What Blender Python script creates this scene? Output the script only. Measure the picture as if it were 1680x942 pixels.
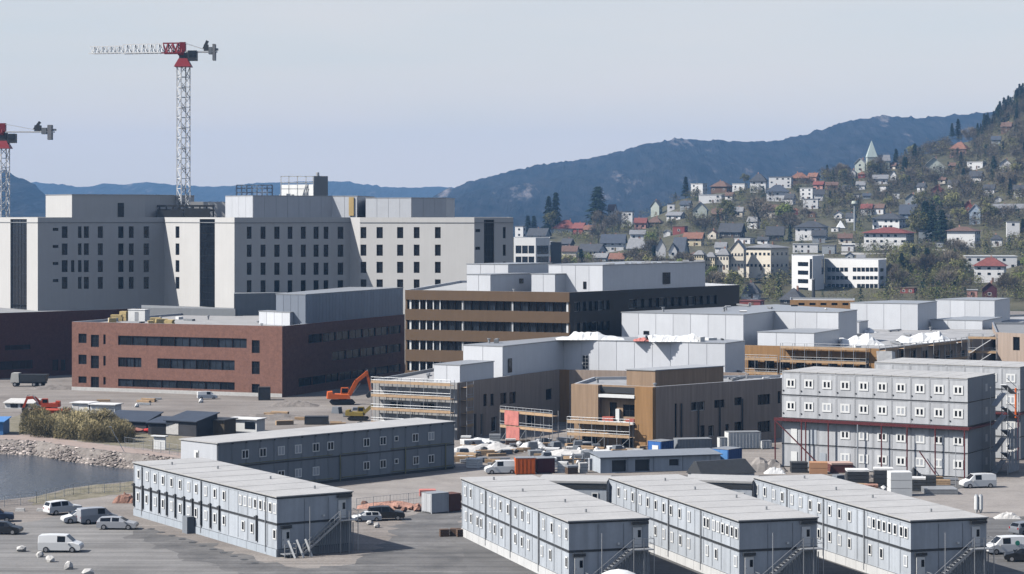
import bpy, math, random
from mathutils import Vector, noise as mnoise
from mathutils.geometry import tessellate_polygon

for _o in list(bpy.data.objects):
    bpy.data.objects.remove(_o)
sc = bpy.context.scene
COL = sc.collection
R = math.radians
rnd = random.Random(7)

# ---------------------------------------------------------------- camera, sky, sun, exposure
F, CAMH, YH = 3700.0, 38.0, 352.0          # focal length in photo pixels, eye height, horizon row
cam_d = bpy.data.cameras.new('camera')
cam = bpy.data.objects.new('camera', cam_d)
COL.objects.link(cam)
cam.location = (0, 0, CAMH)
cam.rotation_euler = (R(90), 0, 0)
cam_d.sensor_width = 36
cam_d.lens = 36 * F / 1680
cam_d.shift_y = -(471 - YH) / 1680
cam_d.clip_start = 1
cam_d.clip_end = 60000
sc.camera = cam

SUN_EL, SUN_AZ = R(43), R(14)              # azimuth: swing from due left towards the camera
sdir = Vector((-math.cos(SUN_AZ) * math.cos(SUN_EL), -math.sin(SUN_AZ) * math.cos(SUN_EL), math.sin(SUN_EL)))
sun_d = bpy.data.lights.new('sun', 'SUN')
sun_d.energy = 5.0
sun_d.angle = R(0.5)
sun_d.color = (1.0, 0.965, 0.915)
sun = bpy.data.objects.new('sun', sun_d)
COL.objects.link(sun)
sun.rotation_euler = sdir.to_track_quat('Z', 'Y').to_euler()

world = bpy.data.worlds.new('World')
sc.world = world
world.use_nodes = True
wn, wl = world.node_tree.nodes, world.node_tree.links
bg = wn['Background']
sky = wn.new('ShaderNodeTexSky')
sky.sky_type = 'NISHITA'
sky.sun_disc = False
sky.sun_elevation = SUN_EL
sky.sun_rotation = math.atan2(sdir.x, sdir.y)
sky.air_density = 1.0
sky.dust_density = 0.6
sky.ozone_density = 2.0
# thin high veil of cloud: optical depth grows towards the horizon, faintly streaky
tcd = wn.new('ShaderNodeTexCoord')
sep = wn.new('ShaderNodeSeparateXYZ')
wl.new(tcd.outputs['Generated'], sep.inputs['Vector'])
zc_ = wn.new('ShaderNodeMath'); zc_.operation = 'MAXIMUM'; zc_.inputs[1].default_value = 0.035
wl.new(sep.outputs['Z'], zc_.inputs[0])
vmap = wn.new('ShaderNodeMapping'); vmap.inputs['Scale'].default_value = (3, 3, 22)
wl.new(tcd.outputs['Generated'], vmap.inputs['Vector'])
vno = wn.new('ShaderNodeTexNoise'); vno.inputs['Scale'].default_value = 1.6; vno.inputs['Detail'].default_value = 5
wl.new(vmap.outputs['Vector'], vno.inputs['Vector'])
tau = wn.new('ShaderNodeMapRange'); tau.inputs['From Min'].default_value = 0.3; tau.inputs['From Max'].default_value = 0.7
tau.inputs['To Min'].default_value = -0.055; tau.inputs['To Max'].default_value = -0.100
wl.new(vno.outputs['Fac'], tau.inputs['Value'])
dv = wn.new('ShaderNodeMath'); dv.operation = 'DIVIDE'
wl.new(tau.outputs['Result'], dv.inputs[0]); wl.new(zc_.outputs[0], dv.inputs[1])
ex = wn.new('ShaderNodeMath'); ex.operation = 'EXPONENT'
wl.new(dv.outputs[0], ex.inputs[0])
vmix = wn.new('ShaderNodeMix'); vmix.data_type = 'RGBA'
wl.new(ex.outputs[0], vmix.inputs['Factor'])
vmix.inputs['A'].default_value = (7.2, 6.4, 5.75, 1)
wl.new(sky.outputs['Color'], vmix.inputs['B'])
wl.new(vmix.outputs['Result'], bg.inputs['Color'])
bg.inputs['Strength'].default_value = 0.108

vs = sc.view_settings
vs.view_transform = 'Standard'
vs.look = 'None'
vs.exposure = 0.33
vs.gamma = 1.0
vs.use_curve_mapping = False
cy = sc.cycles
cy.max_bounces = 5
cy.diffuse_bounces = 0
cy.glossy_bounces = 2
cy.transmission_bounces = 2
cy.volume_bounces = 0
cy.transparent_max_bounces = 6
cy.use_denoising = True

# ---------------------------------------------------------------- helpers: photo geometry to world
def at(x, D):
    return ((x - 840.0) / F * D, D)
def zat(y, D):
    return CAMH - (y - YH) / F * D
def gd(y, z=0.0):
    return F * (CAMH - z) / (y - YH)
def G(x, y, z=0.0):
    D = gd(y, z)
    X, Y = at(x, D)
    return (X, Y, z)
def run(p, d, x):
    """follow direction d from p until column x"""
    k = (x - 840.0) / F
    L = (k * p[1] - p[0]) / (d[0] - k * d[1])
    return (p[0] + d[0] * L, p[1] + d[1] * L)

# ---------------------------------------------------------------- materials
MATS = {}
def mat(name, rgb, rough=0.75, var=0.10, scale=0.5, bump=0.0, bscale=4.0, metal=0.0, spec=0.3,
        streak=0.0, rgb2=None, objrand=0.0, stretch=None, fine=0.0, bdist=0.2, tracks=0.0):
    if name in MATS:
        return MATS[name]
    m = bpy.data.materials.new(name)
    m.use_nodes = True
    nt = m.node_tree
    N, L = nt.nodes, nt.links
    b = N['Principled BSDF']
    b.inputs['Roughness'].default_value = rough
    b.inputs['Metallic'].default_value = metal
    b.inputs['Specular IOR Level'].default_value = spec
    geo = N.new('ShaderNodeNewGeometry')
    src = geo.outputs['Position']
    if stretch:
        mp = N.new('ShaderNodeMapping')
        mp.inputs['Scale'].default_value = stretch
        L.new(src, mp.inputs['Vector'])
        src = mp.outputs['Vector']
    nz = N.new('ShaderNodeTexNoise')
    nz.inputs['Scale'].default_value = scale
    nz.inputs['Detail'].default_value = 6
    nz.inputs['Roughness'].default_value = 0.65
    L.new(src, nz.inputs['Vector'])
    cr = N.new('ShaderNodeMapRange')
    cr.inputs['From Min'].default_value = 0.28
    cr.inputs['From Max'].default_value = 0.72
    L.new(nz.outputs['Fac'], cr.inputs['Value'])
    mix = N.new('ShaderNodeMix')
    mix.data_type = 'RGBA'
    lo = [max(0, c * (1 - var)) for c in rgb]
    hi = [min(1, c * (1 + var)) for c in rgb]
    if rgb2:
        lo, hi = list(rgb), list(rgb2)
    mix.inputs['A'].default_value = (*lo, 1)
    mix.inputs['B'].default_value = (*hi, 1)
    L.new(cr.outputs['Result'], mix.inputs['Factor'])
    out = mix.outputs['Result']
    def mult(out, fac_socket, lo_, hi_):
        mr = N.new('ShaderNodeMapRange')
        mr.inputs['From Min'].default_value = 0.3
        mr.inputs['From Max'].default_value = 0.7
        mr.inputs['To Min'].default_value = lo_
        mr.inputs['To Max'].default_value = hi_
        L.new(fac_socket, mr.inputs['Value'])
        mm = N.new('ShaderNodeMix')
        mm.data_type = 'RGBA'
        mm.blend_type = 'MULTIPLY'
        mm.inputs['Factor'].default_value = 1
        L.new(out, mm.inputs['A'])
        L.new(mr.outputs['Result'], mm.inputs['B'])
        return mm.outputs['Result']
    if streak:
        mp = N.new('ShaderNodeMapping')
        mp.inputs['Scale'].default_value = (1.6, 1.6, 0.07)
        L.new(geo.outputs['Position'], mp.inputs['Vector'])
        n2 = N.new('ShaderNodeTexNoise')
        n2.inputs['Scale'].default_value = 1.0
        n2.inputs['Detail'].default_value = 4
        L.new(mp.outputs['Vector'], n2.inputs['Vector'])
        out = mult(out, n2.outputs['Fac'], 1 - streak, 1.0)
    if fine:
        n3 = N.new('ShaderNodeTexNoise')
        n3.inputs['Scale'].default_value = 3.0
        n3.inputs['Detail'].default_value = 5
        L.new(geo.outputs['Position'], n3.inputs['Vector'])
        out = mult(out, n3.outputs['Fac'], 1 - fine, 1 + fine * 0.6)
    if tracks:
        for ang, sc_ in ((0.35, (0.035, 0.9, 1)), (-0.5, (0.03, 0.7, 1))):
            mp = N.new('ShaderNodeMapping')
            mp.inputs['Rotation'].default_value = (0, 0, ang)
            mp.inputs['Scale'].default_value = sc_
            L.new(geo.outputs['Position'], mp.inputs['Vector'])
            n4 = N.new('ShaderNodeTexNoise')
            n4.inputs['Scale'].default_value = 1.0
            n4.inputs['Detail'].default_value = 6
            n4.inputs['Distortion'].default_value = 0.6
            L.new(mp.outputs['Vector'], n4.inputs['Vector'])
            out = mult(out, n4.outputs['Fac'], 1 - tracks, 1 + tracks * .5)
    if objrand:
        oi = N.new('ShaderNodeObjectInfo')
        out = mult(out, oi.outputs['Random'], 1 - objrand, 1 + objrand * 0.6)
    L.new(out, b.inputs['Base Color'])
    if bump:
        nb = N.new('ShaderNodeTexNoise')
        nb.inputs['Scale'].default_value = bscale
        nb.inputs['Detail'].default_value = 5
        L.new(src, nb.inputs['Vector'])
        bp = N.new('ShaderNodeBump')
        bp.inputs['Strength'].default_value = bump
        bp.inputs['Distance'].default_value = bdist
        L.new(nb.outputs['Fac'], bp.inputs['Height'])
        L.new(bp.outputs['Normal'], b.inputs['Normal'])
    MATS[name] = m
    return m

M_GLASS = mat('window glass', (0.010, 0.012, 0.016), rough=0.12, var=0.3, spec=0.22, scale=0.3)
M_GLASSB = mat('bluish window glass', (0.022, 0.030, 0.042), rough=0.12, var=0.6, spec=0.28, scale=0.4)
M_WHITE = mat('white paint', (0.78, 0.78, 0.76), rough=0.5, var=0.05, streak=0.06)
M_OFFWHITE = mat('off white sheet', (0.72, 0.71, 0.69), rough=0.7, var=0.10, bump=0.4, bscale=1.5)
M_DKFRAME = mat('dark frame', (0.02, 0.021, 0.024), rough=0.5)
M_PLASTER = mat('cream plaster', (0.55, 0.54, 0.522), rough=0.85, var=0.03, streak=0.05, scale=0.2)
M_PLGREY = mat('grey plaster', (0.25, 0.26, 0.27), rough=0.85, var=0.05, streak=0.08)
M_PANEL = mat('pale metal panel', (0.72, 0.735, 0.76), rough=0.45, var=0.035, streak=0.05, spec=0.4, objrand=0.05)
M_PANELB = mat('penthouse sheet', (0.55, 0.565, 0.59), rough=0.5, var=0.04, streak=0.06)
M_BRICK = mat('red brick', (0.25, 0.127, 0.094), rough=0.9, var=0.16, scale=1.2, fine=0.16, streak=0.06)
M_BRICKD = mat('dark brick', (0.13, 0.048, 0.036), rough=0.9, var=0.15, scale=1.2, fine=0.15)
M_BROWN = mat('bronze cladding', (0.14, 0.09, 0.052), rough=0.6, var=0.06, scale=0.6, streak=0.08)
M_BROWNSHADE = mat('shade darkened bronze cladding', (0.020, 0.016, 0.015), rough=0.6, var=0.1)  # bronze cladding of the unlit office sides, their shade put into the colour
M_ROOFGR = mat('grey roofing felt', (0.30, 0.30, 0.30), rough=0.9, var=0.2, scale=0.25)
M_ROOFLT = mat('light membrane roof', (0.44, 0.43, 0.415), rough=0.8, var=0.10, scale=0.25, fine=0.08)
M_TIMBER = mat('pale timber boards', (0.36, 0.25, 0.165), rough=0.85, var=0.2, scale=1.0, stretch=(2.2, 2.2, 0.12), streak=0.1)
M_TIMBERD = mat('grey brown timber boards', (0.40, 0.315, 0.255), rough=0.85, var=0.18, scale=1.0, stretch=(2.2, 2.2, 0.12), streak=0.1)
M_TIMBERO = mat('orange timber boards', (0.33, 0.19, 0.085), rough=0.85, var=0.2, scale=1.0, stretch=(2.2, 2.2, 0.12))
M_CONT = mat('blue grey container', (0.495, 0.53, 0.57), rough=0.55, var=0.06, streak=0.2, objrand=0.06, fine=0.04)
M_CONTW = mat('pale grey container', (0.55, 0.56, 0.575), rough=0.55, var=0.06, streak=0.22, objrand=0.06, fine=0.04)
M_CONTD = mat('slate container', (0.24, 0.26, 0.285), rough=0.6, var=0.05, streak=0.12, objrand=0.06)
M_STEEL = mat('galvanised steel', (0.36, 0.37, 0.38), rough=0.45, metal=0.3, var=0.12, scale=2)
M_DKSTEEL = mat('dark steel', (0.05, 0.052, 0.055), rough=0.5, var=0.15, scale=2)
M_REDST = mat('red oxide steel', (0.105, 0.022, 0.024), rough=0.6, var=0.15, scale=2)
M_CRANEW = mat('crane white', (0.72, 0.72, 0.71), rough=0.5, var=0.05)
M_CRANER = mat('crane red', (0.22, 0.018, 0.024), rough=0.5, var=0.08)
M_PLANK = mat('scaffold plank', (0.48, 0.33, 0.20), rough=0.85, var=0.2, scale=1.5)
M_PINK = mat('pink mesh sheet', (0.55, 0.20, 0.17), rough=0.8, var=0.2, scale=1.0)
M_YELLOW = mat('yellow insulation', (0.62, 0.47, 0.22), rough=0.8, var=0.2, scale=2)
M_BLUE = mat('blue container', (0.035, 0.10, 0.30), rough=0.5, var=0.08, streak=0.12)
M_LBLUE = mat('light blue container', (0.10, 0.26, 0.55), rough=0.5, var=0.08, streak=0.12)
M_ORANGE = mat('orange paint', (0.72, 0.145, 0.028), rough=0.5, var=0.08, scale=1.5)
M_ORED = mat('orange red paint', (0.50, 0.065, 0.022), rough=0.5, var=0.1, scale=1.5)
M_REDP = mat('red plastic', (0.50, 0.03, 0.025), rough=0.5)
M_YELM = mat('machine yellow', (0.26, 0.19, 0.04), rough=0.5, var=0.1)
M_TYRE = mat('tyre rubber', (0.018, 0.018, 0.018), rough=0.85)
M_RIM = mat('wheel rim', (0.35, 0.35, 0.36), rough=0.35, metal=0.6)
M_LAMP = mat('headlight glass', (0.6, 0.6, 0.6), rough=0.15)
M_TAIL = mat('tail light', (0.30, 0.01, 0.01), rough=0.25)
M_CONCR = mat('pale concrete', (0.56, 0.54, 0.51), rough=0.9, var=0.12, scale=1.5, bump=0.3)
M_STONE = mat('riprap stone', (0.28, 0.24, 0.22), rgb2=(0.62, 0.53, 0.47), rough=0.95, scale=0.35, objrand=0.45, bump=0.5, bscale=3)
M_DIRT = mat('dirt', (0.22, 0.195, 0.175), rough=0.95, var=0.25, scale=0.5, bump=0.6, bscale=2, fine=0.2)
M_RUBBLE = mat('pink rubble', (0.36, 0.20, 0.15), rough=0.95, var=0.3, scale=1.5, bump=0.8, bscale=3, objrand=0.3)
M_BARK = mat('bark', (0.09, 0.075, 0.062), rough=0.95, var=0.2, scale=2)
M_ASPH = mat('asphalt', (0.155, 0.15, 0.145), rough=0.9, var=0.3, scale=0.12, fine=0.12, tracks=0.22)

# ---------------------------------------------------------------- mesh builder
class MB:
    def __init__(self):
        self.v, self.f, self.m = [], [], []
    def face(self, pts, mi=0):
        i = len(self.v)
        self.v += [tuple(p) for p in pts]
        self.f.append(tuple(range(i, i + len(pts))))
        self.m.append(mi)
    def hexa(self, b, t, mi=0):
        i = len(self.v)
        self.v += [tuple(p) for p in b] + [tuple(p) for p in t]
        n = len(b)
        self.f.append(tuple(i + k for k in reversed(range(n))))
        self.f.append(tuple(i + n + k for k in range(n)))
        for k in range(n):
            self.f.append((i + k, i + (k + 1) % n, i + n + (k + 1) % n, i + n + k))
        self.m += [mi] * (n + 2)
    def box(self, x0, x1, y0, y1, z0, z1, mi=0):
        self.hexa([(x0, y0, z0), (x1, y0, z0), (x1, y1, z0), (x0, y1, z0)],
                  [(x0, y0, z1), (x1, y0, z1), (x1, y1, z1), (x0, y1, z1)], mi)
    def prism(self, poly, z0, z1, mi=0):
        self.hexa([(p[0], p[1], z0) for p in poly], [(p[0], p[1], z1) for p in poly], mi)
    def bar(self, a, b, w, h=None, mi=0):
        a, b = Vector(a), Vector(b)
        d = b - a
        if d.length < 1e-6:
            return
        d.normalize()
        up = Vector((0, 0, 1)) if abs(d.z) < 0.95 else Vector((1, 0, 0))
        s = d.cross(up).normalized() * (w / 2)
        u = s.cross(d).normalized() * ((h or w) / 2)
        self.hexa([a - s - u, a + s - u, a + s + u, a - s + u],
                  [b - s - u, b + s - u, b + s + u, b - s + u], mi)
    def cyl(self, a, b, r0, r1=None, n=10, mi=0):
        a, b = Vector(a), Vector(b)
        r1 = r0 if r1 is None else r1
        d = (b - a).normalized()
        up = Vector((0, 0, 1)) if abs(d.z) < 0.95 else Vector((1, 0, 0))
        s = d.cross(up).normalized()
        u = s.cross(d)
        A, B = [], []
        for k in range(n):
            t = 2 * math.pi * k / n
            o = s * math.cos(t) + u * math.sin(t)
            A.append(a + o * r0)
            B.append(b + o * r1)
        self.hexa(A, B, mi)
    def mesh(self, name, mats):
        me = bpy.data.meshes.new(name)
        me.from_pydata(self.v, [], self.f)
        for m in (mats if isinstance(mats, (list, tuple)) else [mats]):
            me.materials.append(m)
        if any(self.m):
            me.polygons.foreach_set('material_index', self.m)
        me.update()
        return me
    def build(self, name, mats, parent=None, off=None, loc=None, rz=0.0):
        if off is not None:
            self.v = [(p[0] - off[0], p[1] - off[1], p[2] - off[2]) for p in self.v]
        return link(name, self.mesh(name, mats), parent, loc, rz)

def link(name, me, parent=None, loc=None, rz=0.0):
    o = bpy.data.objects.new(name, me)
    COL.objects.link(o)
    if parent is not None:
        o.parent = parent
    if loc is not None:
        o.location = loc
    if rz:
        o.rotation_euler = (0, 0, rz)
    return o
def tag(o, label, cat, group=None):
    o['label'] = label
    o['category'] = cat
    if group:
        o['group'] = group
    return o
def thing(name, label, cat, loc=(0, 0, 0), rz=0.0, group=None):
    return tag(link(name, None, None, loc, rz), label, cat, group)
def struct(o, kind='structure'):
    o['kind'] = kind
    return o
def copy_tree(o, parent=None):
    c = o.copy()
    COL.objects.link(c)
    c.parent = parent
    for ch in o.children:
        copy_tree(ch, c)
    return c
def place(proto, used, loc, rz, label, group=None, scale=None):
    """first use takes the prototype, later uses copy it"""
    o = proto if not used[0] else copy_tree(proto)
    used[0] = True
    o.location = loc
    o.rotation_euler = (0, 0, rz)
    o['label'] = label
    if group:
        o['group'] = group
    if scale:
        o.scale = scale
    return o
def v2(a, b):
    d = (b[0] - a[0], b[1] - a[1])
    L = math.hypot(*d)
    return (d[0] / L, d[1] / L), L

# ---------------------------------------------------------------- windows and walls
WINC = {}
def win_mesh(w, h, nx, nz, fm, gm, fw):
    key = (round(w, 2), round(h, 2), nx, nz, fm.name, gm.name, fw)
    if key not in WINC:
        a = MB()
        a.box(0, w, -0.02, 0.08, 0, fw)
        a.box(0, w, -0.02, 0.08, h - fw, h)
        a.box(0, fw, -0.02, 0.08, fw, h - fw)
        a.box(w - fw, w, -0.02, 0.08, fw, h - fw)
        for i in range(1, nx):
            x = w * i / nx
            a.box(x - fw * .4, x + fw * .4, -0.015, 0.07, fw, h - fw)
        for i in range(1, nz):
            z = h * i / nz
            a.box(fw, w - fw, -0.012, 0.068, z - fw * .4, z + fw * .4)
        p = MB()
        p.face([(0.01, 0.05, 0.01), (w - .01, 0.05, 0.01), (w - .01, 0.05, h - .01), (0.01, 0.05, h - .01)])
        WINC[key] = (a.mesh('window_frame', fm), p.mesh('pane', gm))
    return WINC[key]
def add_window(parent, p, d, n, depth, u0, u1, za, zb, off, fm=None, gm=None, nx=1, nz=1, fw=0.08, name='window', sub=True):
    fm = fm or M_DKFRAME
    gm = gm or M_GLASS
    fr, pa = win_mesh(u1 - u0, zb - za, nx, nz, fm, gm, fw)
    loc = (p[0] + d[0] * u0 - n[0] * depth - off[0], p[1] + d[1] * u0 - n[1] * depth - off[1], za - off[2])
    o = link(name, fr, parent, loc, math.atan2(d[1], d[0]))
    if sub:
        link('pane', pa, o)
    return o
def wall_mesh(mb, p0, p1, z0, z1, wins, depth):
    d, L = v2(p0, p1)
    n = (d[1], -d[0])
    us = sorted({0.0, L} | {round(c, 3) for w in wins for c in w[:2]})
    zs = sorted({z0, z1} | {round(c, 3) for w in wins for c in w[2:4]})
    def P(u, z, k=0.0):
        return (p0[0] + d[0] * u - n[0] * k, p0[1] + d[1] * u - n[1] * k, z)
    for i in range(len(us) - 1):
        run0 = None
        for j in range(len(zs) - 1):
            cu, cz = (us[i] + us[i + 1]) / 2, (zs[j] + zs[j + 1]) / 2
            hole = any(w[0] < cu < w[1] and w[2] < cz < w[3] for w in wins)
            if not hole and run0 is None:
                run0 = zs[j]
            last = j == len(zs) - 2
            if run0 is not None and (hole or last):
                top = zs[j] if hole else zs[j + 1]
                mb.face([P(us[i], run0), P(us[i + 1], run0), P(us[i + 1], top), P(us[i], top)])
                run0 = None
    for w in wins:
        a, b, c, e = w[:4]
        k = depth
        mb.face([P(a, c), P(b, c), P(b, c, k), P(a, c, k)])
        mb.face([P(a, e, k), P(b, e, k), P(b, e), P(a, e)])
        mb.face([P(a, c), P(a, c, k), P(a, e, k), P(a, e)])
        mb.face([P(b, c, k), P(b, c), P(b, e), P(b, e, k)])
    return d, n, L
def uof(p0, p1, x):
    d, L = v2(p0, p1)
    q = run(p0, d, x)
    return (q[0] - p0[0]) * d[0] + (q[1] - p0[1]) * d[1], q[1]
def pxwin(p0, p1, x0, x1, y0, y1, **k):
    """window rectangle given by photo rows and columns on the wall p0-p1"""
    u0, D0 = uof(p0, p1, x0)
    u1, D1 = uof(p0, p1, x1)
    return dict(u0=u0, u1=u1, z0=zat(y1, (D0 + D1) / 2), z1=zat(y0, (D0 + D1) / 2), **k)
def inset(poly, k):
    out = []
    n = len(poly)
    for i in range(n):
        a, b, c = poly[i - 1], poly[i], poly[(i + 1) % n]
        d1, _ = v2(a, b)
        d2, _ = v2(b, c)
        n1, n2 = (-d1[1], d1[0]), (-d2[1], d2[0])
        den = 1 + n1[0] * n2[0] + n1[1] * n2[1]
        out.append((b[0] + (n1[0] + n2[0]) / den * k, b[1] + (n1[1] + n2[1]) / den * k))
    return out
def poly_face(mb, poly, z, mi=0):
    tr = tessellate_polygon([[Vector((p[0], p[1], 0)) for p in poly]])
    i = len(mb.v)
    mb.v += [(p[0], p[1], z) for p in poly]
    for t in tr:
        a, b, c = [Vector((*poly[k], 0)) for k in t]
        if (b - a).cross(c - a).z < 0:
            t = (t[0], t[2], t[1])
        mb.f.append(tuple(i + k for k in t))
        mb.m.append(mi)
def shell(root, off, foot, z0, z1, wmats, wins=None, roofm=None, par=0.5, parw=0.35, depth=0.25, pre='wall', capm=None):
    """walls (one part per side), coping and roof; wins = {edge: [window dict]}"""
    wins = wins or {}
    n = len(foot)
    walls = []
    for i in range(n):
        p0, p1 = foot[i], foot[(i + 1) % n]
        wm = wmats[i] if isinstance(wmats, (list, tuple)) else wmats
        wl_ = wins.get(i, [])
        mb = MB()
        d, nn, L = wall_mesh(mb, p0, p1, z0, z1, [(w['u0'], w['u1'], w['z0'], w['z1']) for w in wl_], depth)
        wo = mb.build(pre, wm, root, off)
        walls.append(wo)
        for w in wl_:
            add_window(root, p0, d, nn, depth, w['u0'], w['u1'], w['z0'], w['z1'], off, w.get('fm'), w.get('gm'),
                       w.get('nx', 1), w.get('nz', 1), w.get('fw', 0.08), w.get('name', 'window'))
    inn = inset(foot, parw)
    mb = MB()
    for i in range(n):
        j = (i + 1) % n
        mb.face([(*foot[i], z1), (*foot[j], z1), (*inn[j], z1), (*inn[i], z1)])
        mb.face([(*inn[i], z1), (*inn[j], z1), (*inn[j], z1 - par), (*inn[i], z1 - par)])
    mb.build('coping', capm or M_STEEL, root, off)
    mb = MB()
    poly_face(mb, inn, z1 - par)
    mb.build('roof', roofm or M_ROOFGR, root, off)
    return walls
def building(name, label, cat, foot, z0, z1, wmats, wins=None, group=None, **k):
    off = (foot[0][0], foot[0][1], 0.0)
    root = thing(name, label, cat, off, 0, group)
    shell(root, off, foot, z0, z1, wmats, wins, **k)
    return root, off
def penthouse(root, off, foot, z0, z1, m, panel=0.0, sides=(0, 1), wins=None, roofm=None, name='penthouse', pm=None, gap=0.07):
    """rooftop block with its own clad panels as sub-parts"""
    mb = MB()
    n = len(foot)
    for i in range(n):
        p0, p1 = foot[i], foot[(i + 1) % n]
        mb.face([(*p0, z0), (*p1, z0), (*p1, z1), (*p0, z1)])
    poly_face(mb, foot, z1)
    o = mb.build(name, [m], root, off)
    rb = MB()
    rb.prism(inset(foot, -0.12), z1 + 0.004, z1 + 0.16)
    rb.build('roof_edge', roofm or M_STEEL, o, off)
    if panel:
        for i in sides:
            p0, p1 = foot[i], foot[(i + 1) % n]
            d, L = v2(p0, p1)
            nn = (d[1], -d[0])
            k = max(1, round(L / panel))
            w = L / k
            pb = MB()
            pb.box(gap / 2, w - gap / 2, -0.06, 0.0, 0.05, z1 - z0 - 0.05)
            me = pb.mesh('panel', pm or m)
            for q in range(k):
                link('panel', me, o, (p0[0] + d[0] * w * q + nn[0] * .004 - off[0], p0[1] + d[1] * w * q + nn[1] * .004 - off[1], z0 - off[2]),
                     math.atan2(d[1], d[0]))
    for (i, w) in (wins or []):
        p0, p1 = foot[i], foot[(i + 1) % n]
        d, L = v2(p0, p1)
        nn = (d[1], -d[0])
        add_window(o, p0, d, nn, -0.12, w['u0'], w['u1'], w['z0'], w['z1'], off, w.get('fm'), w.get('gm'), w.get('nx', 1), w.get('nz', 1), name='louvre', sub=False)
        bk = MB()
        bk.box(0, w['u1'] - w['u0'], 0.0, 0.04, 0, w['z1'] - w['z0'])
        bk.build('louvre_back', w.get('gm') or M_GLASS, o, None,
                 (p0[0] + d[0] * w['u0'] + nn[0] * .115 - off[0], p0[1] + d[1] * w['u0'] + nn[1] * .115 - off[1], w['z0'] - off[2]), math.atan2(d[1], d[0]))
    return o

def inside(poly, x, y):
    c = False
    for (x0, y0), (x1, y1) in zip(poly, poly[1:] + poly[:1]):
        if (y0 > y) != (y1 > y) and x < (x1 - x0) * (y - y0) / (y1 - y0) + x0:
            c = not c
    return c
def roof_bits(root, off, foot, z, n, seed):
    """vents, hatches, ducts and rolls on a flat roof, each a part"""
    q = random.Random(seed)
    inn = inset(foot, 1.2)
    xs, ys = [p[0] for p in inn], [p[1] for p in inn]
    k = t = 0
    while k < n and t < 400:
        t += 1
        x, y = q.uniform(min(xs), max(xs)), q.uniform(min(ys), max(ys))
        if not inside(inn, x, y):
            continue
        mb = MB()
        c = q.randrange(4)
        if c == 0:
            mb.cyl((0, 0, 0), (0, 0, q.uniform(.5, 1.0)), .22, n=8); mb.cyl((0, 0, .7), (0, 0, .85), .36, n=8); nm, m = 'roof_vent', M_STEEL
        elif c == 1:
            a, b = q.uniform(.5, 1.3), q.uniform(.4, .9); mb.box(-a, a, -b, b, 0, q.uniform(.4, 1.0)); nm, m = 'roof_unit', q.choice((M_PANELB, M_PLGREY, M_WHITE))
        elif c == 2:
            a = q.uniform(1.5, 4); mb.box(-a, a, -.2, .2, .12, .45); mb.box(-a * .7, -a * .6, -.15, .15, 0, .12); mb.box(a * .6, a * .7, -.15, .15, 0, .12); nm, m = 'duct', M_STEEL
        else:
            mb.cyl((-.7, 0, .16), (.7, 0, .16), .16, n=8); nm, m = 'felt_roll', q.choice((M_OFFWHITE, M_DKSTEEL))
        mb.build(nm, m, root, None, (x - off[0], y - off[1], z + .004 - off[2]), q.uniform(0, 3.1))
        k += 1
# ================================================================ THE SETTING
def lerp_pts(pts, x):
    if x <= pts[0][0]:
        return pts[0][1]
    for (a, b), (c, d) in zip(pts, pts[1:]):
        if x <= c:
            t = (x - a) / (c - a)
            t = t * t * (3 - 2 * t) * .5 + t * .5
            return b + (d - b) * t
    return pts[-1][1]
def fbm(x, y, o=4, s=0.0):
    v, a, t = 0.0, 1.0, 0.0
    for k in range(o):
        v += a * mnoise.noise(Vector((x, y, s + k * 7.3)))
        t += a
        x, y, a = x * 2.03, y * 2.03, a * 0.55
    return v / t

# --- ground sheet with the basin cut out of it
far_shore = [(-160, 716), (-60, 719), (0, 722), (60, 724), (130, 735), (200, 743), (290, 752), (330, 758)]
near_shore = [(345, 764), (300, 775), (225, 789), (160, 795), (112, 801), (62, 814), (0, 821), (-160, 832)]
hole = [G(x, y)[:2] for x, y in far_shore + near_shore]
BIG = 7950
outer = [(-BIG, -2000), (BIG, -2000), (BIG, BIG), (-BIG, BIG)]
m_ground = mat('gravel ground', (0.20, 0.172, 0.152), rgb2=(0.36, 0.325, 0.292), rough=0.95, scale=0.055, fine=0.2, tracks=0.2, bump=0.35, bscale=1.2)
g = MB()
ring = [Vector((*p, 0)) for p in outer], [Vector((*p, 0)) for p in hole]
allp = [p for r in ring for p in r]
g.v = [tuple(p) for p in allp]
for t in tessellate_polygon(ring):
    a, b, c = [allp[k] for k in t]
    if (b - a).cross(c - a).z < 0:
        t = (t[0], t[2], t[1])
    g.f.append(tuple(t)); g.m.append(0)
struct(g.build('ground', m_ground))

# --- basin: bank and water
WZ = -2.0
bank = MB()
n = len(hole)
cx = sum(p[0] for p in hole) / n
cyy = sum(p[1] for p in hole) / n
low = []
for i, p in enumerate(hole):
    k = 4.2 if i < len(far_shore) else 2.2
    dy = -k if i < len(far_shore) else k
    low.append((p[0], p[1] + dy))
for i in range(n):
    j = (i + 1) % n
    bank.face([(*hole[i], 0), (*hole[j], 0), (*low[j], -2.7), (*low[i], -2.7)])
struct(bank.build('bank', M_DIRT))
m_water = bpy.data.materials.new('basin water')
m_water.use_nodes = True
b_ = m_water.node_tree.nodes['Principled BSDF']
b_.inputs['Base Color'].default_value = (0.045, 0.058, 0.075, 1)
b_.inputs['Roughness'].default_value = 0.16
b_.inputs['IOR'].default_value = 1.33
_t = m_water.node_tree
_g = _t.nodes.new('ShaderNodeNewGeometry')
_n = _t.nodes.new('ShaderNodeTexNoise')
_n.inputs['Scale'].default_value = 1.1
_n.inputs['Detail'].default_value = 5
_b = _t.nodes.new('ShaderNodeBump')
_b.inputs['Strength'].default_value = 0.5
_b.inputs['Distance'].default_value = 0.25
_t.links.new(_g.outputs['Position'], _n.inputs['Vector'])
_t.links.new(_n.outputs['Fac'], _b.inputs['Height'])
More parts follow.
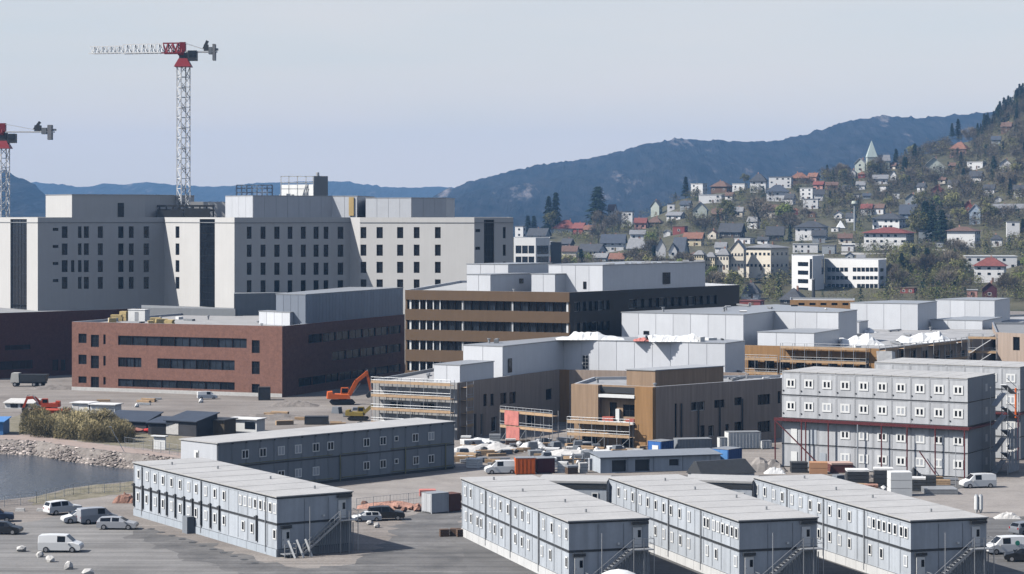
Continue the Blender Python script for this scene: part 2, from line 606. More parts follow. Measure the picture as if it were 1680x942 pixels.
_t.links.new(_b.outputs['Normal'], b_.inputs['Normal'])
w = MB()
xs = [p[0] for p in hole]; ys = [p[1] for p in hole]
w.face([(min(xs) - 6, min(ys) - 8, WZ), (max(xs) + 6, min(ys) - 8, WZ), (max(xs) + 6, max(ys) + 8, WZ), (min(xs) - 6, max(ys) + 8, WZ)])
struct(w.build('water', m_water))

# --- asphalt and paved sheets
def sheet(name, pts, z, m, jit=.45):
    mb = MB()
    P = [G(x, y)[:2] for x, y in pts]
    Q = []
    for a, b in zip(P, P[1:] + P[:1]):
        L = math.hypot(b[0] - a[0], b[1] - a[1]); k = max(1, min(60, int(L / 1.2)))
        for i in range(k):
            t_ = i / k
            X, Y = a[0] + (b[0] - a[0]) * t_, a[1] + (b[1] - a[1]) * t_
            Q.append((X + 2 * jit * mnoise.noise(Vector((X / 1.7, Y / 1.7, 1))), Y + 3 * jit * mnoise.noise(Vector((X / 2.1, Y / 2.1, 5)))))
    poly_face(mb, Q, z)
    return struct(mb.build(name, m))
m_pale = mat('worn pale paving', (0.17, 0.163, 0.155), rgb2=(0.30, 0.287, 0.272), rough=0.9, scale=0.09, fine=0.12, tracks=0.22)
sheet('parking_paving', [(-200, 1010), (-200, 880), (0, 866), (120, 842), (222, 862), (330, 905), (470, 940), (800, 985), (700, 1010)], 0.004, m_pale)
sheet('asphalt_yard', [(228, 866), (340, 894), (452, 928), (500, 935), (585, 925), (640, 880), (640, 862), (700, 836), (762, 838), (770, 880), (830, 925), (905, 985), (650, 985), (420, 948), (300, 918), (212, 882)], 0.008, mat('worn asphalt', (0.105, 0.102, 0.10), rgb2=(0.23, 0.22, 0.21), rough=0.9, scale=0.22, fine=0.15, tracks=0.25), 1.1)
sheet('container_yard', [(742, 872), (770, 868), (960, 780), (1560, 780), (1720, 860), (1720, 1060), (820, 1060)], 0.012, M_ASPH)
m_tan = mat('sandy track', (0.30, 0.272, 0.248), rough=0.95, var=0.18, scale=0.25, fine=0.12)
sheet('gravel_track', [(560, 800), (760, 772), (960, 764), (960, 782), (770, 838), (700, 834), (600, 838), (575, 835)], 0.016, m_tan)
sheet('gravel_road', [(1430, 815), (1560, 805), (1680, 786), (1780, 775), (1780, 842), (1640, 850), (1560, 848)], 0.020, m_tan)
sheet('shore_path', [(-150, 706), (0, 712), (60, 714), (130, 725), (200, 733), (290, 743), (330, 748), (330, 757), (290, 751), (200, 742), (130, 734), (60, 723), (0, 721), (-150, 716)], 0.010,
      mat('pinkish path gravel', (0.36, 0.285, 0.245), rough=0.95, var=0.15, scale=0.4, fine=0.1))
m_grass = mat('dry verge grass', (0.13, 0.12, 0.075), rgb2=(0.31, 0.27, 0.20), rough=0.95, scale=0.5, fine=0.25)
sheet('grass_verge', [(50, 818), (60, 815), (112, 802), (160, 796), (222, 790), (225, 806), (160, 816), (110, 822), (55, 830)], 0.014, m_grass)
sheet('bank_verge', [(10, 690), (60, 668), (200, 690), (300, 700), (300, 742), (200, 732), (130, 724), (60, 713), (15, 711)], 0.007, m_grass)

# --- riprap along the far shore: stones as pieces of the bank
ico = []
ph = (1 + 5 ** .5) / 2
for a in (-1, 1):
    for b in (-ph, ph):
        ico += [(0, a, b), (a, b, 0), (b, 0, a)]
ico = [Vector(v).normalized() for v in ico]
from itertools import combinations
def hull_faces(vs):
    fs = []
    for t in combinations(range(12), 3):
        a, b, c = [vs[k] for k in t]
        if all(abs((p - q).length - 1.0515) < 0.02 for p, q in ((a, b), (b, c), (a, c))):
            if (b - a).cross(c - a).dot(a + b + c) < 0:
                t = (t[0], t[2], t[1])
            fs.append(t)
    return fs
ICOF = hull_faces(ico)
def stone_mesh(name, m, seed, sq=0.7):
    r = random.Random(seed)
    sx, sy, sz = r.uniform(.8, 1.3), r.uniform(.7, 1.1), r.uniform(.5, .8) * sq / .7
    mb = MB()
    mb.v = [(v.x * sx * r.uniform(.8, 1.2), v.y * sy * r.uniform(.8, 1.2), v.z * sz * r.uniform(.8, 1.15)) for v in ico]
    mb.f = list(ICOF); mb.m = [0] * len(ICOF)
    return mb.mesh(name, m)
stones = [stone_mesh('stone', M_STONE, k) for k in range(6)]
rip = struct(link('riprap_bank', None, None, (0, 0, 0)))
fs_w = [G(x, y)[:2] for x, y in far_shore]
r = random.Random(3)
rest = MB()
cnt = 0
for q in range(1300):
    x = r.uniform(-12, 300)
    t = r.random()
    y = lerp_pts(far_shore, x)
    X, Y, _ = G(x, y)
    Yp = Y - 4.0 * t + .3
    z = -2.35 * t + r.uniform(-.1, .15)
    s = r.uniform(.17, .40) * (1.15 if t > .5 else .9)
    if cnt < 300 and s > .25:
        o = link('stone', stones[q % 6], rip, (X, Yp, z), r.uniform(0, 6.28))
        o.scale = (s, s, s)
        cnt += 1
    else:
        me = stones[q % 6]
        i0 = len(rest.v)
        ca, sa = math.cos(q), math.sin(q)
        for vv in me.vertices:
            c = vv.co * s
            rest.v.append((X + c.x * ca - c.y * sa, Yp + c.x * sa + c.y * ca, z + c.z))
        for f in ICOF:
            rest.f.append(tuple(i0 + k for k in f)); rest.m.append(0)
struct(rest.build('small_stones', M_STONE, rip), 'stuff')

# --- town hillside
crest = [(560, 400), (700, 396), (780, 394), (840, 390), (900, 384), (980, 374), (1060, 352), (1130, 322), (1200, 311), (1280, 304), (1350, 294), (1400, 284),
         (1460, 270), (1530, 246), (1600, 224), (1640, 196), (1680, 158), (1760, 110), (1900, 60)]
D0, YB = 880.0, YH + F * CAMH / 880.0
def crest_D(x):
    return 1450 + 300 * min(1, max(0, (x - 840) / 840))
def terr_y(x, D):
    yc, Dc = lerp_pts(crest, x), crest_D(x)
    t = (D - D0) / (Dc - D0)
    return YB + (yc - YB) * t
def terr_D(x, y):
    yc, Dc = lerp_pts(crest, x), crest_D(x)
    t = min(1.0, max(0.02, (y - YB) / (yc - YB)))
    return D0 + (Dc - D0) * t
def terr_z(X, Y):
    x = 840 + F * X / Y
    Dc = crest_D(x)
    if Y <= Dc:
        z = zat(terr_y(x, Y), Y)
        fade = min(1, max(0, (Y - D0) / 120))
    else:
        zc = zat(lerp_pts(crest, x), Dc)
        z = zc - (Y - Dc) * 0.22
        fade = 1
    side = min(1, max(0, (x - 480) / 160))
    return max(-3.2, -3 * (1 - side) + z * side + fade * 2.2 * fbm(X / 60, Y / 60, 3) * side - 0.3 * (1 - fade))
t = MB()
cols = [430 + 10 * i for i in range(150)]
rows = [D0 + (i / 70.0) * 1650 for i in range(71)]
for D in rows:
    for x in cols:
        X = (x - 840) / F * D
        t.v.append((X, D, terr_z(X, D)))
nc = len(cols)
for i in range(len(rows) - 1):
    for j in range(nc - 1):
        t.f.append((i * nc + j, i * nc + j + 1, (i + 1) * nc + j + 1, (i + 1) * nc + j)); t.m.append(0)
m_hill = mat('hillside scrub ground', (0.055, 0.055, 0.028), rgb2=(0.13, 0.115, 0.07), rough=0.95, scale=0.03, fine=0.35, bump=0.8, bscale=0.25)
o = struct(t.build('hillside', m_hill))
for p in o.data.polygons:
    p.use_smooth = True

# --- far mountains
def mountain(name, pts, D, depth, m, amp, seed, x0, x1, nx=260, nr=26, jag=3.0):
    mb = MB()
    for j in range(nr + 6):
        for i in range(nx):
            x = x0 + (x1 - x0) * i / (nx - 1)
            zc = zat(lerp_pts(pts, x), D)
            if j <= nr:
                t = j / nr
                Y = D - depth * (1 - t)
                z = -3 + (zc + 3) * (t ** 1.15)
            else:
                Y = D + (j - nr) * depth * 0.04
                z = zc - (j - nr) * zc * 0.2
            X = (x - 840) / F * D * (0.55 + 0.45 * Y / D)
            e = math.sin(math.pi * min(1, j / nr)) if j <= nr else 0
            z += amp * fbm(X / 420, Y / 420, 5, seed) * e
            z += jag * mnoise.noise(Vector((X / 16, Y / 16, seed))) * (1 if j > 1 else 0)
            if j == nr:
                z += abs(jag) * 1.6 * max(0, mnoise.noise(Vector((X / 9, 3.1, seed))))
            mb.v.append((X, Y, max(z, -3.4)))
    for j in range(nr + 5):
        for i in range(nx - 1):
            mb.f.append((j * nx + i, j * nx + i + 1, (j + 1) * nx + i + 1, (j + 1) * nx + i)); mb.m.append(0)
    return struct(mb.build(name, m))
m_forest = mat('far conifer forest', (0.004, 0.006, 0.006), rgb2=(0.034, 0.032, 0.034), rough=1.0, spec=0.0, scale=0.040, fine=0.0, bump=0.7, bscale=0.05, bdist=12.0, stretch=(1.0, 0.16, 0.9))
# pale cliffs among the forest
_t = m_forest.node_tree
_n2 = _t.nodes.new('ShaderNodeTexNoise'); _n2.inputs['Scale'].default_value = 0.0085; _n2.inputs['Detail'].default_value = 7
_n2.inputs['Roughness'].default_value = 0.7
_mp = _t.nodes.new('ShaderNodeMapping'); _mp.inputs['Scale'].default_value = (1.5, 0.14, 1.2)
_ge = _t.nodes.new('ShaderNodeNewGeometry')
_t.links.new(_ge.outputs['Position'], _mp.inputs['Vector']); _t.links.new(_mp.outputs['Vector'], _n2.inputs['Vector'])
_mr = _t.nodes.new('ShaderNodeMapRange'); _mr.inputs['From Min'].default_value = 0.58; _mr.inputs['From Max'].default_value = 0.72
_t.links.new(_n2.outputs['Fac'], _mr.inputs['Value'])
_mx = _t.nodes.new('ShaderNodeMix'); _mx.data_type = 'RGBA'
_bs = _t.nodes['Principled BSDF']
_src = _bs.inputs['Base Color'].links[0].from_socket
_t.links.new(_src, _mx.inputs['A']); _mx.inputs['B'].default_value = (0.26, 0.22, 0.21, 1)
_t.links.new(_mr.outputs['Result'], _mx.inputs['Factor']); _t.links.new(_mx.outputs['Result'], _bs.inputs['Base Color'])

mountain('far_hills', [(-400, 296), (60, 300), (100, 303), (130, 307), (150, 306), (172, 301), (200, 303), (240, 299), (292, 304), (340, 307), (380, 305),
                       (430, 300), (538, 297), (570, 299), (600, 303), (640, 308), (690, 308), (712, 306), (780, 312), (900, 318), (1200, 330), (1700, 330)],
         7600, 1500, m_forest, 26, 4.0, -420, 1750, 300, 18, 4)
mountain('left_mountain', [(-500, 190), (-250, 205), (-100, 235), (0, 278), (50, 299), (80, 323), (130, 350), (200, 366), (300, 380)], 4400, 1600, m_forest, 28, 9.0, -520, 300, 160, 24, 4)
mountain('ridge_mountain', [(560, 372), (640, 352), (700, 326), (740, 309), (790, 293), (850, 278), (900, 268), (960, 262), (1010, 250), (1060, 236), (1110, 228), (1160, 230),
                            (1200, 232), (1270, 232), (1310, 224), (1350, 212), (1400, 197), (1450, 191), (1500, 194), (1560, 190), (1620, 184), (1700, 178), (1900, 160), (2200, 150)],
         4700, 1900, m_forest, 38, 2.0, 540, 2200, 420, 30, 4)

# --- air: thin haze round the whole place
hz = MB()
hz.box(-8100, 8100, -2400, 8100, -5.2, 330)
m_haze = bpy.data.materials.new('haze')
m_haze.use_nodes = True
_t = m_haze.node_tree
_t.nodes.remove(_t.nodes['Principled BSDF'])
_pv = _t.nodes.new('ShaderNodeVolumePrincipled')
_pv.inputs['Color'].default_value = (0.30, 0.58, 1.0, 1)
_pv.inputs['Density'].default_value = 0.000100
_t.links.new(_pv.outputs['Volume'], _t.nodes['Material Output'].inputs['Volume'])
struct(hz.build('haze', m_haze), 'stuff')
# ================================================================ SITE BUILDINGS
dF, dR = (0.57, -0.82), (0.82, 0.57)       # hospital wing directions: towards the eye, away from it
# --- hospital
hp = [(-137.4, 578), (-114.6, 545), (-86.9, 564), (-65.6, 533), (-39.5, 551), (-37, 548.5), (-9, 538), (0.3, 544), (-1.0, 600), (-137, 630)]
ZH = 37.3
def rows_cols(p0, p1, cols, rows, **k):
    return [pxwin(p0, p1, a, b, c, d, **k) for a, b in cols for c, d in rows]
hw = {}
r1 = [(371.5, 390.5), (399.5, 418.5), (427, 446.5), (454.5, 474)]
hw[1] = rows_cols(hp[1], hp[2], [(101.4, 111), (128, 134), (137.6, 146), (160.5, 169), (194, 203), (211.5, 219.7), (235.7, 244.6)], r1, nz=2)
hw[1] += rows_cols(hp[1], hp[2], [(86.6, 96)], [(374, 379), (402, 407), (430, 435), (458, 463)])
hw[1] += rows_cols(hp[1], hp[2], [(116.5, 122.3)], [r1[2]], nz=2)
hw[2] = rows_cols(hp[2], hp[3], [(288, 294.3)], r1) + [pxwin(hp[2], hp[3], 327.5, 352.5, 359.5, 504, nx=5, nz=12, name='stair_glazing')]
hw[0] = [pxwin(hp[0], hp[1], 17, 44, 359.5, 512, nx=5, nz=12, name='stair_glazing')]
r3 = [(372, 392), (401.5, 421.5), (431, 451), (460, 481)]
hw[3] = rows_cols(hp[3], hp[4], [(405, 413), (427.5, 436), (450, 459), (472, 480), (493.6, 502), (514.5, 523), (531, 539), (554, 563.5)], r3, nz=2)
r5 = [(372.7, 391), (401.4, 419.8), (429.6, 448), (458.5, 477)]
hw[5] = rows_cols(hp[5], hp[6], [(591.5, 601), (617.7, 628), (651.4, 661.5), (678.8, 688.3), (713.5, 723)], r5, nz=2)
hw[6] = rows_cols(hp[6], hp[7], [(780, 788)], [(376, 381), (405, 410), (434, 439)]) + \
        [pxwin(hp[6], hp[7], 794, 811, 360.5, 470, nx=3, nz=9, name='stair_glazing')] + rows_cols(hp[6], hp[7], [(825, 830)], r5)
hosp, ho = building('hospital', 'tall cream hospital block with zigzag wings under the red and white crane', 'hospital', hp, 0, ZH,
                    M_PLASTER, hw, roofm=M_ROOFGR, par=0.6, capm=M_PLASTER, depth=0.3)
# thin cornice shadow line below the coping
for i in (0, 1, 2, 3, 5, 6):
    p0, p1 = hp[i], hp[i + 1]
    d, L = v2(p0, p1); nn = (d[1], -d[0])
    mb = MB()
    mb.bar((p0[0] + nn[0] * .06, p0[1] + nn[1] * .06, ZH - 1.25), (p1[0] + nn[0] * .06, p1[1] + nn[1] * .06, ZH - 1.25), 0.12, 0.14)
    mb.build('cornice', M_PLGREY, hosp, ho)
c = at(118, 560)
ph1 = [run(c, (-dF[0], -dF[1]), 75), c, run(c, dR, 238), run(c, (0.9, 0.75), 262), (-84, 596), (-112, 596)]
penthouse(hosp, ho, ph1, ZH - .5, 42.9, M_PLASTER, 0, wins=[(1, pxwin(ph1[1], ph1[2], 193, 203, 333, 356))])
c = at(415, 548)
q2 = run(c, dR, 545)
ph2 = [run(c, (-dF[0], -dF[1]), 370), c, q2, run(q2, (0.94, -0.34), 586), (-36, 590), (-68, 590)]
penthouse(hosp, ho, ph2, ZH - .5, 42.5, M_PANELB, 3.2, (0, 1, 2), pm=M_PANELB)
p0 = at(600, 556)
q3 = run(p0, (0.94, -0.34), 675)
ph3 = [p0, q3, run(q3, dR, 732), (-15, 590), (-36, 590)]
penthouse(hosp, ho, ph3, ZH - .5, 42.0, M_PANELB, 3.2, (0, 1), pm=M_PANELB)
gs = MB(); a, b_ = run(q2, (0.94, -0.34), 572), run(q2, (0.94, -0.34), 580)
gs.bar((a[0] + .1, a[1] - .3, 40), (b_[0] + .1, b_[1] - .3, 40), 0.2, 4.6)
gs.build('yellow_door', mat('ochre panel', (0.50, 0.36, 0.16), var=0.1), hosp, ho)
# core roof: lit parapet wall behind and dark steel frames
mb = MB(); mb.prism([at(240, 588), at(415, 588), at(415, 600), at(240, 600)], ZH - .5, zat(331, 588)); mb.build('core_block', M_PLASTER, hosp, ho)
mb = MB()
for k in range(9):
    x = 262 + k * 11
    a = at(x, 575)
    mb.bar((a[0], a[1], ZH - .3), (a[0], a[1], zat(338, 575)), 0.35)
for z in (338, 345):
    mb.bar((*at(258, 575), zat(z, 575)), (*at(352, 575), zat(z, 575)), 0.5, 0.5)
mb.build('roof_steelwork', M_DKSTEEL, hosp, ho)
for (x0, x1, y0) in ((258, 300, 345), (302, 345, 342)):
    mb = MB(); mb.prism([at(x0, 572), at(x1, 572), at(x1, 577), at(x0, 577)], ZH - .5, zat(y0, 572)); mb.build('roof_unit', M_DKSTEEL, hosp, ho)
# louvred plant screen and white cooling units on the roof
mb = MB()
for k in range(8):
    a = at(388 + k * 8.4, 590)
    mb.bar((a[0], a[1], 42.4), (a[0], a[1], zat(304, 590)), 0.35)
for y in (304, 309, 316):
    mb.bar((*at(388, 590), zat(y, 590)), (*at(447, 590), zat(y, 590)), 0.3)
mb.build('plant_screen', mat('blue grey steel', (0.28, 0.34, 0.42), var=0.1), hosp, ho)
mb = MB(); mb.prism([at(515, 570), at(538, 574), at(538, 586), at(515, 586)], 41.8, zat(289, 572)); mb.build('stair_head', M_PLGREY, hosp, ho)
mb = MB(); mb.prism([at(462, 578), at(514, 571), at(514, 586), at(462, 590)], 41.8, zat(303, 575)); mb.build('cooling_unit', M_WHITE, hosp, ho)
mb = MB()
for x in (461, 474, 488, 502, 514):
    a = at(x, 572); mb.bar((*a, 42), (*a, zat(289, 572)), 0.22)
for y in (289.5, 300, 310):
    mb.bar((*at(461, 572), zat(y, 572)), (*at(514, 572), zat(y, 572)), 0.22)
mb.build('cooling_frame', M_WHITE, hosp, ho)
mb = MB(); a = at(521, 572)
mb.cyl((*a, zat(289, 572)), (*a, zat(283, 572)), 0.5, 0.4, 8); mb.build('roof_vent', M_STEEL, hosp, ho)
# grey podium behind the brick wing
mb = MB(); mb.prism([at(232, 534), at(386, 526), at(386, 532), at(232, 550)], 0, zat(506, 530)); mb.build('podium', M_PLGREY, hosp, ho)
mb = MB(); mb.prism([at(384, 527), at(470, 533), at(470, 545), at(384, 533)], 0, zat(481, 530)); mb.build('podium', M_PLGREY, hosp, ho)

# --- dark brick wing, far left
bp = [at(-60, 516), at(176, 541), (-84, 556), (-136, 575)]
bw = [pxwin(bp[0], bp[1], 8, 50, 566, 574, nx=4), pxwin(bp[0], bp[1], 0, 54, 592, 606, nx=5), pxwin(bp[0], bp[1], 86, 96, 590, 608), pxwin(bp[0], bp[1], 100, 108, 590, 608)]
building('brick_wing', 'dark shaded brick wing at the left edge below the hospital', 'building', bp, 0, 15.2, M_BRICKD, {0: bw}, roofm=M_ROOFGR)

# --- red brick wing
cn = at(463, 468.7); cl = at(118, 488)
dC, LC = v2(cl, cn); nC = (-dC[1], dC[0])
cr = run(cn, nC, 664)
cp = [cl, cn, cr, (cl[0] + nC[0] * 52, cl[1] + nC[1] * 52)]
ZB = 14.8
def zrow(ya, yb, D=487.0):
    return zat(yb, D), zat(ya, D)
cw = []
ug = lambda x: uof(cl, cn, x)[0]
for (xa, xb, rr, kw) in ((128.7, 142, [(547.5, 563), (582, 597.7), (617.6, 628.6)], dict(nx=2)), (149, 162.3, [(549, 569), (583, 604), (617.6, 638.5)], dict(nx=2, nz=3)),
                         (169.5, 173.3, [(548, 564), (583, 599), (617.6, 630)], {})):
    for (ya, yb) in rr:
        z0, z1 = zrow(ya, yb); cw.append(dict(u0=ug(xa), u1=ug(xb), z0=z0, z1=z1, **kw))
for (xa, xb, ya, yb, k) in ((193.7, 404.7, 549.3, 564.5, 9), (193.7, 232, 584.5, 600, 3), (258, 385, 584.5, 600.5, 6), (193.7, 385, 619.5, 632, 8)):
    z0, z1 = zrow(ya, yb)
    for i in range(k):
        a = ug(xa) + (ug(xb) - ug(xa)) * i / k; b = ug(xa) + (ug(xb) - ug(xa)) * (i + 1) / k
        cw.append(dict(u0=a + .001, u1=b - .001, z0=z0, z1=z1, nx=2, gm=M_GLASSB if (i * 7 + k) % 3 else M_GLASS))
for (ya, yb) in ((551.5, 572), (585, 605.5), (621, 639.5)):
    z0, z1 = zrow(ya, yb); cw.append(dict(u0=ug(413), u1=ug(426), z0=z0, z1=z1, nx=2, nz=2))
cw2 = []
u2 = lambda x: uof(cn, cr, x)[0]
for (xa, xb, za, zb, k) in ((506, 658, 10.5, 12.4, 7), (545, 658, 6.2, 8.1, 5), (490, 658, 1.6, 3.4, 8)):
    for i in range(k):
        a = u2(xa) + (u2(xb) - u2(xa)) * i / k; b = u2(xa) + (u2(xb) - u2(xa)) * (i + 1) / k
        cw2.append(dict(u0=a + .001, u1=b - .001, z0=za, z1=zb, nx=2))
brick, bo = building('brick_wing', 'three storey red brick wing with ribbon windows and yellow packs on its roof', 'building', cp, 0, ZB, M_BRICK, {0: cw, 1: cw2},
                     roofm=mat('wing roof', (0.36, 0.35, 0.34), var=0.15, scale=0.3), capm=M_PANELB)
mb = MB()
for (a, b) in ((cl, cn),):
    d, L = v2(a, b); nn = (d[1], -d[0])
    mb.prism([(a[0] + nn[0] * .12, a[1] + nn[1] * .12), (b[0] + nn[0] * .12, b[1] + nn[1] * .12), b, a], 0.0, 0.75)
mb.build('plinth', M_CONCR, brick, bo)
q = run(cn, nC, 505); q = (q[0] - dC[0] * .5, q[1] - dC[1] * .5)
cph = [run(q, (-dC[0], -dC[1]), 453), q, run(q, nC, 661), (cp[2][0] - dC[0] * 12 - 2, cp[2][1] - dC[1] * 12 - 2)]
penthouse(brick, bo, cph, ZB - .5, 20.9, M_PANELB, 1.6, (0, 1), pm=mat('blue grey sheet', (0.27, 0.30, 0.35), rough=.5, var=.04, objrand=.06))
a = at(425, 485.5); b = at(476, 479.5)
penthouse(brick, bo, [a, b, (b[0] + nC[0] * 4, b[1] + nC[1] * 4), (a[0] + nC[0] * 4, a[1] + nC[1] * 4)], ZB - .5, 17.1, M_PANEL, 2.4, (0, 1), name='roof_hatch_house')

# --- brown banded office
dn = at(935, 435); dl = at(665, 449); dr = at(1213, 481)
dp = [dl, dn, dr, (30, 520), (-12, 512)]
ZD = 23.0
floors = [(19.2, 21.05), (15.15, 17.0), (11.15, 13.0), (7.0, 8.85), (3.0, 4.85)]
wf, wr = [], []
dd, LD = v2(dl, dn)
for fi, (za, zb) in enumerate(floors):
    k = 20
    for i in range(k):
        wf.append(dict(u0=0.4 + (LD - .5) * i / k + .001, u1=0.4 + (LD - .5) * (i + 1) / k - .001, z0=za, z1=zb, nx=2, gm=M_GLASSB if (i * 5 + fi * 3) % 7 < 2 else M_GLASS))
    u3 = lambda x: uof(dn, dr, x)[0]
    for (xa, xb, k) in ((942, 1000, 6), (1032, 1176, 12)) if fi < 2 else ((942, 1100, 12),):
        for i in range(k):
            a = u3(xa) + (u3(xb) - u3(xa)) * i / k; b = u3(xa) + (u3(xb) - u3(xa)) * (i + 1) / k
            wr.append(dict(u0=a + .001, u1=b - .001, z0=za, z1=zb, gm=M_GLASSB if i % 3 else M_GLASS, fm=M_STEEL if (i + fi) % 4 == 0 else None))
offi, oo = building('office_block', 'brown banded five storey office block with glazed ribbons', 'building', dp, 0, ZD, [M_BROWN, M_BROWNSHADE, M_BROWNSHADE, M_BROWNSHADE, M_BROWNSHADE],
                    {0: wf, 1: wr}, roofm=mat('office roof', (0.42, 0.42, 0.41), var=.2, scale=.3), depth=0.35, capm=M_PANELB)
nd = (dd[1], -dd[0])
prev = 0.0
for (za, zb) in floors[::-1] + [(ZD, ZD)]:
    if za - prev > .3:      # projecting bronze spandrel band between the ribbons
        mb = MB(); a0, a1 = 0.05, LD - 0.05
        P = lambda u, k: (dl[0] + dd[0] * u + nd[0] * k, dl[1] + dd[1] * u + nd[1] * k)
        mb.prism([P(a0, .22), P(a1, .22), P(a1, .004), P(a0, .004)], prev + .02, za - .02)
        mb.build('spandrel_band', M_BROWN, offi, oo)
    prev = zb
cm_ = MB(); cm_.box(-.28, .28, -.05, .12, 0, 1.85); cme = cm_.mesh('column', M_WHITE)
for fi, (za, zb) in enumerate(floors):
    for x in (673, 688, 699, 710.5, 721.5, 759, 840, 930.5):
        u = uof(dl, dn, x)[0]
        o = link('column', cme, offi, (dl[0] + dd[0] * u - nd[0] * .15 - oo[0], dl[1] + dd[1] * u - nd[1] * .15 - oo[1], za), math.atan2(dd[1], dd[0]))
        o.scale = (.7 if x in (673, 759, 840, 930.5) else .4, 1, 1)
e1, e2 = (-0.92, 0.40), (0.63, 0.77)
def ell(x0, D, xl, xr, back=8, e1=e1, e2=e2):
    c = at(x0, D); l = run(c, e1, xl); r_ = run(c, e2, xr)
    return [l, c, r_, (r_[0] + e1[0] * back, r_[1] + e1[1] * back)]
f = ell(989, 447, 900, 1157, 16)
penthouse(offi, oo, f, ZD - .5, 27.9, M_PANEL, 3.0, (0,), wins=[(1, pxwin(f[1], f[2], 1087, 1099, 447, 466, nz=6)), (0, pxwin(f[0], f[1], 957, 962, 462, 474))], pm=M_PANEL)
penthouse(offi, oo, ell(834, 458, 766, 905, 8), ZD - .5, 27.8, M_PANEL, 3.0, (0,), pm=M_PANEL)
f = ell(805, 447, 766, 872, 4.8)
penthouse(offi, oo, f, ZD - .5, 26.0, M_PANEL, 2.6, (0,), wins=[(1, pxwin(f[1], f[2], 852, 858, 457, 465, nz=3))], pm=M_PANEL)
penthouse(offi, oo, ell(911, 447.5, 872, 942, 4.6), ZD - .5, 26.1, M_PANEL, 2.6, (0,), pm=M_PANEL)
r = random.Random(11)
for k in range(16):      # folds of loose membrane along the office penthouse edge
    x = r.uniform(775, 1150)
for k in range(12):
    x = r.uniform(990, 1150)
    c = run(f and at(989, 447), e2, x)
    mb = MB(); w_ = r.uniform(.4, 1.1)
    mb.prism([(c[0] - w_, c[1] + .6), (c[0] + w_, c[1] + .7), (c[0] + w_ * .6, c[1] + 1.6), (c[0] - w_ * .7, c[1] + 1.5)], 28.07, 28.07 + r.uniform(.15, .45))
    mb.build('membrane_roll', M_OFFWHITE, offi, oo)

# --- timber clad building, left wing (scaffolded)
eN = at(750, 380); eL = at(612, 388); s1, s2 = (-0.88, 0.48), (0.48, 0.88)
eR = run(eN, s2, 918); eR2 = run(eR, (0.88, -0.48), 934)
ep = [eL, eN, eR, eR2, at(1226, 404), (40, 424), (12, 429), (-8, 436)]
ZE = 9.65
ew = [pxwin(eN, eR, 793, 799, 646.6, 666.8), pxwin(eN, eR, 804.6, 810.5, 646, 666), pxwin(eN, eR, 821, 831.4, 644.6, 663), pxwin(eN, eR, 835.7, 846.7, 643, 662),
      pxwin(eN, eR, 895.6, 905.8, 638, 656), pxwin(eN, eR, 778, 782, 679, 718), pxwin(eN, eR, 788.6, 793, 679, 714, fm=M_WHITE), pxwin(eN, eR, 806, 815, 684, 708, fm=M_WHITE),
      pxwin(eN, eR, 828, 838, 684, 704), pxwin(eN, eR, 865, 880, 680, 700)]
ew0 = [pxwin(eL, eN, 640, 662, 660, 672), pxwin(eL, eN, 690, 712, 662, 676), pxwin(eL, eN, 650, 700, 688, 702, nx=3)]
m_conc = mat('grey wind barrier sheet', (0.37, 0.36, 0.35), var=.12, scale=.4)
clinic, eo = building('timber_clinic', 'grey brown timber clad wing with a scaffolded left face and pale rooftop boxes', 'building', ep, 0, ZE,
                      [m_conc, M_TIMBERD, M_TIMBERO] + [M_TIMBERD] * 5, {0: ew0, 1: ew}, roofm=mat('clinic roof', (0.38, 0.37, 0.36), var=.2, scale=.4))
c = at(825, 396.5)
k1 = run(c, s2, 925); k2 = run(k1, (0.93, -0.36), 1190); k3 = run(k2, s2, 1222)
fe = [run(c, s1, 760), c, k1, k2, k3, (34, 423), (10, 428)]
penthouse(clinic, eo, fe, ZE - .5, 14.75, M_PANEL, 3.4, (0, 2), wins=[(1, pxwin(c, k1, 833, 839, 588, 611)), (2, pxwin(k1, k2, 956, 966, 583, 606, nx=2, nz=4, fm=M_STEEL))], pm=M_PANEL)
f2 = ell(755, 382, 712, 810, 5, s1, s2)
penthouse(clinic, eo, f2, ZE - .5, 12.4, M_PANEL, 2.4, (0,), pm=M_PANEL)

# --- timber clad building, right wing
fN = at(1076, 364); fL = run(fN, s1, 942); fR = at(1283, 384)
fp = [fL, fN, fR, (47, 391), (14, 386)]
ZF = 10.2
fw_ = [pxwin(fN, fR, *t, **k) for t, k in (
    ((1107, 1111, 662, 725), {}), ((1134, 1156, 659, 674), dict(nx=2, fm=M_WHITE)), ((1149, 1156.5, 698, 718), {}), ((1172, 1189, 656, 669), dict(nx=2)), ((1162, 1171, 698, 716), dict(fm=M_WHITE)),
    ((1205, 1217.5, 652, 665), {}), ((1190, 1196, 696, 713), {}), ((1205, 1217.5, 692, 709), {}), ((1243, 1264, 647, 664), dict(nx=3)), ((1243, 1264, 691, 709), dict(nx=3)), ((1276, 1281, 642, 662), {}))]
fw0 = [pxwin(fL, fN, 1000, 1012, 660, 690), pxwin(fL, fN, 1022, 1042, 664, 684, nx=2, nz=2), pxwin(fL, fN, 1020, 1038, 716, 734, nx=2), pxwin(fL, fN, 955, 980, 712, 732, nx=3)]
house2, fo = building('timber_clinic', 'timber clad wing with an open orange timber corner and raised pine rooftop box', 'building', fp, 0, ZF,
                      [M_TIMBER, M_TIMBERD, M_TIMBERD, M_TIMBERD, M_TIMBERD], {0: fw0, 1: fw_}, roofm=mat('clinic roof felt', (0.33, 0.33, 0.33), var=.2, scale=.4), capm=M_PANELB)
df_, LF = v2(fL, fN); nf = (df_[1], -df_[0])
ua = lambda x: uof(fL, fN, x)[0]
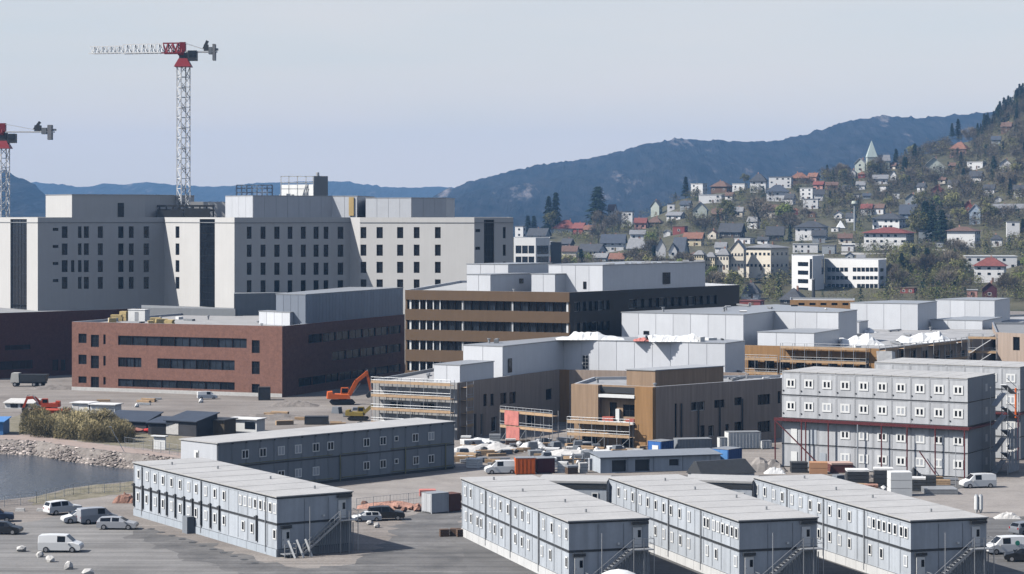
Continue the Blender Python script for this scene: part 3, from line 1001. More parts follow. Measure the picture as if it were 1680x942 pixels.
def slab(root, off, p0, d, nn, u0, u1, z0, z1, k0, k1, m, name):
    P = lambda u, k: (p0[0] + d[0] * u + nn[0] * k, p0[1] + d[1] * u + nn[1] * k)
    mb = MB(); mb.prism([P(u0, k1), P(u1, k1), P(u1, k0), P(u0, k0)], z0, z1)
    return mb.build(name, m, root, off)
zz = lambda y: zat(y, 367)
# framed bay: projecting timber cheeks with a white lintel and ledge round the opening
slab(house2, fo, fL, df_, nf, ua(943), ua(987), zz(692), ZF - .02, 0.01, 1.3, M_TIMBER, 'bay_cheek')
slab(house2, fo, fL, df_, nf, ua(1046), ua(1075.5), 0.02, ZF - .04, 0.01, 1.1, M_TIMBERO, 'bay_cheek')
slab(house2, fo, fL, df_, nf, ua(987) + .01, ua(1046) - .01, zz(645), ZF - .3, 0.01, 0.5, M_DKSTEEL, 'bay_head')
slab(house2, fo, fL, df_, nf, ua(987) + .01, ua(1046) - .01, zz(652), zz(647), 0.01, 1.25, M_WHITE, 'lintel')
slab(house2, fo, fL, df_, nf, ua(987) + .01, ua(1046) - .01, zz(695), zz(691), 0.01, 1.5, M_OFFWHITE, 'ledge')
slab(house2, fo, fL, df_, nf, ua(992), ua(1010), zz(691), zz(684), 0.1, 0.9, mat('red brick pack', (.45, .12, .09), var=.2), 'brick_pack')
slab(house2, fo, fL, df_, nf, ua(1012), ua(1018), zz(691), zz(671), 0.1, 0.5, M_WHITE, 'window_reveal')
slab(house2, fo, fL, df_, nf, ua(1030), ua(1044), zz(691), zz(686), 0.1, 0.9, mat('red brick pack', (.45, .12, .09), var=.2), 'brick_pack')
dg, Lg = v2(fN, fR); ng = (dg[1], -dg[0])
ub = lambda x: uof(fN, fR, x)[0]
for x in (1117, 1145, 1180, 1217):
    mb = MB(); u = ub(x)
    mb.bar((fN[0] + dg[0] * u + ng[0] * .15, fN[1] + dg[1] * u + ng[1] * .15, 0), (fN[0] + dg[0] * u + ng[0] * .15, fN[1] + dg[1] * u + ng[1] * .15, 7.2), .28)
    mb.build('dark_post', M_DKSTEEL, house2, fo)
for (xa, xb) in ((1119, 1144), (1147, 1179), (1182, 1204)):
    slab(house2, fo, fN, dg, ng, ub(xa), ub(xb), 0.05, 6.4, 0.005, .05, mat('paler board', (.245, .185, .15), var=.15, stretch=(2.2, 2.2, .12), scale=1.0), 'board_panel') if False else None
f3 = ell(1075, 367.5, 1028, 1187, 5, s1, v2(fN, fR)[0])
penthouse(house2, fo, f3, ZF - .5, 12.5, M_TIMBER, 0, roofm=mat('pine box roof', (.36, .37, .38), var=.1))

# --- low timber wards at the back right with panelled rooftop boxes
w1, w2 = (-0.9, 0.43), (0.43, 0.9)
gN0 = at(1205, 429.4); gN = run(gN0, (0.9, -0.43), 1442); gR = at(1628, 459)
gp = [gN0, gN, gR, (132, 563), (60, 520)]
ZG = 13.2
gw = [pxwin(gN0, gN, 1228 + 26 * i, 1244 + 26 * i, 588, 604, nx=2) for i in range(8)]
gw1 = [pxwin(gN, gR, 1452 + 20 * i, 1463 + 20 * i, 575, 592) for i in range(8)]
wards, go = building('timber_wards', 'long timber wards at the back with pale rooftop boxes and white tarpaulins', 'building', gp, 0, ZG,
                     [M_TIMBERO, M_TIMBERD, M_TIMBERD, M_TIMBERD, M_TIMBERD], {0: gw, 1: gw1}, roofm=mat('wards roof', (0.36, 0.355, 0.35), var=.25, scale=.3))
c = at(1220, 430.3); a = run(c, w2, 1270); b = run(a, (0.9, -0.43), 1376)
fg = [run(c, w1, 1020), c, a, b, run(b, w2, 1406), (56, 478)]
penthouse(wards, go, fg, 0.1, 18.8, M_PANEL, 3.8, (0, 2), wins=[(0, pxwin(fg[0], fg[1], 1056, 1065, 543, 556, nz=3))], pm=M_PANEL)
penthouse(wards, go, ell(1336, 423.3, 1243, 1377, 8, w1, w2), ZG - .6, 15.65, M_PANEL, 4.0, (0,), pm=M_PANEL)
penthouse(wards, go, ell(1506, 493, 1395, 1537, 10, w1, w2), ZG - .6, 18.4, M_PANEL, 3.8, (0,), pm=M_PANEL)
penthouse(wards, go, ell(1632, 528, 1535, 1657, 10, w1, w2), ZG - .6, 17.8, M_PANEL, 3.8, (0,), pm=M_PANEL)
penthouse(wards, go, ell(1612, 495.5, 1527, 1643, 8, w1, w2), ZG - .6, 14.6, M_PANEL, 4.0, (0,), pm=M_PANEL)
penthouse(wards, go, ell(1410, 479.6, 1376, 1424, 6, w1, w2), ZG - .6, 15.1, M_PANEL, 3.0, (0,), pm=M_PANEL)
roof_bits(wards, go, gp, ZG - .5, 26, 5)
roof_bits(wards, go, fg, 18.96, 10, 6)
roof_bits(clinic, eo, ep, ZE - .5, 8, 7)
roof_bits(clinic, eo, fe, 14.91, 8, 8)
roof_bits(house2, fo, fp, ZF - .5, 8, 9)
roof_bits(brick, bo, cp, ZB - .5, 14, 10)
roof_bits(offi, oo, dp, ZD - .5, 6, 11)
roof_bits(hosp, ho, ph2, 42.66, 4, 12)
# brown building at the right edge
rp = [at(1634, 456), at(1760, 442), (126, 498), (106, 498)]
building('timber_house', 'dark brown timber building at the right edge behind the container stack', 'building', rp, 0, 14.2, M_TIMBERD,
         {0: [pxwin(rp[0], rp[1], 1662, 1673, 553, 575), pxwin(rp[0], rp[1], 1690, 1702, 553, 575)]}, roofm=mat('grey tile', (.25, .25, .25)))
# low timber strip building further back
sp = [at(1296, 660), at(1402, 655), at(1402, 675), at(1296, 680)]
building('timber_shed', 'long low timber sided building in front of the white modern block', 'building', sp, 0, zat(492, 660), M_TIMBERO,
         {0: [pxwin(sp[0], sp[1], 1310 + 18 * i, 1320 + 18 * i, 497, 501) for i in range(5)]}, roofm=mat('pale tin roof', (.45, .44, .43)))

# loose white tarpaulins and packs on the roofs
def crumple(name, label, cat, x0, x1, ybase, ytop, z, m, seed, group=None, depth=4.0, nx=14, ny=8, prof=None):
    rr = random.Random(seed)
    prof = prof or [(0, .1), (.1, .6), (.25, .4), (.4, .9), (.5, .65), (.7, 1), (.85, .5), (1, .1)]
    def pf(s):
        for (a, b), (c, d) in zip(prof, prof[1:]):
            if s <= c:
                return b + (d - b) * (s - a) / (c - a)
        return prof[-1][1]
    D = gd(ybase, z)
    X0, X1 = at(x0, D)[0], at(x1, D)[0]
    H = (ybase - ytop) / F * D * .72
    mb = MB()
    for j in range(ny + 1):
        for i in range(nx + 1):
            s, t = i / nx, j / ny
            e = min(1, 4.0 * min(t, 1 - t)) * pf(s)
            h = H * e * (0.80 + 0.30 * mnoise.noise(Vector((i * .33 + seed * 3, j * .5, seed))) + .06 * rr.random())
            mb.v.append((X0 + (X1 - X0) * s + rr.uniform(-.1, .1), D + depth * t + rr.uniform(-.15, .15), h))
    for j in range(ny):
        for i in range(nx):
            a = j * (nx + 1) + i
            mb.f.append((a, a + 1, a + nx + 2, a + nx + 1)); mb.m.append(0)
    ox = (X0 + X1) / 2
    o = mb.build(name, m, None, (ox, D, 0), (ox, D, z))
    return tag(o, label, cat, group)
crumple('tarpaulin', 'crumpled white tarpaulin on the clinic roof in front of the brown office', 'tarpaulin', 912, 1024, 558, 539, 14.92, M_WHITE, 1, depth=6, nx=26, prof=[(0, .1), (.1, .3), (.2, .35), (.27, .95), (.62, 1), (.7, .6), (.8, .45), (1, .15)])
crumple('tarpaulin', 'long white tarpaulin bundle below the panelled ward wall', 'tarpaulin', 1064, 1148, 561, 542, 14.92, M_WHITE, 2, depth=6, nx=26, prof=[(0, .65), (.05, .75), (.75, .7), (.8, .7), (.88, 1), (.97, .95), (1, .2)])
crumple('tarpaulin', 'white sheeting heaped over the middle ward roof beside the low box', 'tarpaulin', 1378, 1452, 567, 538, 12.75, M_WHITE, 3, depth=7, nx=12)
crumple('tarpaulin', 'white sheeting spread along the right ward roof left of the scaffold stair', 'tarpaulin', 1478, 1572, 563, 535, 12.75, M_WHITE, 4, depth=8, nx=20)
crumple('tarpaulin', 'white sheet flat on the ward roof behind the heaped sheeting', 'tarpaulin', 1408, 1440, 546, 536, 12.75, M_WHITE, 5, depth=6)
crumple('debris_sheet', 'reddish sheet lying between the two white tarpaulins on the clinic roof', 'sheet', 1040, 1066, 560, 551, 14.92, M_PINK, 6, depth=4)
mb = MB(); a = at(1452, 413)
mb.face([(a[0] - 1.6, a[1], 13.0), (a[0] + 1.2, a[1] - .2, 13.0), (a[0] + 1.5, a[1] - .5, 7.5), (a[0] - 1.2, a[1] - .3, 7.0)])
mb.face([(a[0] + 1.2, a[1] - .2, 13.0), (a[0] + 1.9, a[1] + .4, 12.8), (a[0] + 2.1, a[1] + .2, 7.2), (a[0] + 1.5, a[1] - .5, 7.5)])
tag(mb.build('hanging_sheet', M_OFFWHITE, None, (a[0], a[1], 0), (a[0], a[1], 0)), 'pale plastic sheet hanging down the dark ward wall', 'sheet')
r = random.Random(5)
for k, (x, y, w_, h_) in enumerate(((184, 529, 1.6, 1.5), (192, 527, 2.4, 2.2), (203, 526, 1.6, 3.2), (255, 530, 2.2, 1.8), (266, 531, 2.6, 1.6), (278, 532, 1.8, 1.5), (248, 531, 1.2, 1.0))):
    D = gd(y, ZB - .5); X = at(x, D)[0]
    mb = MB()
    lay = 3
    for q in range(lay):
        j = r.uniform(-.12, .12)
        mb.box(-w_ / 2 + j, w_ / 2 + j, -.8, .8, .65 * h_ * q / lay + (.03 if q else 0), .65 * h_ * (q + 1) / lay)
    lab = ['small yellow insulation pack at the left end of the brick roof', 'wide yellow insulation pack beside the white roof cabin', 'tallest yellow insulation pack, leaning on the white roof cabin',
           'yellow insulation pack just right of the white roof cabin', 'widest yellow insulation pack right of the roof cabin', 'rightmost yellow insulation pack on the brick roof', 'low yellow pack half hidden by its neighbour on the brick roof'][k]
    tag(mb.build('insulation_pack', M_YELLOW, None, None, (X, D, ZB - .5 + .004), r.uniform(-.3, .3)), lab, 'insulation pack', 'insulation packs on the brick roof')
D = gd(527, ZB - .5); X = at(228, D)[0]
t_ = thing('roof_cabin', 'white cabin standing among yellow packs on the brick roof', 'cabin', (X, D, ZB - .496), R(-20))
mb = MB(); mb.box(-2.1, 2.1, -1.1, 1.1, 0, 2.5); mb.build('body', M_WHITE, t_)
mb = MB(); mb.box(-2.2, 2.2, -1.2, 1.2, 2.504, 2.65); mb.build('roof', M_OFFWHITE, t_)
mb = MB(); mb.box(-.45, .45, -1.14, -1.1, .1, 2.1); mb.build('door', M_STEEL, t_)
# ================================================================ CONTAINER BUILDINGS
WJ = {}
def win_joined(w, h, nx, fm, gm, fw):
    key = (round(w, 2), round(h, 2), nx, fm.name, gm.name, fw)
    if key not in WJ:
        a = MB()
        a.box(0, w, -0.03, 0.03, 0, fw); a.box(0, w, -0.03, 0.03, h - fw, h)
        a.box(0, fw, -0.03, 0.03, fw, h - fw); a.box(w - fw, w, -0.03, 0.03, fw, h - fw)
        for i in range(1, nx):
            a.box(w * i / nx - fw * .5, w * i / nx + fw * .5, -0.025, 0.03, fw, h - fw)
        a.face([(.01, 0.0, .01), (w - .01, 0.0, .01), (w - .01, 0.0, h - .01), (.01, 0.0, h - .01)], 1)
        WJ[key] = a.mesh('window', [fm, gm])
    return WJ[key]
M_BLIND = mat('window with blind', (0.42, 0.44, 0.47), rough=0.4, var=0.05)
def module_mesh(m, w, h, dep, mat_):
    a = MB()
    g_ = 0.03
    a.box(g_, w - g_, 0, dep, 0.03, h - .03)
    # corner posts and rails standing proud of the sheet
    a.box(g_ - .01, g_ + .12, -.04, .02, 0.02, h - .02); a.box(w - g_ - .12, w - g_ + .01, -.04, .02, 0.02, h - .02)
    a.box(g_ + .13, w - g_ - .13, -.035, .02, h - .19, h - .025); a.box(g_ + .13, w - g_ - .13, -.035, .02, .025, .17)
    return a.mesh('container_module', mat_)
MODC = {}
def container_rows(root, L, W, nmod, z0, hs, mat_, wins, rgen, blind=.35, wide=False):
    """modules side by side along local x; wins = {(floor): [(u centre, width, sill, height, panes)]}"""
    w = L / nmod
    mods = {}
    z = z0
    for fl, h in enumerate(hs):
        key = (round(w, 3), h, W, mat_.name)
        if key not in MODC:
            MODC[key] = module_mesh('m', w, h, W, mat_)
        for i in range(nmod):
            mods[(fl, i)] = link('container_module', MODC[key], root, (i * w, 0, z))
        for (uc, ww, sill, wh, nx) in wins.get(fl, []):
            i = min(nmod - 1, max(0, int(uc / w)))
            gm = M_BLIND if rgen.random() < blind else M_GLASS
            link('window', win_joined(ww, wh, nx, M_WHITE, gm, .27 if wide else .13), mods[(fl, i)], (uc - ww / 2 - i * w, -.055, sill))
        z += h
    return mods, z
def stair(root, x, v0, v1, z0, z1, k0=0.15, wd=1.0, m=None):
    """outside stair on the end wall x: climbs from v0 at z0 to v1 at z1"""
    m = m or M_STEEL
    o = MB()
    n = 14
    for s in (k0, k0 + wd):
        o.bar((x + s, v0, z0), (x + s, v1, z1), .06, .26)
    st = o.build('stair_stringer', m, root)
    t = MB(); t.box(k0 + .04, k0 + wd - .04, -.13, .13, -.02, .03)
    me = t.mesh('tread', m)
    for i in range(n):
        f_ = (i + .5) / n
        link('tread', me, st, (x, v0 + (v1 - v0) * f_, z0 + (z1 - z0) * f_ + .06))
    rl = MB()
    for s in (k0 + wd,):
        for hh in (.55, 1.05):
            rl.bar((x + s, v0, z0 + hh), (x + s, v1, z1 + hh), .05)
        for i in range(8):
            f_ = i / 7
            zz_ = z0 + (z1 - z0) * f_; vv = v0 + (v1 - v0) * f_
            rl.bar((x + s, vv, zz_), (x + s, vv, zz_ + 1.05), .05)
    rl.build('handrail', m, root)
def landing(root, x, v0, v1, z, k, m=None, legs=True):
    m = m or M_STEEL
    o = MB(); o.box(x + .05, x + k, v0, v1, z - .1, z); o.build('landing', m, root)
    r_ = MB()
    for hh in (.55, 1.08):
        r_.bar((x + k - .03, v0, z + hh), (x + k - .03, v1, z + hh), .05); r_.bar((x + .08, v1, z + hh), (x + k, v1, z + hh), .05)
    for v in (v0, (v0 + v1) / 2, v1):
        r_.bar((x + k - .03, v, 0 if legs else z), (x + k - .03, v, z + 1.08), .07)
    r_.build('landing_rail', m, root)
def door(root, p, d, w, h, m, name='door'):
    a = MB(); a.box(0, w, -.05, .03, 0, h)
    o = a.build(name, m, root, None, p, math.atan2(d[1], d[0]))
    b = MB(); b.box(w * .55, w * .9, -.07, -.04, h * .5, h * .86); b.build('door_glass', M_GLASS, o)
    c = MB(); c.box(w * .08, w * .14, -.12, -.05, h * .42, h * .48); c.build('door_handle', M_STEEL, o)
    return o
def site_office(label, Fp, Np, W, ztop, skirt, nmod, up, lo, pipes, seed, skirtm, group, mat_=M_CONT, ww=.78, blackpipes=()):
    d, L = v2(Fp, Np)
    root = thing('site_office', label, 'site office', (Fp[0], Fp[1], 0), math.atan2(d[1], d[0]), group)
    h = round((ztop - .3 - skirt) / 2, 3)
    rg = random.Random(seed)
    u = lambda x: uof(Fp, Np, x)[0]
    wins = {1: [(u(x), ww, 1.12, 1.15, 1) for x in up], 0: [(u(x), ww, 1.05, 1.15, 1) for x in lo]}
    core = MB(); core.box(.05, L - .05, .06, W - .06, 0.02, ztop - .28); core.build('frame', M_DKSTEEL, root)
    container_rows(root, L, W, nmod, skirt, [h, h], mat_, wins, rg)
    m = MB(); m.box(-.02, L + .03, -.07, W + .02, skirt + h - .13, skirt + h + .11); m.build('floor_band', M_DKSTEEL, root)
    m = MB(); m.box(-.05, L + .06, -.1, W + .05, ztop - .3, ztop - .13); m.build('fascia', M_DKSTEEL, root)
    m = MB(); m.box(-.18, L + .16, -.2, W + .16, ztop - .126, ztop); m.build('roof', M_ROOFLT, root)
    sm_ = MB(); sm_.box(-.035, .035, -.18, W + .14, 0, .02); sme = sm_.mesh('roof_seam', M_ROOFLT)
    for i in range(1, 8):
        link('roof_seam', sme, root, (L * i / 8, 0, ztop + .002))
    for i in range(4):
        m = MB(); m.cyl((0, 0, 0), (0, 0, .35), .12, n=8); m.build('roof_vent', M_STEEL, root, None, (L * (i + .4 + rg.uniform(-.2, .2)) / 4, W * rg.uniform(.25, .8), ztop))
    n_ = int(L / 2.44)
    sk = MB(); sk.box(0.02, L / n_ - .02, -.12, -.02, 0, skirt - .02); me = sk.mesh('skirt_panel', skirtm)
    for i in range(n_):
        link('skirt_panel', me, root, (i * L / n_, 0, 0))
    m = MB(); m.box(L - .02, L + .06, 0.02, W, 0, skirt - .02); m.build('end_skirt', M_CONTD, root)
    for x in pipes:
        m = MB(); m.cyl((u(x), -.13, .3), (u(x), -.13, ztop - .35), .075, n=8); m.build('downpipe', M_STEEL, root)
    for x in blackpipes:
        m = MB(); uu = u(x); zb = skirt + h
        m.box(uu - .11, uu + .11, -.22, -.08, skirt + .35, zb + .45); m.box(uu - .6, uu - .11, -.2, -.08, zb + .1, zb + .3)
        m.build('vent_duct', M_DKSTEEL, root)
    # end wall: panel seams, doors, stair, lamp
    for v in (W * .36, W * .68):
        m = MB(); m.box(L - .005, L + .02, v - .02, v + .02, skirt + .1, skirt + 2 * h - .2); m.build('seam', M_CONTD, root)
    door(root, (L + .07, .55, skirt + .12), (0, 1), .95, 2.05, M_WHITE)
    door(root, (L + .07, W - 1.75, skirt + h + .12), (0, 1), .95, 2.05, M_WHITE)
    m = MB(); m.box(L + .05, L + .35, W - 1.95, W - .1, ztop - .62, ztop - .33); m.build('door_hood', M_DKSTEEL, root)
    m = MB(); m.box(L + .05, L + .25, .35, 1.7, skirt + 2.3, skirt + 2.6); m.build('door_hood', M_DKSTEEL, root)
    landing(root, L, W - 2.1, W + .1, skirt + h + .05, 1.35)
    stair(root, L, max(1.6, W - 2.1 - 4.6), W - 2.1, skirt * .3, skirt + h + .02)
    landing(root, L, .3, 1.7, max(.3, skirt * .5), 1.3, legs=True)
    sl = MB(); sl.box(.9, .96, 0, .09, 0, 1)
    for i in range(16):
        v = W - 4.4 + i * .28
        top = skirt * .3 + (skirt + h - skirt * .3) * min(1, max(.12, (v - max(1.6, W - 6.7)) / 4.6)) - .35
        m = MB(); m.box(L + .55, L + .6, v, v + .12, .05, max(.3, top)); m.build('slat', M_CONTD, root)
    m = MB(); m.box(L + .05, L + .2, W * .6, W * .6 + .25, skirt + h + .5, skirt + h + .7); m.build('wall_lamp', M_WHITE, root)
    m = MB(); m.cyl((L + 1.9, W * .33, 0), (L + 1.9, W * .33, skirt + h * 1.7), .05, n=6); m.build('lamp_post', M_STEEL, root)
    return root, d, L
gl = 'two storey grey site offices in the container yard'
pale_skirt = mat('pale skirt board', (.62, .62, .61), var=.08, streak=.1)
dirR = v2(at(758, 266.7), at(934, 229))[0]
f1, n1 = at(758, 266.7), at(934, 229)
site_office('leftmost of the three parallel grey site offices, beside the brown pallets', f1, n1, 8.6, 6.9, .95, 16,
            [764, 773, 791, 805, 812.5, 822, 834, 846.5, 857.5, 867.5, 892.5, 906, 919, 930], [765, 773.5, 784, 790, 805, 812.5, 823.5, 846, 857, 867.5, 889.5, 903.5, 930], [798, 839, 885], 21, pale_skirt, gl)
f2_, n2_ = at(1000, 267.5), at(1213.5, 229.5)
site_office('middle of the three parallel grey site offices', f2_, n2_, 8.6, 6.9, .95, 16,
            [1015.5, 1026.6, 1038.7, 1050.8, 1063.6, 1076.5, 1089.6, 1101.6, 1115.8, 1131, 1157, 1162.5, 1171.8, 1178.7, 1186.4, 1194, 1201.8, 1209],
            [1076, 1089.6, 1103, 1117, 1130.4, 1160.7, 1175.6, 1207.5], [1045, 1098, 1151], 22, pale_skirt, gl)
f3_, n3_ = at(1238, 267.5), at(1495, 229.5)
site_office('rightmost of the three parallel grey site offices, in front of the parked van', f3_, n3_, 8.6, 6.9, .95, 16,
            [1242, 1255.5, 1270, 1284, 1299.8, 1314, 1330, 1344.8, 1362, 1378, 1394.3, 1427, 1434.6, 1443, 1451.4, 1460.3, 1469.3, 1479.6, 1487.3],
            [1330, 1344, 1362, 1378, 1394.3, 1428, 1446.7, 1486.5], [1292, 1352, 1419], 23, pale_skirt, gl)
fA, nA = at(220, 285), at(455, 250)
lb, dA, LA = site_office('large grey site office on the left car park with black ducts down its side', fA, nA, 9.3, 6.75, .85, 16,
            [228, 242, 255, 268, 282, 296, 310, 322.5, 338, 353, 368, 395, 403, 411, 419.5, 428, 436, 444, 451.5],
            [227, 241, 255, 268, 282, 296, 310, 322, 338, 353, 368, 399.5, 414, 451], [234, 331, 437], 24, mat('blue grey skirt', (.42, .46, .50), var=.08, streak=.1), gl,
            blackpipes=(221, 235.5, 248.7, 262.6, 275, 289, 303.5, 317.4, 331.3, 346.6, 361.3, 422.5))
# porch box on its long side and white handrails at its end door
m = MB(); uu = uof(fA, nA, 317)[0]; m.box(uu - .7, uu + .7, -1.1, -.15, 0, 2.0); m.build('porch', M_CONTD, lb)
for k in range(3):
    m = MB(); v = .6 + k * 1.05
    m.bar((LA + 1.5, v, 2.0), (LA + 2.0, v + .6, .05), .1, .22)
    m.build('stair_rail', M_WHITE, lb)

# link corridors between the three offices
for k, (a, b, lab) in enumerate(((f1, f2_, 'low flat roofed link between the left and middle site offices'), (f2_, f3_, 'low flat roofed link between the middle and right site offices'))):
    p = (a[0] + 8.9, a[1] + 1.0); q = (b[0] - .4, b[1] - .9)
    d, L = v2(p, q)
    root = thing('link_corridor', lab, 'corridor', (p[0], p[1], 0), math.atan2(d[1], d[0]))
    m = MB(); m.box(0, L, 0, 6, 0, 6.2); m.build('wall', M_CONT, root)
    m = MB(); m.box(-.05, L + .05, -.15, 6.1, 6.204, 6.45); m.build('roof', M_ROOFLT, root)
    m = MB(); m.box(0.02, L - .02, -.06, -.003, 5.5, 6.1); m.build('fascia', M_DKSTEEL, root)
    for i in range(3):
        link('window', win_joined(.8, 1.2, 1, M_WHITE, M_GLASS, .13), root, (L * (i + .5) / 3 - .4, -.05, 3.9))

# long dark two storey office in the middle
kF, kN = at(357, 305), at(745, 337)
dk, LK = v2(kF, kN)
root = thing('site_office', 'long slate two storey site office with yellow pipes in the middle of the site', 'site office', (kF[0], kF[1], 0), math.atan2(dk[1], dk[0]))
uk = lambda x: uof(kF, kN, x)[0]
ups = [402, 431, 461, 489, 518, 542, 601, 628, 681, 707]
los = [402, 431, 461, 489, 518, 601, 628, 682, 707]
wk = {1: [(uk(x), 1.25, .95, 1.25, 2) for x in ups] + [(uk(650), .8, 1.3, .8, 1)], 0: [(uk(x), 1.25, .9, 1.25, 2) for x in los] + [(uk(650), .8, 1.3, .8, 1)]}
m = MB(); m.box(.05, LK - .05, .06, 8.0, .02, 6.9); m.build('frame', M_DKSTEEL, root)
container_rows(root, LK, 8.1, 18, .35, [3.3, 3.3], M_CONTD, wk, random.Random(4), .2)
m = MB(); m.box(-.02, LK + .02, -.06, 8.13, 3.55, 3.75); m.build('floor_band', M_DKSTEEL, root)
m = MB(); m.box(-.2, LK + .2, -.2, 8.3, 6.98, 7.12); m.build('roof', M_ROOFLT, root)
for i in range(19):
    m = MB(); m.box(i * LK / 18 - .1, i * LK / 18 + .1, -.22, .1, 6.78, 6.976); m.build('roof_clip', M_DKSTEEL, root)
m_yp = mat('dull yellow pipe', (.22, .21, .13), var=.2)
for z in (3.95, .62):
    for (a, b) in ((390, 545), (560, 600), (640, 740)):
        m = MB(); m.cyl((uk(a), -.14, z), (uk(b), -.14, z), .06, n=6); m.build('pipe', m_yp, root)
for x in (557, 664, 730):
    m = MB(); m.cyl((uk(x), -.16, .1), (uk(x), -.16, 3.9), .1, n=6); m.build('pipe', m_yp, root)
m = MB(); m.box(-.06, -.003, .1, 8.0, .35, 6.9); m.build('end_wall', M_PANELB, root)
door(root, (-.1, 5.0, 3.8), (0, -1), .95, 2.0, M_WHITE)
m = MB(); m.box(-.1, -.065, 2.2, 7.6, 2.6, 3.5); m.build('louvre_strip', M_DKSTEEL, root)
stair(root, LK, 1.0, 6.0, .1, 3.6, .2)
landing(root, LK, 6.0, 7.9, 3.65, 1.3)

# four storey container stack on red steel
def stack(label, p0, p1, W, nmod, seed, wskip=()):
    d, L = v2(p0, p1)
    root = thing('container_stack', label, 'container stack', (p0[0], p0[1], 0), math.atan2(d[1], d[0]))
    w = L / nmod
    h = 3.42
    wn_ = {}
    for fl in range(2):
        wn_[fl] = [((i + .5) * w, 1.5, 1.1, 1.35, 2) for i in range(nmod)]
    m = MB(); m.box(.08, L - .08, .1, W - .1, .05, 13.9); m.build('frame', M_DKSTEEL, root)
    rg = random.Random(seed)
    wl_ = {fl: [t for k, t in enumerate(wn_[fl]) if (fl, k) not in wskip] for fl in (0, 1)}
    container_rows(root, L, W, nmod, .12, [h, h], M_CONTW, wl_, rg, .2, True)
    mods, z = container_rows(root, L, W, nmod, 7.45, [h - .02, h - .02], M_CONTW, wn_, rg, .2, True)
    for (fl, i) in mods:      # small vent beside the window
        v = MB(); v.box(.12, .34, -.08, -.04, .55, .75); v.build('vent', M_DKSTEEL, mods[(fl, i)])
    for i in range(nmod):
        m = MB(); m.box(.04, w - .04, -.1, W + .1, 0, .14)
        m.build('roof_panel', M_ROOFLT, root, None, (i * w, 0, 14.27))
    for zz_ in (3.54, 10.86):
        m = MB(); m.box(-.02, L + .02, -.06, W + .02, zz_ - .09, zz_ + .09); m.build('floor_band', M_DKSTEEL, root)
    for (za, zb) in ((.15, 3.4), (3.66, 6.85), (7.5, 10.74), (10.98, 14.2)):
        m = MB(); m.box(L + .005, L + .03, .06, W - .06, za, zb); m.build('shade_toned_end_panel', M_CONTD, root)  # same pale containers; slate tone puts the unlit end's shade into the colour
    m = MB(); m.box(.1, L - .1, -.02, .2, 6.9, 7.46); m.build('shadow_gap_plate', M_DKSTEEL, root)
    for v in (W * .5,):
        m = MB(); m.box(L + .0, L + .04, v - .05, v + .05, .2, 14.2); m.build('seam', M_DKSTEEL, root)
    for zz_ in (1.2, 4.6, 8.6, 12.0):
        m = MB(); m.box(L - .01, L + .05, W * .62, W * .62 + .9, zz_, zz_ + 1.1); m.build('end_window', M_BLIND, root)
    return root, d, L, w
sF, sN = at(1283, 340), at(1588, 325)
st, ds, LS = stack('four storey pale container stack raised on a red steel frame', sF, sN, 12.0, 10, 31, {(0, 0), (1, 0), (0, 1), (1, 1), (0, 2), (1, 2)})[:3]
us = lambda x: uof(sF, sN, x)[0]
for zz_ in (6.98, 7.3):
    m = MB(); m.box(-.9, LS + .5, -1.0, -.85, zz_, zz_ + .12) if zz_ > 7 else m.box(-.9, LS + .5, -1.0, 12.4, zz_, zz_ + .3)
    m.build('steel_beam', M_REDST, st)
for x in (1276, 1319, 1326, 1363, 1411, 1450, 1492, 1538, 1586):
    m = MB(); m.box(-.08, .08, -1.01, -.85, 0, 7.0); m.build('steel_column', M_REDST if x < 1400 or x > 1580 else M_CONTD if x in (1411,) else M_REDST, st, None, (us(x), 0, 0))
for (x0, z0, x1, z1) in ((1277, 6.9, 1352, .4), (1455, 6.9, 1490, .4) if False else (1538, .4, 1512, 3.6)):
    m = MB(); m.bar((us(x0), -.93, z0), (us(x1), -.93, z1), .14); m.build('steel_brace', M_REDST, st)
for (x, fl) in ((1298, 1), (1330, 1), (1298, 0), (1345, 0)):
    m = MB(); m.box(0, 1.0, -.1, -.045, 0, 2.2); m.build('door', M_WHITE if x < 1300 else M_CONT, st, None, (us(x), 0, .2 + fl * 3.42))
# mesh clad stair tower at its end
tw = thing('stair_tower', 'grey mesh clad stair tower at the end of the container stack', 'stair tower', (sN[0] + ds[0] * .3, sN[1] + ds[1] * .3, 0), math.atan2(ds[1], ds[0]))
for (x, y) in ((1.0, 6.0), (3.6, 6.0), (1.0, 11.0), (3.6, 11.0)):
    m = MB(); m.box(x - .05, x + .05, y - .05, y + .05, 0, 12.8); m.build('post', M_STEEL, tw)
for fl in range(4):
    z0 = .1 + fl * 3.3
    for k in (0, 1):
        a, b = ((1.4, 6.2, z0), (1.4, 10.6, z0 + 1.6)) if k == 0 else ((2.9, 10.6, z0 + 1.6), (2.9, 6.2, z0 + 3.2))
        m = MB(); m.bar(a, b, .9, .12); m.bar((a[0] + .45, a[1], a[2] + 1), (b[0] + .45, b[1], b[2] + 1), .06); m.build('stair_flight', M_STEEL, tw)
    m = MB(); m.box(1.0, 3.6, 10.6, 11.0, z0 + 1.55, z0 + 1.65); m.build('landing', M_STEEL, tw)
m_net = mat('grey scaffold net', (.26, .28, .31), var=.25, scale=.8)
for fl in (0, 1):
    m = MB()
    for i in range(6):
        y0 = 6.0 + i * .8
        m.face([(3.72 + .08 * ((i + fl) % 2), y0, fl * 3.3 + .4), (3.72 + .08 * ((i + fl + 1) % 2), y0 + .78, fl * 3.3 + .4), (3.72 + .08 * (i % 2), y0 + .78, fl * 3.3 + 3.3), (3.72 + .08 * (i % 2), y0, fl * 3.3 + 3.5)])
    m.build('net', m_net, tw)
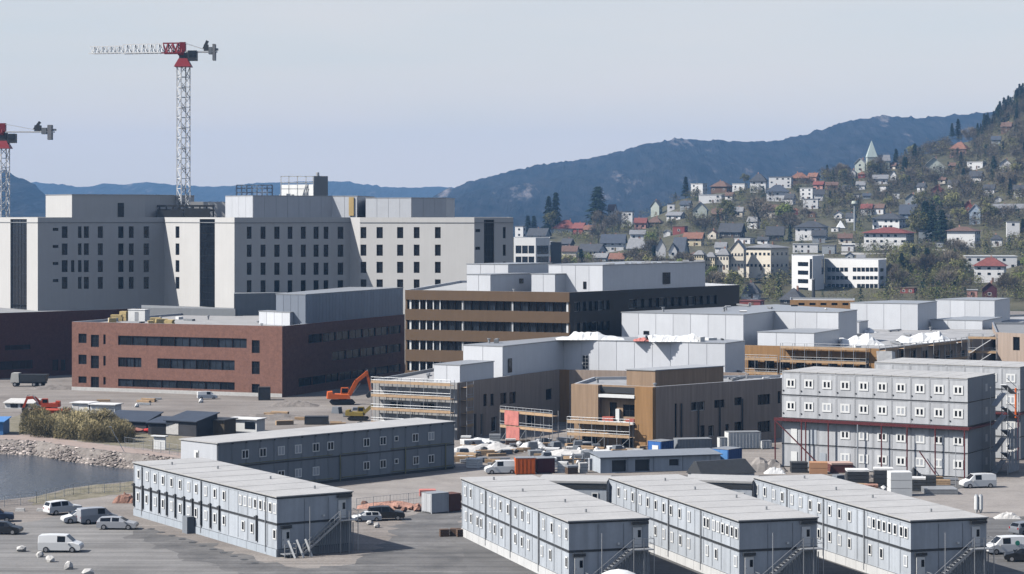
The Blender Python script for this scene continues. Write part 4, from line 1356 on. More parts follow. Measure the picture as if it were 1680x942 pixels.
g2N = at(1674, 349); g2F = (g2N[0] - ds[0] * 24, g2N[1] - ds[1] * 24)
st2 = stack('second pale container stack behind the first, with an orange pole at its corner', g2F, g2N, 12.0, 8, 32)[0]
m = MB(); m.box(-.8, 24.3, -.9, 12.2, 7.0, 7.3); m.build('steel_beam', M_REDST, st2)
m = MB(); m.cyl((23.6, -1.0, 6.6), (23.6, -1.0, 11.2), .16, n=8); m.build('orange_pole', M_ORANGE, st2)
for x in (0, 6, 12, 18, 24):
    m = MB(); m.box(x - .14, x + .14, -1.0, -.72, 0, 7.0); m.build('steel_column', M_REDST, st2)
# ================================================================ CRANES AND SCAFFOLDS
def lattice(mb, a, b, w, n, t=.14, diag=.10, tri=False):
    """square (or triangular) truss from a to b"""
    a, b = Vector(a), Vector(b)
    d = (b - a).normalized()
    up = Vector((0, 0, 1)) if abs(d.z) < .9 else Vector((math.cos(.6), math.sin(.6), 0))
    s = d.cross(up).normalized(); u = s.cross(d).normalized()
    cs = [s * -w / 2 - u * w / 2, s * w / 2 - u * w / 2, u * w / 2] if tri else [s * -w / 2 - u * w / 2, s * w / 2 - u * w / 2, s * w / 2 + u * w / 2, s * -w / 2 + u * w / 2]
    for c in cs:
        mb.bar(a + c, b + c, t)
    k = len(cs)
    for i in range(n):
        p, q = a + (b - a) * (i / n), a + (b - a) * ((i + 1) / n)
        for j in range(k):
            c0, c1 = cs[j], cs[(j + 1) % k]
            if i % 2:
                c0, c1 = c1, c0
            mb.bar(p + c0, q + c1, diag)
            mb.bar(p + cs[j], p + cs[(j + 1) % k], diag)
def tower_crane(label, x, D, ytop, yjib, jib_px, cj_px, group, jdy=0.0):
    X = at(x, D)[0]
    zt = zat(ytop, D); zj = zat(yjib, D)
    root = thing('tower_crane', label, 'crane', (X, D, 0), 0, group)
    s = D / F
    m = MB(); lattice(m, (0, 0, 0), (0, 0, zt), 2.5, int(zt / 2.6), .26, .15); m.build('mast', M_CRANEW, root)
    m = MB()
    for i in range(int(zt / 5.2)):      # ladder platforms inside the mast
        m.box(-1.0, .2, -.8, .8, 3 + i * 5.2, 3.12 + i * 5.2)
    m.build('ladder_platforms', M_STEEL, root)
    m = MB(); m.hexa([(-2.2, -2.2, zt), (2.2, -2.2, zt), (2.2, 2.2, zt), (-2.2, 2.2, zt)], [(-1.1, -1.1, zt + 2.2), (1.1, -1.1, zt + 2.2), (1.1, 1.1, zt + 2.2), (-1.1, 1.1, zt + 2.2)])
    m.build('slewing_ring', M_CRANER, root)
    m = MB(); m.box(-1.0, 1.0, -1.0, 1.0, zt + 2.2, zj - 1.2); m.build('turntable', M_DKSTEEL, root)
    m = MB(); m.box(1.3, 3.6, -1.4, 1.0, zt + 1.6, zt + 4.2); cab = m.build('cab', M_DKSTEEL, root)
    m = MB(); m.box(1.5, 3.4, -1.46, -1.41, zt + 2.6, zt + 4.0); m.build('cab_window', M_GLASSB, cab)
    jl = -jib_px * s; cl_ = cj_px * s
    hl = -5.4
    m = MB(); lattice(m, (-.2, 0, zj), (hl, jdy * .13, zj), 2.6, 4, .34, .22, True); m.build('jib_root', M_CRANER, root)
    m = MB(); m.box(-1.3, 0.2, -1.2, 1.2, zj - 1.9, zj - .9); m.box(-.9, .6, -.9, .9, zj - .9, zj + 1.5); m.build('jib_head', M_CRANER, root)
    m = MB()
    mid = hl + (jl - hl) * .55
    lattice(m, (hl, jdy * .13, zj), (mid, jdy * .6, zj), 2.3, 10, .28, .15, True); m.build('jib', M_CRANEW, root)
    m = MB(); lattice(m, (mid, jdy * .6, zj - .1), (jl, jdy, zj - .1), 1.8, 8, .24, .13, True); m.build('jib', M_CRANEW, root)
    m = MB()
    m.box(0.8, cl_, -1.0, 1.0, zj - 1.15, zj - .8)
    m.bar((.6, -.8, zj + 1.2), (cl_ * .75, -.8, zj - .7), .16); m.bar((.6, .8, zj + 1.2), (cl_ * .75, .8, zj - .7), .16)
    m.build('counter_jib', M_CRANEW, root)
    m = MB(); m.box(cl_ * .62, cl_ * .74, -.9, .9, zj - .8, zj + .9); m.bar((cl_ * .6, 0, zj - .4), (cl_ * .72, 0, zj + 1.9), .7); m.build('hoist_winch', M_DKSTEEL, root)
    m = MB(); m.box(cl_ * .76, cl_ * .86, -1.1, 1.1, zj - 1.6, zj + .2); m.build('winch_house', mat('weathered steel', (.20, .21, .22), var=.2), root)
    m = MB(); m.box(cl_ * .88, cl_ * .96, -1.2, 1.2, zj - 3.2, zj + 1.0); m.box(cl_ * .86, cl_ * 1.03, -1.0, 1.0, zj - .6, zj - .1); m.build('counterweight', mat('counterweight concrete', (.24, .24, .245), var=.2), root)
    return root
tower_crane('tall red and white tower crane rising behind the hospital', 301, 585, 110, 79, 160, 55, 'tower cranes', 6)
tower_crane('shorter red and white tower crane cut off by the left edge', 6, 640, 244, 211, 120, 83, 'tower cranes', 4)

# --- scaffolds
def scaffold(label, p0, p1, z1, nlev, depth=1.3, bay=2.5, out=1.6, plank=M_PLANK, rails=True, z0=0.0, group='scaffolds round the timber buildings', skip=0, toe=True):
    d, L = v2(p0, p1)
    n = (d[1], -d[0])
    root = thing('scaffold', label, 'scaffold', (p0[0] + n[0] * out, p0[1] + n[1] * out, 0), math.atan2(d[1], d[0]), group)
    k = max(1, round(L / bay)); w = L / k
    pm = MB(); pm.cyl((0, 0, z0), (0, 0, z1 + .9), .055, n=6); pme = pm.mesh('standard', M_STEEL)
    for i in range(k + 1):
        for y in (0, depth):
            link('standard', pme, root, (i * w, y, 0))
    lv = (z1 - z0) / nlev
    dk_ = MB(); dk_.box(.02, w - .02, .02, depth - .02, 0, .06); dme = dk_.mesh('plank_deck', plank)
    tb = MB(); tb.box(.02, w - .02, -.05, -.02, -.04, .42); tme = tb.mesh('toe_board', plank)
    lg = MB(); lg.cyl((0, -.03, 0), (w, -.03, 0), .04, n=6); lme = lg.mesh('guard_rail', M_STEEL)
    for j in range(1, nlev + 1):
        z = z0 + j * lv
        for i in range(k):
            if skip and (i * 3 + j) % skip == 0:
                continue
            o = link('plank_deck', dme, root, (i * w, 0, z))
            if toe:
                link('toe_board', tme, o)
            if rails:
                for h in (.55, 1.0):
                    link('guard_rail', lme, root, (i * w, 0, z + h))
    for i in range(0, k, 2):
        m = MB(); m.bar((i * w, -.06, z0), ((i + 1) * w, -.06, z0 + lv), .06); m.build('brace', M_STEEL, root)
    return root
scaffold('three level scaffold with orange planks on the left face of the timber clinic', run(eN, s1, 618), run(eN, s1, 748), 9.2, 4, out=1.8)
scaffold('narrow steel scaffold tower at the corner between slate office and timber clinic', run(eN, s2, 754), run(eN, s2, 765), 8.8, 4, bay=2.2, out=1.4)
scaffold('scaffold with pale boards under the open bay of the right timber wing', run(fN, s1, 944), run(fN, s1, 1046), 4.0, 2, out=3.0)
scaffold('tall scaffold with orange decks on the ward front behind the clinic', run(gN, w1, 1285), run(gN, w1, 1425), 12.9, 5, out=1.6)
scaffold('steel scaffold along the ward front left end', run(gN, w1, 1225), run(gN, w1, 1280), 10.5, 4, out=1.6)
scaffold('long thin scaffold along the dark ward side', gN, run(gN, v2(gN, gR)[0], 1585), 12.8, 4, out=1.4, rails=True, skip=5)
sct = scaffold('scaffold stair tower with orange decks at the right end of the wards', at(1590, 441), at(1636, 439), 13.8, 5, bay=3.1, out=1.0)
for j in range(5):
    m = MB(); m.bar((.4, -.5, j * 2.75), (4.5, -.5, j * 2.75 + 2.7), .7, .12); m.build('stair_flight', M_CRANEW, sct)
# pink sheeted scaffold in front of the clinic
p0 = at(822, 377); p1 = at(908, 368)
sc2 = scaffold('small scaffold hung with pink sheets beside the clinic wall', p0, p1, 5.0, 2, bay=2.2, out=.2)
for (a, b, z0, z1) in ((1.2, 4.6, 3.0, 5.4), (1.6, 4.8, .6, 2.8)):
    m = MB()
    for i in range(6):
        u0 = a + (b - a) * i / 6; u1 = a + (b - a) * (i + 1) / 6
        m.face([(u0, -.16 - .06 * (i % 2), z0), (u1, -.16 - .06 * ((i + 1) % 2), z0), (u1, -.16, z1), (u0, -.16, z1)])
    m.build('pink_sheet', M_PINK, sc2)
# ================================================================ VEHICLES AND SITE CLUTTER
def paint(name, rgb):
    return mat('car paint ' + name, rgb, rough=.3, var=.03, spec=.5)
P_WHITE, P_BLACK, P_SILVER, P_GREY, P_DKBLUE = paint('white', (.75, .75, .74)), paint('black', (.012, .013, .015)), paint('silver', (.38, .39, .41)), paint('grey', (.20, .21, .23)), paint('dark blue', (.02, .035, .07))
STN = {
    'hatch': (.88, [(-2.15, .35, .70, .78, .72), (-2.1, .22, .88, 1.0, .72), (-1.75, .22, .92, 1.42, .62), (-.6, .22, .93, 1.50, .62), (.35, .22, .93, 1.45, .62), (1.1, .22, .93, .99, .74), (2.0, .22, .74, .80, .72), (2.15, .34, .62, .66, .68)]),
    'wagon': (.90, [(-2.4, .35, .72, .80, .74), (-2.35, .22, .90, 1.02, .74), (-2.05, .22, .94, 1.42, .63), (-.6, .22, .94, 1.50, .63), (.4, .22, .94, 1.45, .63), (1.2, .22, .94, 1.0, .75), (2.2, .22, .76, .82, .73), (2.4, .34, .62, .66, .68)]),
    'suv': (.94, [(-2.3, .40, .85, .95, .78), (-2.25, .30, 1.02, 1.15, .78), (-2.05, .30, 1.05, 1.62, .70), (-.6, .30, 1.05, 1.72, .70), (.4, .30, 1.05, 1.68, .70), (1.1, .30, 1.05, 1.12, .80), (2.15, .30, .92, .98, .78), (2.3, .42, .75, .8, .72)]),
    'van': (.95, [(-2.4, .35, 1.0, 1.70, .80), (-2.35, .25, 1.10, 1.86, .80), (-1.4, .25, 1.10, 1.92, .80), (-.3, .25, 1.10, 1.92, .80), (.75, .25, 1.10, 1.88, .78), (1.55, .25, 1.08, 1.18, .82), (2.25, .25, .88, .95, .80), (2.4, .36, .68, .74, .76)]),
}
def vehicle(kind, name, label, cat, x, y, rz, pm, group=None, z=0.0, scale=1.0, crop=None):
    w, st = STN[kind]
    X, Y, _ = G(x, y, z)
    root = thing(name, label, cat, (X, Y, z + .02), rz, group)
    root.scale = (scale,) * 3
    body, sg, ws = MB(), [MB(), MB()], [MB(), MB()]
    n = len(st)
    for i in range(n - 1):
        a, b = st[i], st[i + 1]
        def ring(s):
            return [(s[0], -w, s[1]), (s[0], -w, s[2]), (s[0], -s[4], s[3]), (s[0], s[4], s[3]), (s[0], w, s[2]), (s[0], w, s[1])]
        A, B = ring(a), ring(b)
        cabin = min(a[3] - a[2], b[3] - b[2]) > .3
        edge = (a[3] - a[2] > .3) != (b[3] - b[2] > .3)
        for k in range(5):
            q = [A[k], B[k], B[k + 1], A[k + 1]]
            if k in (1, 3) and (cabin or edge) and not (kind == 'van' and a[0] < -.4):
                if cabin:      # pillar gap left in paint, glass slightly proud
                    body.face(q)
                    sy = -1 if k == 1 else 1
                    c = [sum(p[t] for p in q) / 4 for t in range(3)]
                    g_ = [tuple(c[t] + (p[t] - c[t]) * (.86 if t == 0 else .80) + (sy * .012 if t == 1 else 0) for t in range(3)) for p in q]
                    sg[0 if k == 1 else 1].face(g_)
                else:
                    body.face(q)
            elif k == 2 and edge and not (kind == 'van' and a[0] < 0):
                body.face(q)
                c = [sum(p[t] for p in q) / 4 for t in range(3)]
                sx = 1 if a[0] > 0 else -1
                g_ = [tuple(c[t] + (p[t] - c[t]) * .88 + (sx * .012 if t == 0 else .012 if t == 2 else 0) for t in range(3)) for p in q]
                ws[1 if sx > 0 else 0].face(g_)
            else:
                body.face(q)
        body.face([A[0], A[5], B[5], B[0]])
    for e, rev in ((st[0], False), (st[-1], True)):
        rg_ = [(e[0], -w, e[1]), (e[0], -w, e[2]), (e[0], -e[4], e[3]), (e[0], e[4], e[3]), (e[0], w, e[2]), (e[0], w, e[1])]
        body.face(rg_[::-1] if rev else rg_)
    body.build('body', pm, root)
    for g_ in sg:
        if g_.f:
            g_.build('side_window', M_GLASS, root)
    for g_, nm in zip(ws, ('rear_window', 'windscreen')):
        if g_.f:
            g_.build(nm, M_GLASS, root)
    wl_ = abs(st[0][0])
    for sx in (-1, 1):
        for sy in (-1, 1):
            m = MB(); yy = sy * (w - .06)
            xx = sx * wl_ * .62
            m.cyl((xx, yy - .12, .32), (xx, yy + .12, .32), .33, n=14)
            o = m.build('wheel', M_TYRE, root)
            m = MB(); m.cyl((xx, yy + sy * .115, .32), (xx, yy + sy * .135, .32), .2, n=10); m.build('rim', M_RIM, o)
    e = st[-2]
    for sy in (-1, 1):
        m = MB(); m.box(e[0] + .02, e[0] + .10, sy * .62 - .17, sy * .62 + .17, .58, .72); m.build('headlight', M_LAMP, root)
        m = MB(); s0 = st[1]; m.box(s0[0] - .06, s0[0] + .02, sy * .72 - .09, sy * .72 + .09, .72, .95); m.build('tail_light', M_TAIL, root)
        m = MB(); m.box(.95, 1.1, sy * (w + .09) - .07, sy * (w + .09) + .07, .95, 1.1); m.build('wing_mirror', pm, root)
    return root
vehicle('hatch', 'car', 'black hatchback at the left edge of the car park', 'car', 6, 876, R(-4), P_BLACK)
vehicle('suv', 'car', 'black car with a dark roof behind the hatchback at the left edge', 'car', -8, 856, R(12), P_DKBLUE)
vehicle('van', 'van', 'white panel van parked apart beside the row of white stones', 'van', 100, 905, R(-2), P_WHITE)
vehicle('suv', 'car', 'white estate car nearest the shore with its rear to the camera', 'car', 103, 843, R(38), P_WHITE)
vehicle('hatch', 'car', 'white hatchback between the estate car and the silver van', 'car', 130, 857, R(205), P_WHITE)
vehicle('van', 'van', 'silver grey van behind the silver estate car', 'van', 160, 858, R(28), P_SILVER)
vehicle('wagon', 'car', 'silver estate car closest to the large left site office', 'car', 193, 868, R(-3), P_SILVER)
vehicle('suv', 'car', 'black car beside the end of the left site office', 'car', 633, 853, R(8), P_BLACK)
vehicle('hatch', 'car', 'white hatchback half hidden behind the black car by the yard', 'car', 602, 855, R(195), P_WHITE, scale=.8)
vehicle('van', 'van', 'white pickup van parked left of the orange skip', 'van', 822, 777, R(188), P_WHITE)
vehicle('van', 'van', 'white van parked below the end of the container stack', 'van', 1604, 800, R(190), P_WHITE)
vv = vehicle('van', 'van', 'white van with a green logo beside the right site office', 'van', 1650, 908, R(190), P_WHITE)
m = MB(); m.cyl((.9 - 1.9, .965, 1.25), (.9 - 1.9, .985, 1.25), .28, n=14); m.build('logo', mat('green logo', (.05, .32, .22), var=.05), vv)
vehicle('hatch', 'car', 'black car in front of the van with the green logo', 'car', 1680, 921, R(170), P_BLACK)
vehicle('wagon', 'car', 'dark grey car at the right edge near the gravel road', 'car', 1688, 876, R(30), P_GREY)
vehicle('van', 'van', 'small white van parked against the red brick wall', 'van', 340, 655, R(15), P_WHITE, scale=.85)

# --- dump truck by the dark brick wing
def truck(label, x, y, rz):
    X, Y, _ = G(x, y)
    t = thing('dump_truck', label, 'truck', (X, Y, 0), rz)
    m = MB(); m.hexa([(2.0, -1.2, .9), (4.0, -1.2, .9), (4.0, 1.2, .9), (2.0, 1.2, .9)], [(2.1, -1.15, 3.0), (3.7, -1.15, 3.0), (3.7, 1.15, 3.0), (2.1, 1.15, 3.0)]); c = m.build('cab', mat('truck cab', (.5, .48, .44), var=.1), t)
    m = MB(); m.face([(4.03, -1.0, 1.8), (4.03, 1.0, 1.8), (3.82, 1.0, 2.8), (3.82, -1.0, 2.8)]); m.build('windscreen', M_GLASS, c)
    m = MB(); m.hexa([(-3.8, -1.1, 1.1), (1.8, -1.1, 1.1), (1.8, 1.1, 1.1), (-3.8, 1.1, 1.1)], [(-4.2, -1.3, 2.7), (1.9, -1.3, 2.7), (1.9, 1.3, 2.7), (-4.2, 1.3, 2.7)]); m.build('tipper_body', M_DKSTEEL, t)
    m = MB(); m.box(-3.9, 3.9, -.5, .5, .7, 1.05); m.build('chassis', M_DKSTEEL, t)
    for xx in (-2.8, -1.4, 2.9):
        for sy in (-1, 1):
            m = MB(); m.cyl((xx, sy * 1.05 - .2, .5), (xx, sy * 1.05 + .2, .5), .5, n=14); o = m.build('wheel', M_TYRE, t)
            m = MB(); m.cyl((xx, sy * 1.27 - .01, .5), (xx, sy * 1.27 + .02, .5), .25, n=10); m.build('rim', M_RIM, o)
    return t
truck('dump truck with a black tipper body at the foot of the dark brick wing', 48, 634, R(176))

# --- excavators
def excavator(label, x, y, rz, pm, s=1.0, pose=0):
    X, Y, _ = G(x, y)
    t = thing('excavator', label, 'excavator', (X, Y, 0), rz, 'excavators')
    t.scale = (s, s, s)
    for sy in (-1, 1):
        m = MB(); pr = [(-2.0, .1), (1.9, .1), (2.3, .5), (1.9, .9), (-2.0, .9), (-2.4, .5)]
        m.hexa([(p[0], sy * 1.1 - .3, p[1]) for p in pr], [(p[0], sy * 1.1 + .3, p[1]) for p in pr]); m.build('track', M_TYRE, t)
    m = MB(); m.cyl((0, 0, .7), (0, 0, 1.15), .9, n=14); m.build('slew_ring', M_DKSTEEL, t)
    m = MB(); m.hexa([(-2.6, -1.35, 1.15), (1.4, -1.35, 1.15), (1.4, 1.35, 1.15), (-2.6, 1.35, 1.15)], [(-2.5, -1.3, 2.1), (1.2, -1.3, 1.9), (1.2, 1.3, 1.9), (-2.5, 1.3, 2.1)]); m.build('house', pm, t)
    m = MB(); m.hexa([(-2.9, -1.3, 1.2), (-1.9, -1.3, 1.2), (-1.9, 1.3, 1.2), (-2.9, 1.3, 1.2)], [(-2.8, -1.2, 2.4), (-1.9, -1.2, 2.5), (-1.9, 1.2, 2.5), (-2.8, 1.2, 2.4)]); m.build('counterweight', pm, t)
    m = MB(); m.hexa([(-.3, .35, 1.9), (1.5, .35, 1.9), (1.5, 1.3, 1.9), (-.3, 1.3, 1.9)], [(-.2, .4, 3.1), (1.1, .4, 3.1), (1.1, 1.25, 3.1), (-.2, 1.25, 3.1)]); c = m.build('cab', pm, t)
    m = MB(); m.box(-.1, 1.0, 1.27, 1.31, 2.2, 2.95); m.box(-.1, 1.0, .33, .37, 2.2, 2.95); m.build('cab_window', M_GLASS, c)
    bm = [(1.2, 0, 1.7), (2.6, 0, 4.3), (4.6, 0, 5.9)] if pose == 0 else [(1.2, 0, 1.7), (3.0, 0, 3.3), (4.6, 0, 3.2)]
    m = MB(); m.bar(bm[0], bm[1], .45, .75); m.bar(bm[1], bm[2], .45, .65); m.build('boom', pm, t)
    tip = (5.3, 0, 2.5) if pose == 0 else (5.4, 0, 1.0)
    m = MB(); m.bar((bm[2][0] - .2, 0, bm[2][2] + .3), tip, .38, .5); m.build('stick', pm, t)
    m = MB(); m.bar((2.0, .4, 2.1), (3.3, .3, 3.9), .16); m.bar((3.9, .0, bm[1][2] + .6), (bm[2][0], 0, bm[2][2] + .5), .16); m.build('hydraulic_ram', M_STEEL, t)
    tx, tz = tip[0], tip[2]
    m = MB(); pr = [(tx - .1, tz + .1), (tx + .35, tz - .2), (tx + .2, tz - 1.1), (tx - .7, tz - 1.3), (tx - 1.0, tz - .9), (tx - .5, tz - .2)]
    m.hexa([(p[0], -.55, p[1]) for p in pr], [(p[0], .55, p[1]) for p in pr]); m.build('bucket', M_DKSTEEL, t)
    return t
excavator('orange excavator with raised boom in front of the shaded brick wall', 562, 664, R(8), M_ORANGE, 1.08)
excavator('small yellow excavator beside the scaffolded clinic face', 588, 690, R(-6), M_YELM, .8, 1)
excavator('orange red excavator standing behind the shoreline thicket', 78, 676, R(185), M_ORED, .85, 1)

# --- steel containers, cabins, huts
def box_container(name, label, cat, x, y, rz, l, w, h, m, door_m=None, group=None, z=0.0, ribs=True, dark_end=False):
    X, Y, _ = G(x, y, z)
    t = thing(name, label, cat, (X, Y, z), rz, group)
    b = MB(); b.box(-l / 2, l / 2, 0, w, .12, h); b.build('body', m, t)
    f_ = MB(); f_.box(-.02, .12, 0, .12, .0, h + .03); fme = f_.mesh('corner_post', m)
    for xx in (-l / 2, l / 2 - .1):
        for yy in (-.03, w - .07):
            link('corner_post', fme, t, (xx, yy, 0))
    if ribs:
        rb = MB(); k = int(l / .5)
        rb.box(-.06, .06, -.05, 0.0, .2, h - .1); me = rb.mesh('rib', m)
        for i in range(k):
            link('rib', me, t, (-l / 2 + .25 + i * (l - .5) / max(1, k - 1), 0, 0))
    d_ = MB(); d_.box(-l / 2 - .05, -l / 2 - .005, .12, w / 2 - .02, .2, h - .1); d_.build('door', door_m or m, t)
    d_ = MB(); d_.box(-l / 2 - .05, -l / 2 - .005, w / 2 + .02, w - .12, .2, h - .1); d_.build('door', door_m or m, t)
    r_ = MB(); r_.box(-l / 2 - .03, l / 2 + .03, -.04, w + .04, h + .004, h + .07); r_.build('roof', M_STEEL if not dark_end else M_DKSTEEL, t)
    return t
box_container('shipping_container', 'deep blue container with a white panel behind the grey hut', 'container', 1095, 750, R(48), 3.2, 2.6, 2.5, M_BLUE, mat('mid blue doors', (.05, .16, .45), var=.08, streak=.12))
_bc = bpy.data.objects['shipping_container']
m = MB(); m.box(-1.72, -1.66, .5, 1.7, .9, 1.9); m.build('white_panel', M_WHITE, _bc)
box_container('shipping_container', 'light blue container at the right end of the grey hut', 'container', 1206, 766, R(50), 3.6, 3.0, 2.7, M_BLUE, M_LBLUE)
box_container('shipping_container', 'slate steel container between the two blue ones', 'container', 1140, 748, R(12), 5.6, 2.4, 2.6, M_CONTD, M_CONTD)
box_container('cabin', 'white equipment cabin against the timber wing', 'cabin', 1222, 737, R(10), 5.4, 2.4, 2.7, M_WHITE)
box_container('cabin', 'small white cabinet left of the white equipment cabin', 'cabin', 1192, 737, R(10), 2.2, 1.6, 1.8, M_WHITE)
box_container('cabin', 'small white box right of the white equipment cabin', 'cabin', 1258, 737, R(10), 1.6, 1.6, 1.3, M_WHITE)
box_container('skip', 'orange steel skip behind the white pickup van', 'skip', 862, 779, R(6), 2.8, 2.0, 2.4, M_ORANGE, ribs=True)
box_container('shipping_container', 'dark maroon container just right of the orange skip', 'container', 896, 777, R(14), 2.6, 2.2, 2.2, mat('maroon', (.10, .03, .035)), ribs=True)
ct = box_container('shipping_container', 'pale grey container with open end by the middle yard', 'container', 722, 842, R(36), 2.6, 2.2, 2.5, M_CONTW, ribs=False)
r = random.Random(2)
m_box = mat('cardboard', (.36, .17, .09), var=.2)
m = MB(); m.box(1.32, 3.3, .1, 2.1, .1, 2.3); m.build('open_end', mat('rusty inside', (.13, .06, .045)), ct)
for i in range(3):
    for j in range(2):
        m = MB(); m.box(3.31, 3.55, .2 + i * .62, .7 + i * .62, .35 + j * .95, 1.05 + j * .95); m.build('stacked_box', m_box, ct)
box_container('shipping_container', 'black container standing in front of the left brick corner', 'container', 434, 657, R(8), 2.4, 2.2, 2.6, M_DKSTEEL, ribs=False, dark_end=True)
box_container('shipping_container', 'low black container on the gravel above the slate office', 'container', 519, 697, R(2), 4.2, 2.2, 1.4, M_DKSTEEL, ribs=False, dark_end=True)
# long grey hut with dark doorways
p0 = at(985, 331); p1 = at(1182, 336)
d, L = v2(p0, p1)
hut = thing('site_hut', 'long blue grey hut with black doorways in front of the blue containers', 'hut', (p0[0], p0[1], 0), math.atan2(d[1], d[0]))
m = MB(); wall_mesh(m, (0, 0), (L, 0), 0, 2.25, [(uof(p0, p1, 1004)[0], uof(p0, p1, 1028)[0], .1, 1.85), (uof(p0, p1, 1042)[0], uof(p0, p1, 1066)[0], .1, 1.85), (uof(p0, p1, 1098)[0], uof(p0, p1, 1114)[0], .8, 1.75)], .5)
m.face([(0, 5, 0), (0, 0, 0), (0, 0, 2.25), (0, 5, 2.25)]); m.face([(L, 0, 0), (L, 5, 0), (L, 5, 2.25), (L, 0, 2.25)]); m.face([(L, 5, 0), (0, 5, 0), (0, 5, 2.25), (L, 5, 2.25)])
m.build('wall', M_CONT, hut)
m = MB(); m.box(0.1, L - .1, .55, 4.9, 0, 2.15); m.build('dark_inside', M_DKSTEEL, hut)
m = MB(); m.hexa([(-.2, -.4, 2.25), (L + .2, -.4, 2.25), (L + .2, 5.2, 2.6), (-.2, 5.2, 2.6)], [(-.2, -.4, 2.36), (L + .2, -.4, 2.36), (L + .2, 5.2, 2.71), (-.2, 5.2, 2.71)]); m.build('roof', M_CONTD, hut)
for x in (1030, 1072, 1120, 1165):
    m = MB(); u = uof(p0, p1, x)[0]; m.box(u - .04, u + .04, -.05, .0, .1, 2.2); m.build('seam', M_CONTD, hut)
# black roofed store in front of it
p0 = at(1152, 316); p1 = at(1240, 320)
d, L = v2(p0, p1)
stt = thing('store_shed', 'low store with a black pitched roof at the end of the grey hut', 'shed', (p0[0], p0[1], 0), math.atan2(d[1], d[0]))
m = MB(); m.box(.1, L - .1, .2, 4, 0, 1.4); m.build('wall', M_CONTW, stt)
m = MB(); m.hexa([(-.1, -.1, 1.404), (L + .1, -.1, 1.404), (L + .1, 4.2, 1.404), (-.1, 4.2, 1.404)], [(.1, 1.8, 3.2), (L - .6, 1.8, 3.2), (L - .6, 2.4, 3.2), (.1, 2.4, 3.2)]); m.build('roof', M_DKSTEEL, stt)
# huts along the shore
def shed(label, xa, xb, ya, yb, dep, h0, h1, wallm, roofm, openm=None, cat='shed', name='shed'):
    p0, p1 = G(xa, ya)[:2], G(xb, yb)[:2]
    d, L = v2(p0, p1)
    t = thing(name, label, cat, (p0[0], p0[1], 0), math.atan2(d[1], d[0]))
    m = MB(); m.hexa([(0, 0, 0), (L, 0, 0), (L, dep, 0), (0, dep, 0)], [(0, 0, h0), (L, 0, h0), (L, dep, h1), (0, dep, h1)]); m.build('wall', wallm, t)
    m = MB(); m.hexa([(-.3, -.4, h0 + .01), (L + .3, -.4, h0 + .01), (L + .3, dep + .3, h1 + .01), (-.3, dep + .3, h1 + .01)], [(-.3, -.4, h0 + .16), (L + .3, -.4, h0 + .16), (L + .3, dep + .3, h1 + .16), (-.3, dep + .3, h1 + .16)]); m.build('roof', roofm, t)
    if openm:
        for (a, b, z0, z1, mm) in openm:
            m = MB(); m.box(L * a, L * b, -.06, -.004, z0, z1); m.build('opening', mm, t)
    return t
m_slate = mat('slate blue roof', (.055, .065, .085), rough=.5, var=.15)
m_dkwall = mat('dark shed wall', (.05, .05, .055), var=.2)
shed('dark shed with a slanting slate roof right of the thicket', 170, 240, 708, 711, 5, 1.9, 3.2, m_dkwall, m_slate, [(.02, .3, .1, 1.7, mat('pine board', (.45, .36, .26)))])
shed('open fronted dark shed with red goods inside', 243, 300, 713, 715, 5, 2.0, 2.6, m_dkwall, m_slate, [(.1, .9, .1, 1.9, M_DKFRAME)])
shed('dark shed with a slate roof and a white end panel', 272, 322, 714, 717, 6, 2.5, 3.6, m_dkwall, m_slate, [(.0, .42, .2, 2.2, M_CONCR)])
shed('brown timber hut beside the white cabin', 322, 368, 712, 714, 4, 2.5, 2.5, mat('brown hut', (.11, .085, .055), var=.3), M_DKSTEEL, [(.1, .3, .2, 2.0, M_CONTD)])
shed('white cabin with a dark window right of the brown hut', 373, 421, 708, 710, 3, 2.2, 2.2, M_WHITE, M_OFFWHITE, [(.6, .95, .6, 1.8, M_GLASS)], 'cabin', 'cabin')
shed('white low cabin row behind the thicket, left one', 118, 146, 684, 685, 3, 2.6, 2.6, M_WHITE, M_OFFWHITE, [(.1, .4, .2, 2.2, M_CONCR)], 'cabin', 'cabin')
shed('white low cabin row behind the thicket, right one', 148, 188, 686, 687, 3, 2.5, 2.5, M_WHITE, M_OFFWHITE, [(.55, .95, .5, 2.0, M_CONTD)], 'cabin', 'cabin')
shed('orange low container half hidden by the thicket', 52, 105, 690, 691, 2.5, 1.9, 1.9, M_ORED, M_ORED, None, 'container', 'low_container')
shed('white boat shed at the far left of the shore', 8, 55, 670, 671, 3, 1.0, 1.6, M_OFFWHITE, M_CONCR, [(.2, .45, .2, .9, M_DKFRAME), (.55, .8, .2, .9, M_DKFRAME)], 'shed', 'low_shed')
shed('blue cabin behind the dump truck', 24, 54, 618, 618, 4, 2.4, 2.4, M_LBLUE, M_BLUE, None, 'cabin', 'cabin')
shed('blue covered pile at the left edge of the shore', -30, 5, 714, 714, 5, 2.2, 2.6, M_LBLUE, M_LBLUE, None, 'covered pile', 'covered_pile')
shed('two panel white notice board beside the shore path', 252, 271, 737, 738, .2, 2.1, 2.1, M_WHITE, M_WHITE, None, 'notice board', 'notice_board')
for k, (x, y) in enumerate(((224, 707), (234, 706), (258, 706))):
    X, Y, _ = G(x, y)
    me = stone_mesh('pile', M_REDP if k == 2 else mat('pinkish goods', (.5, .22, .17), var=.3), 40 + k)
    o = link('covered_pile', me, None, (X, Y - 6.5, .6)); o.scale = (1.1 + .3 * k, .8, .9)
    tag(o, ['small pink goods pile left under the dark sheds', 'pink goods pile in the middle under the dark sheds', 'bright red goods pile in front of the open shed'][k], 'pile')

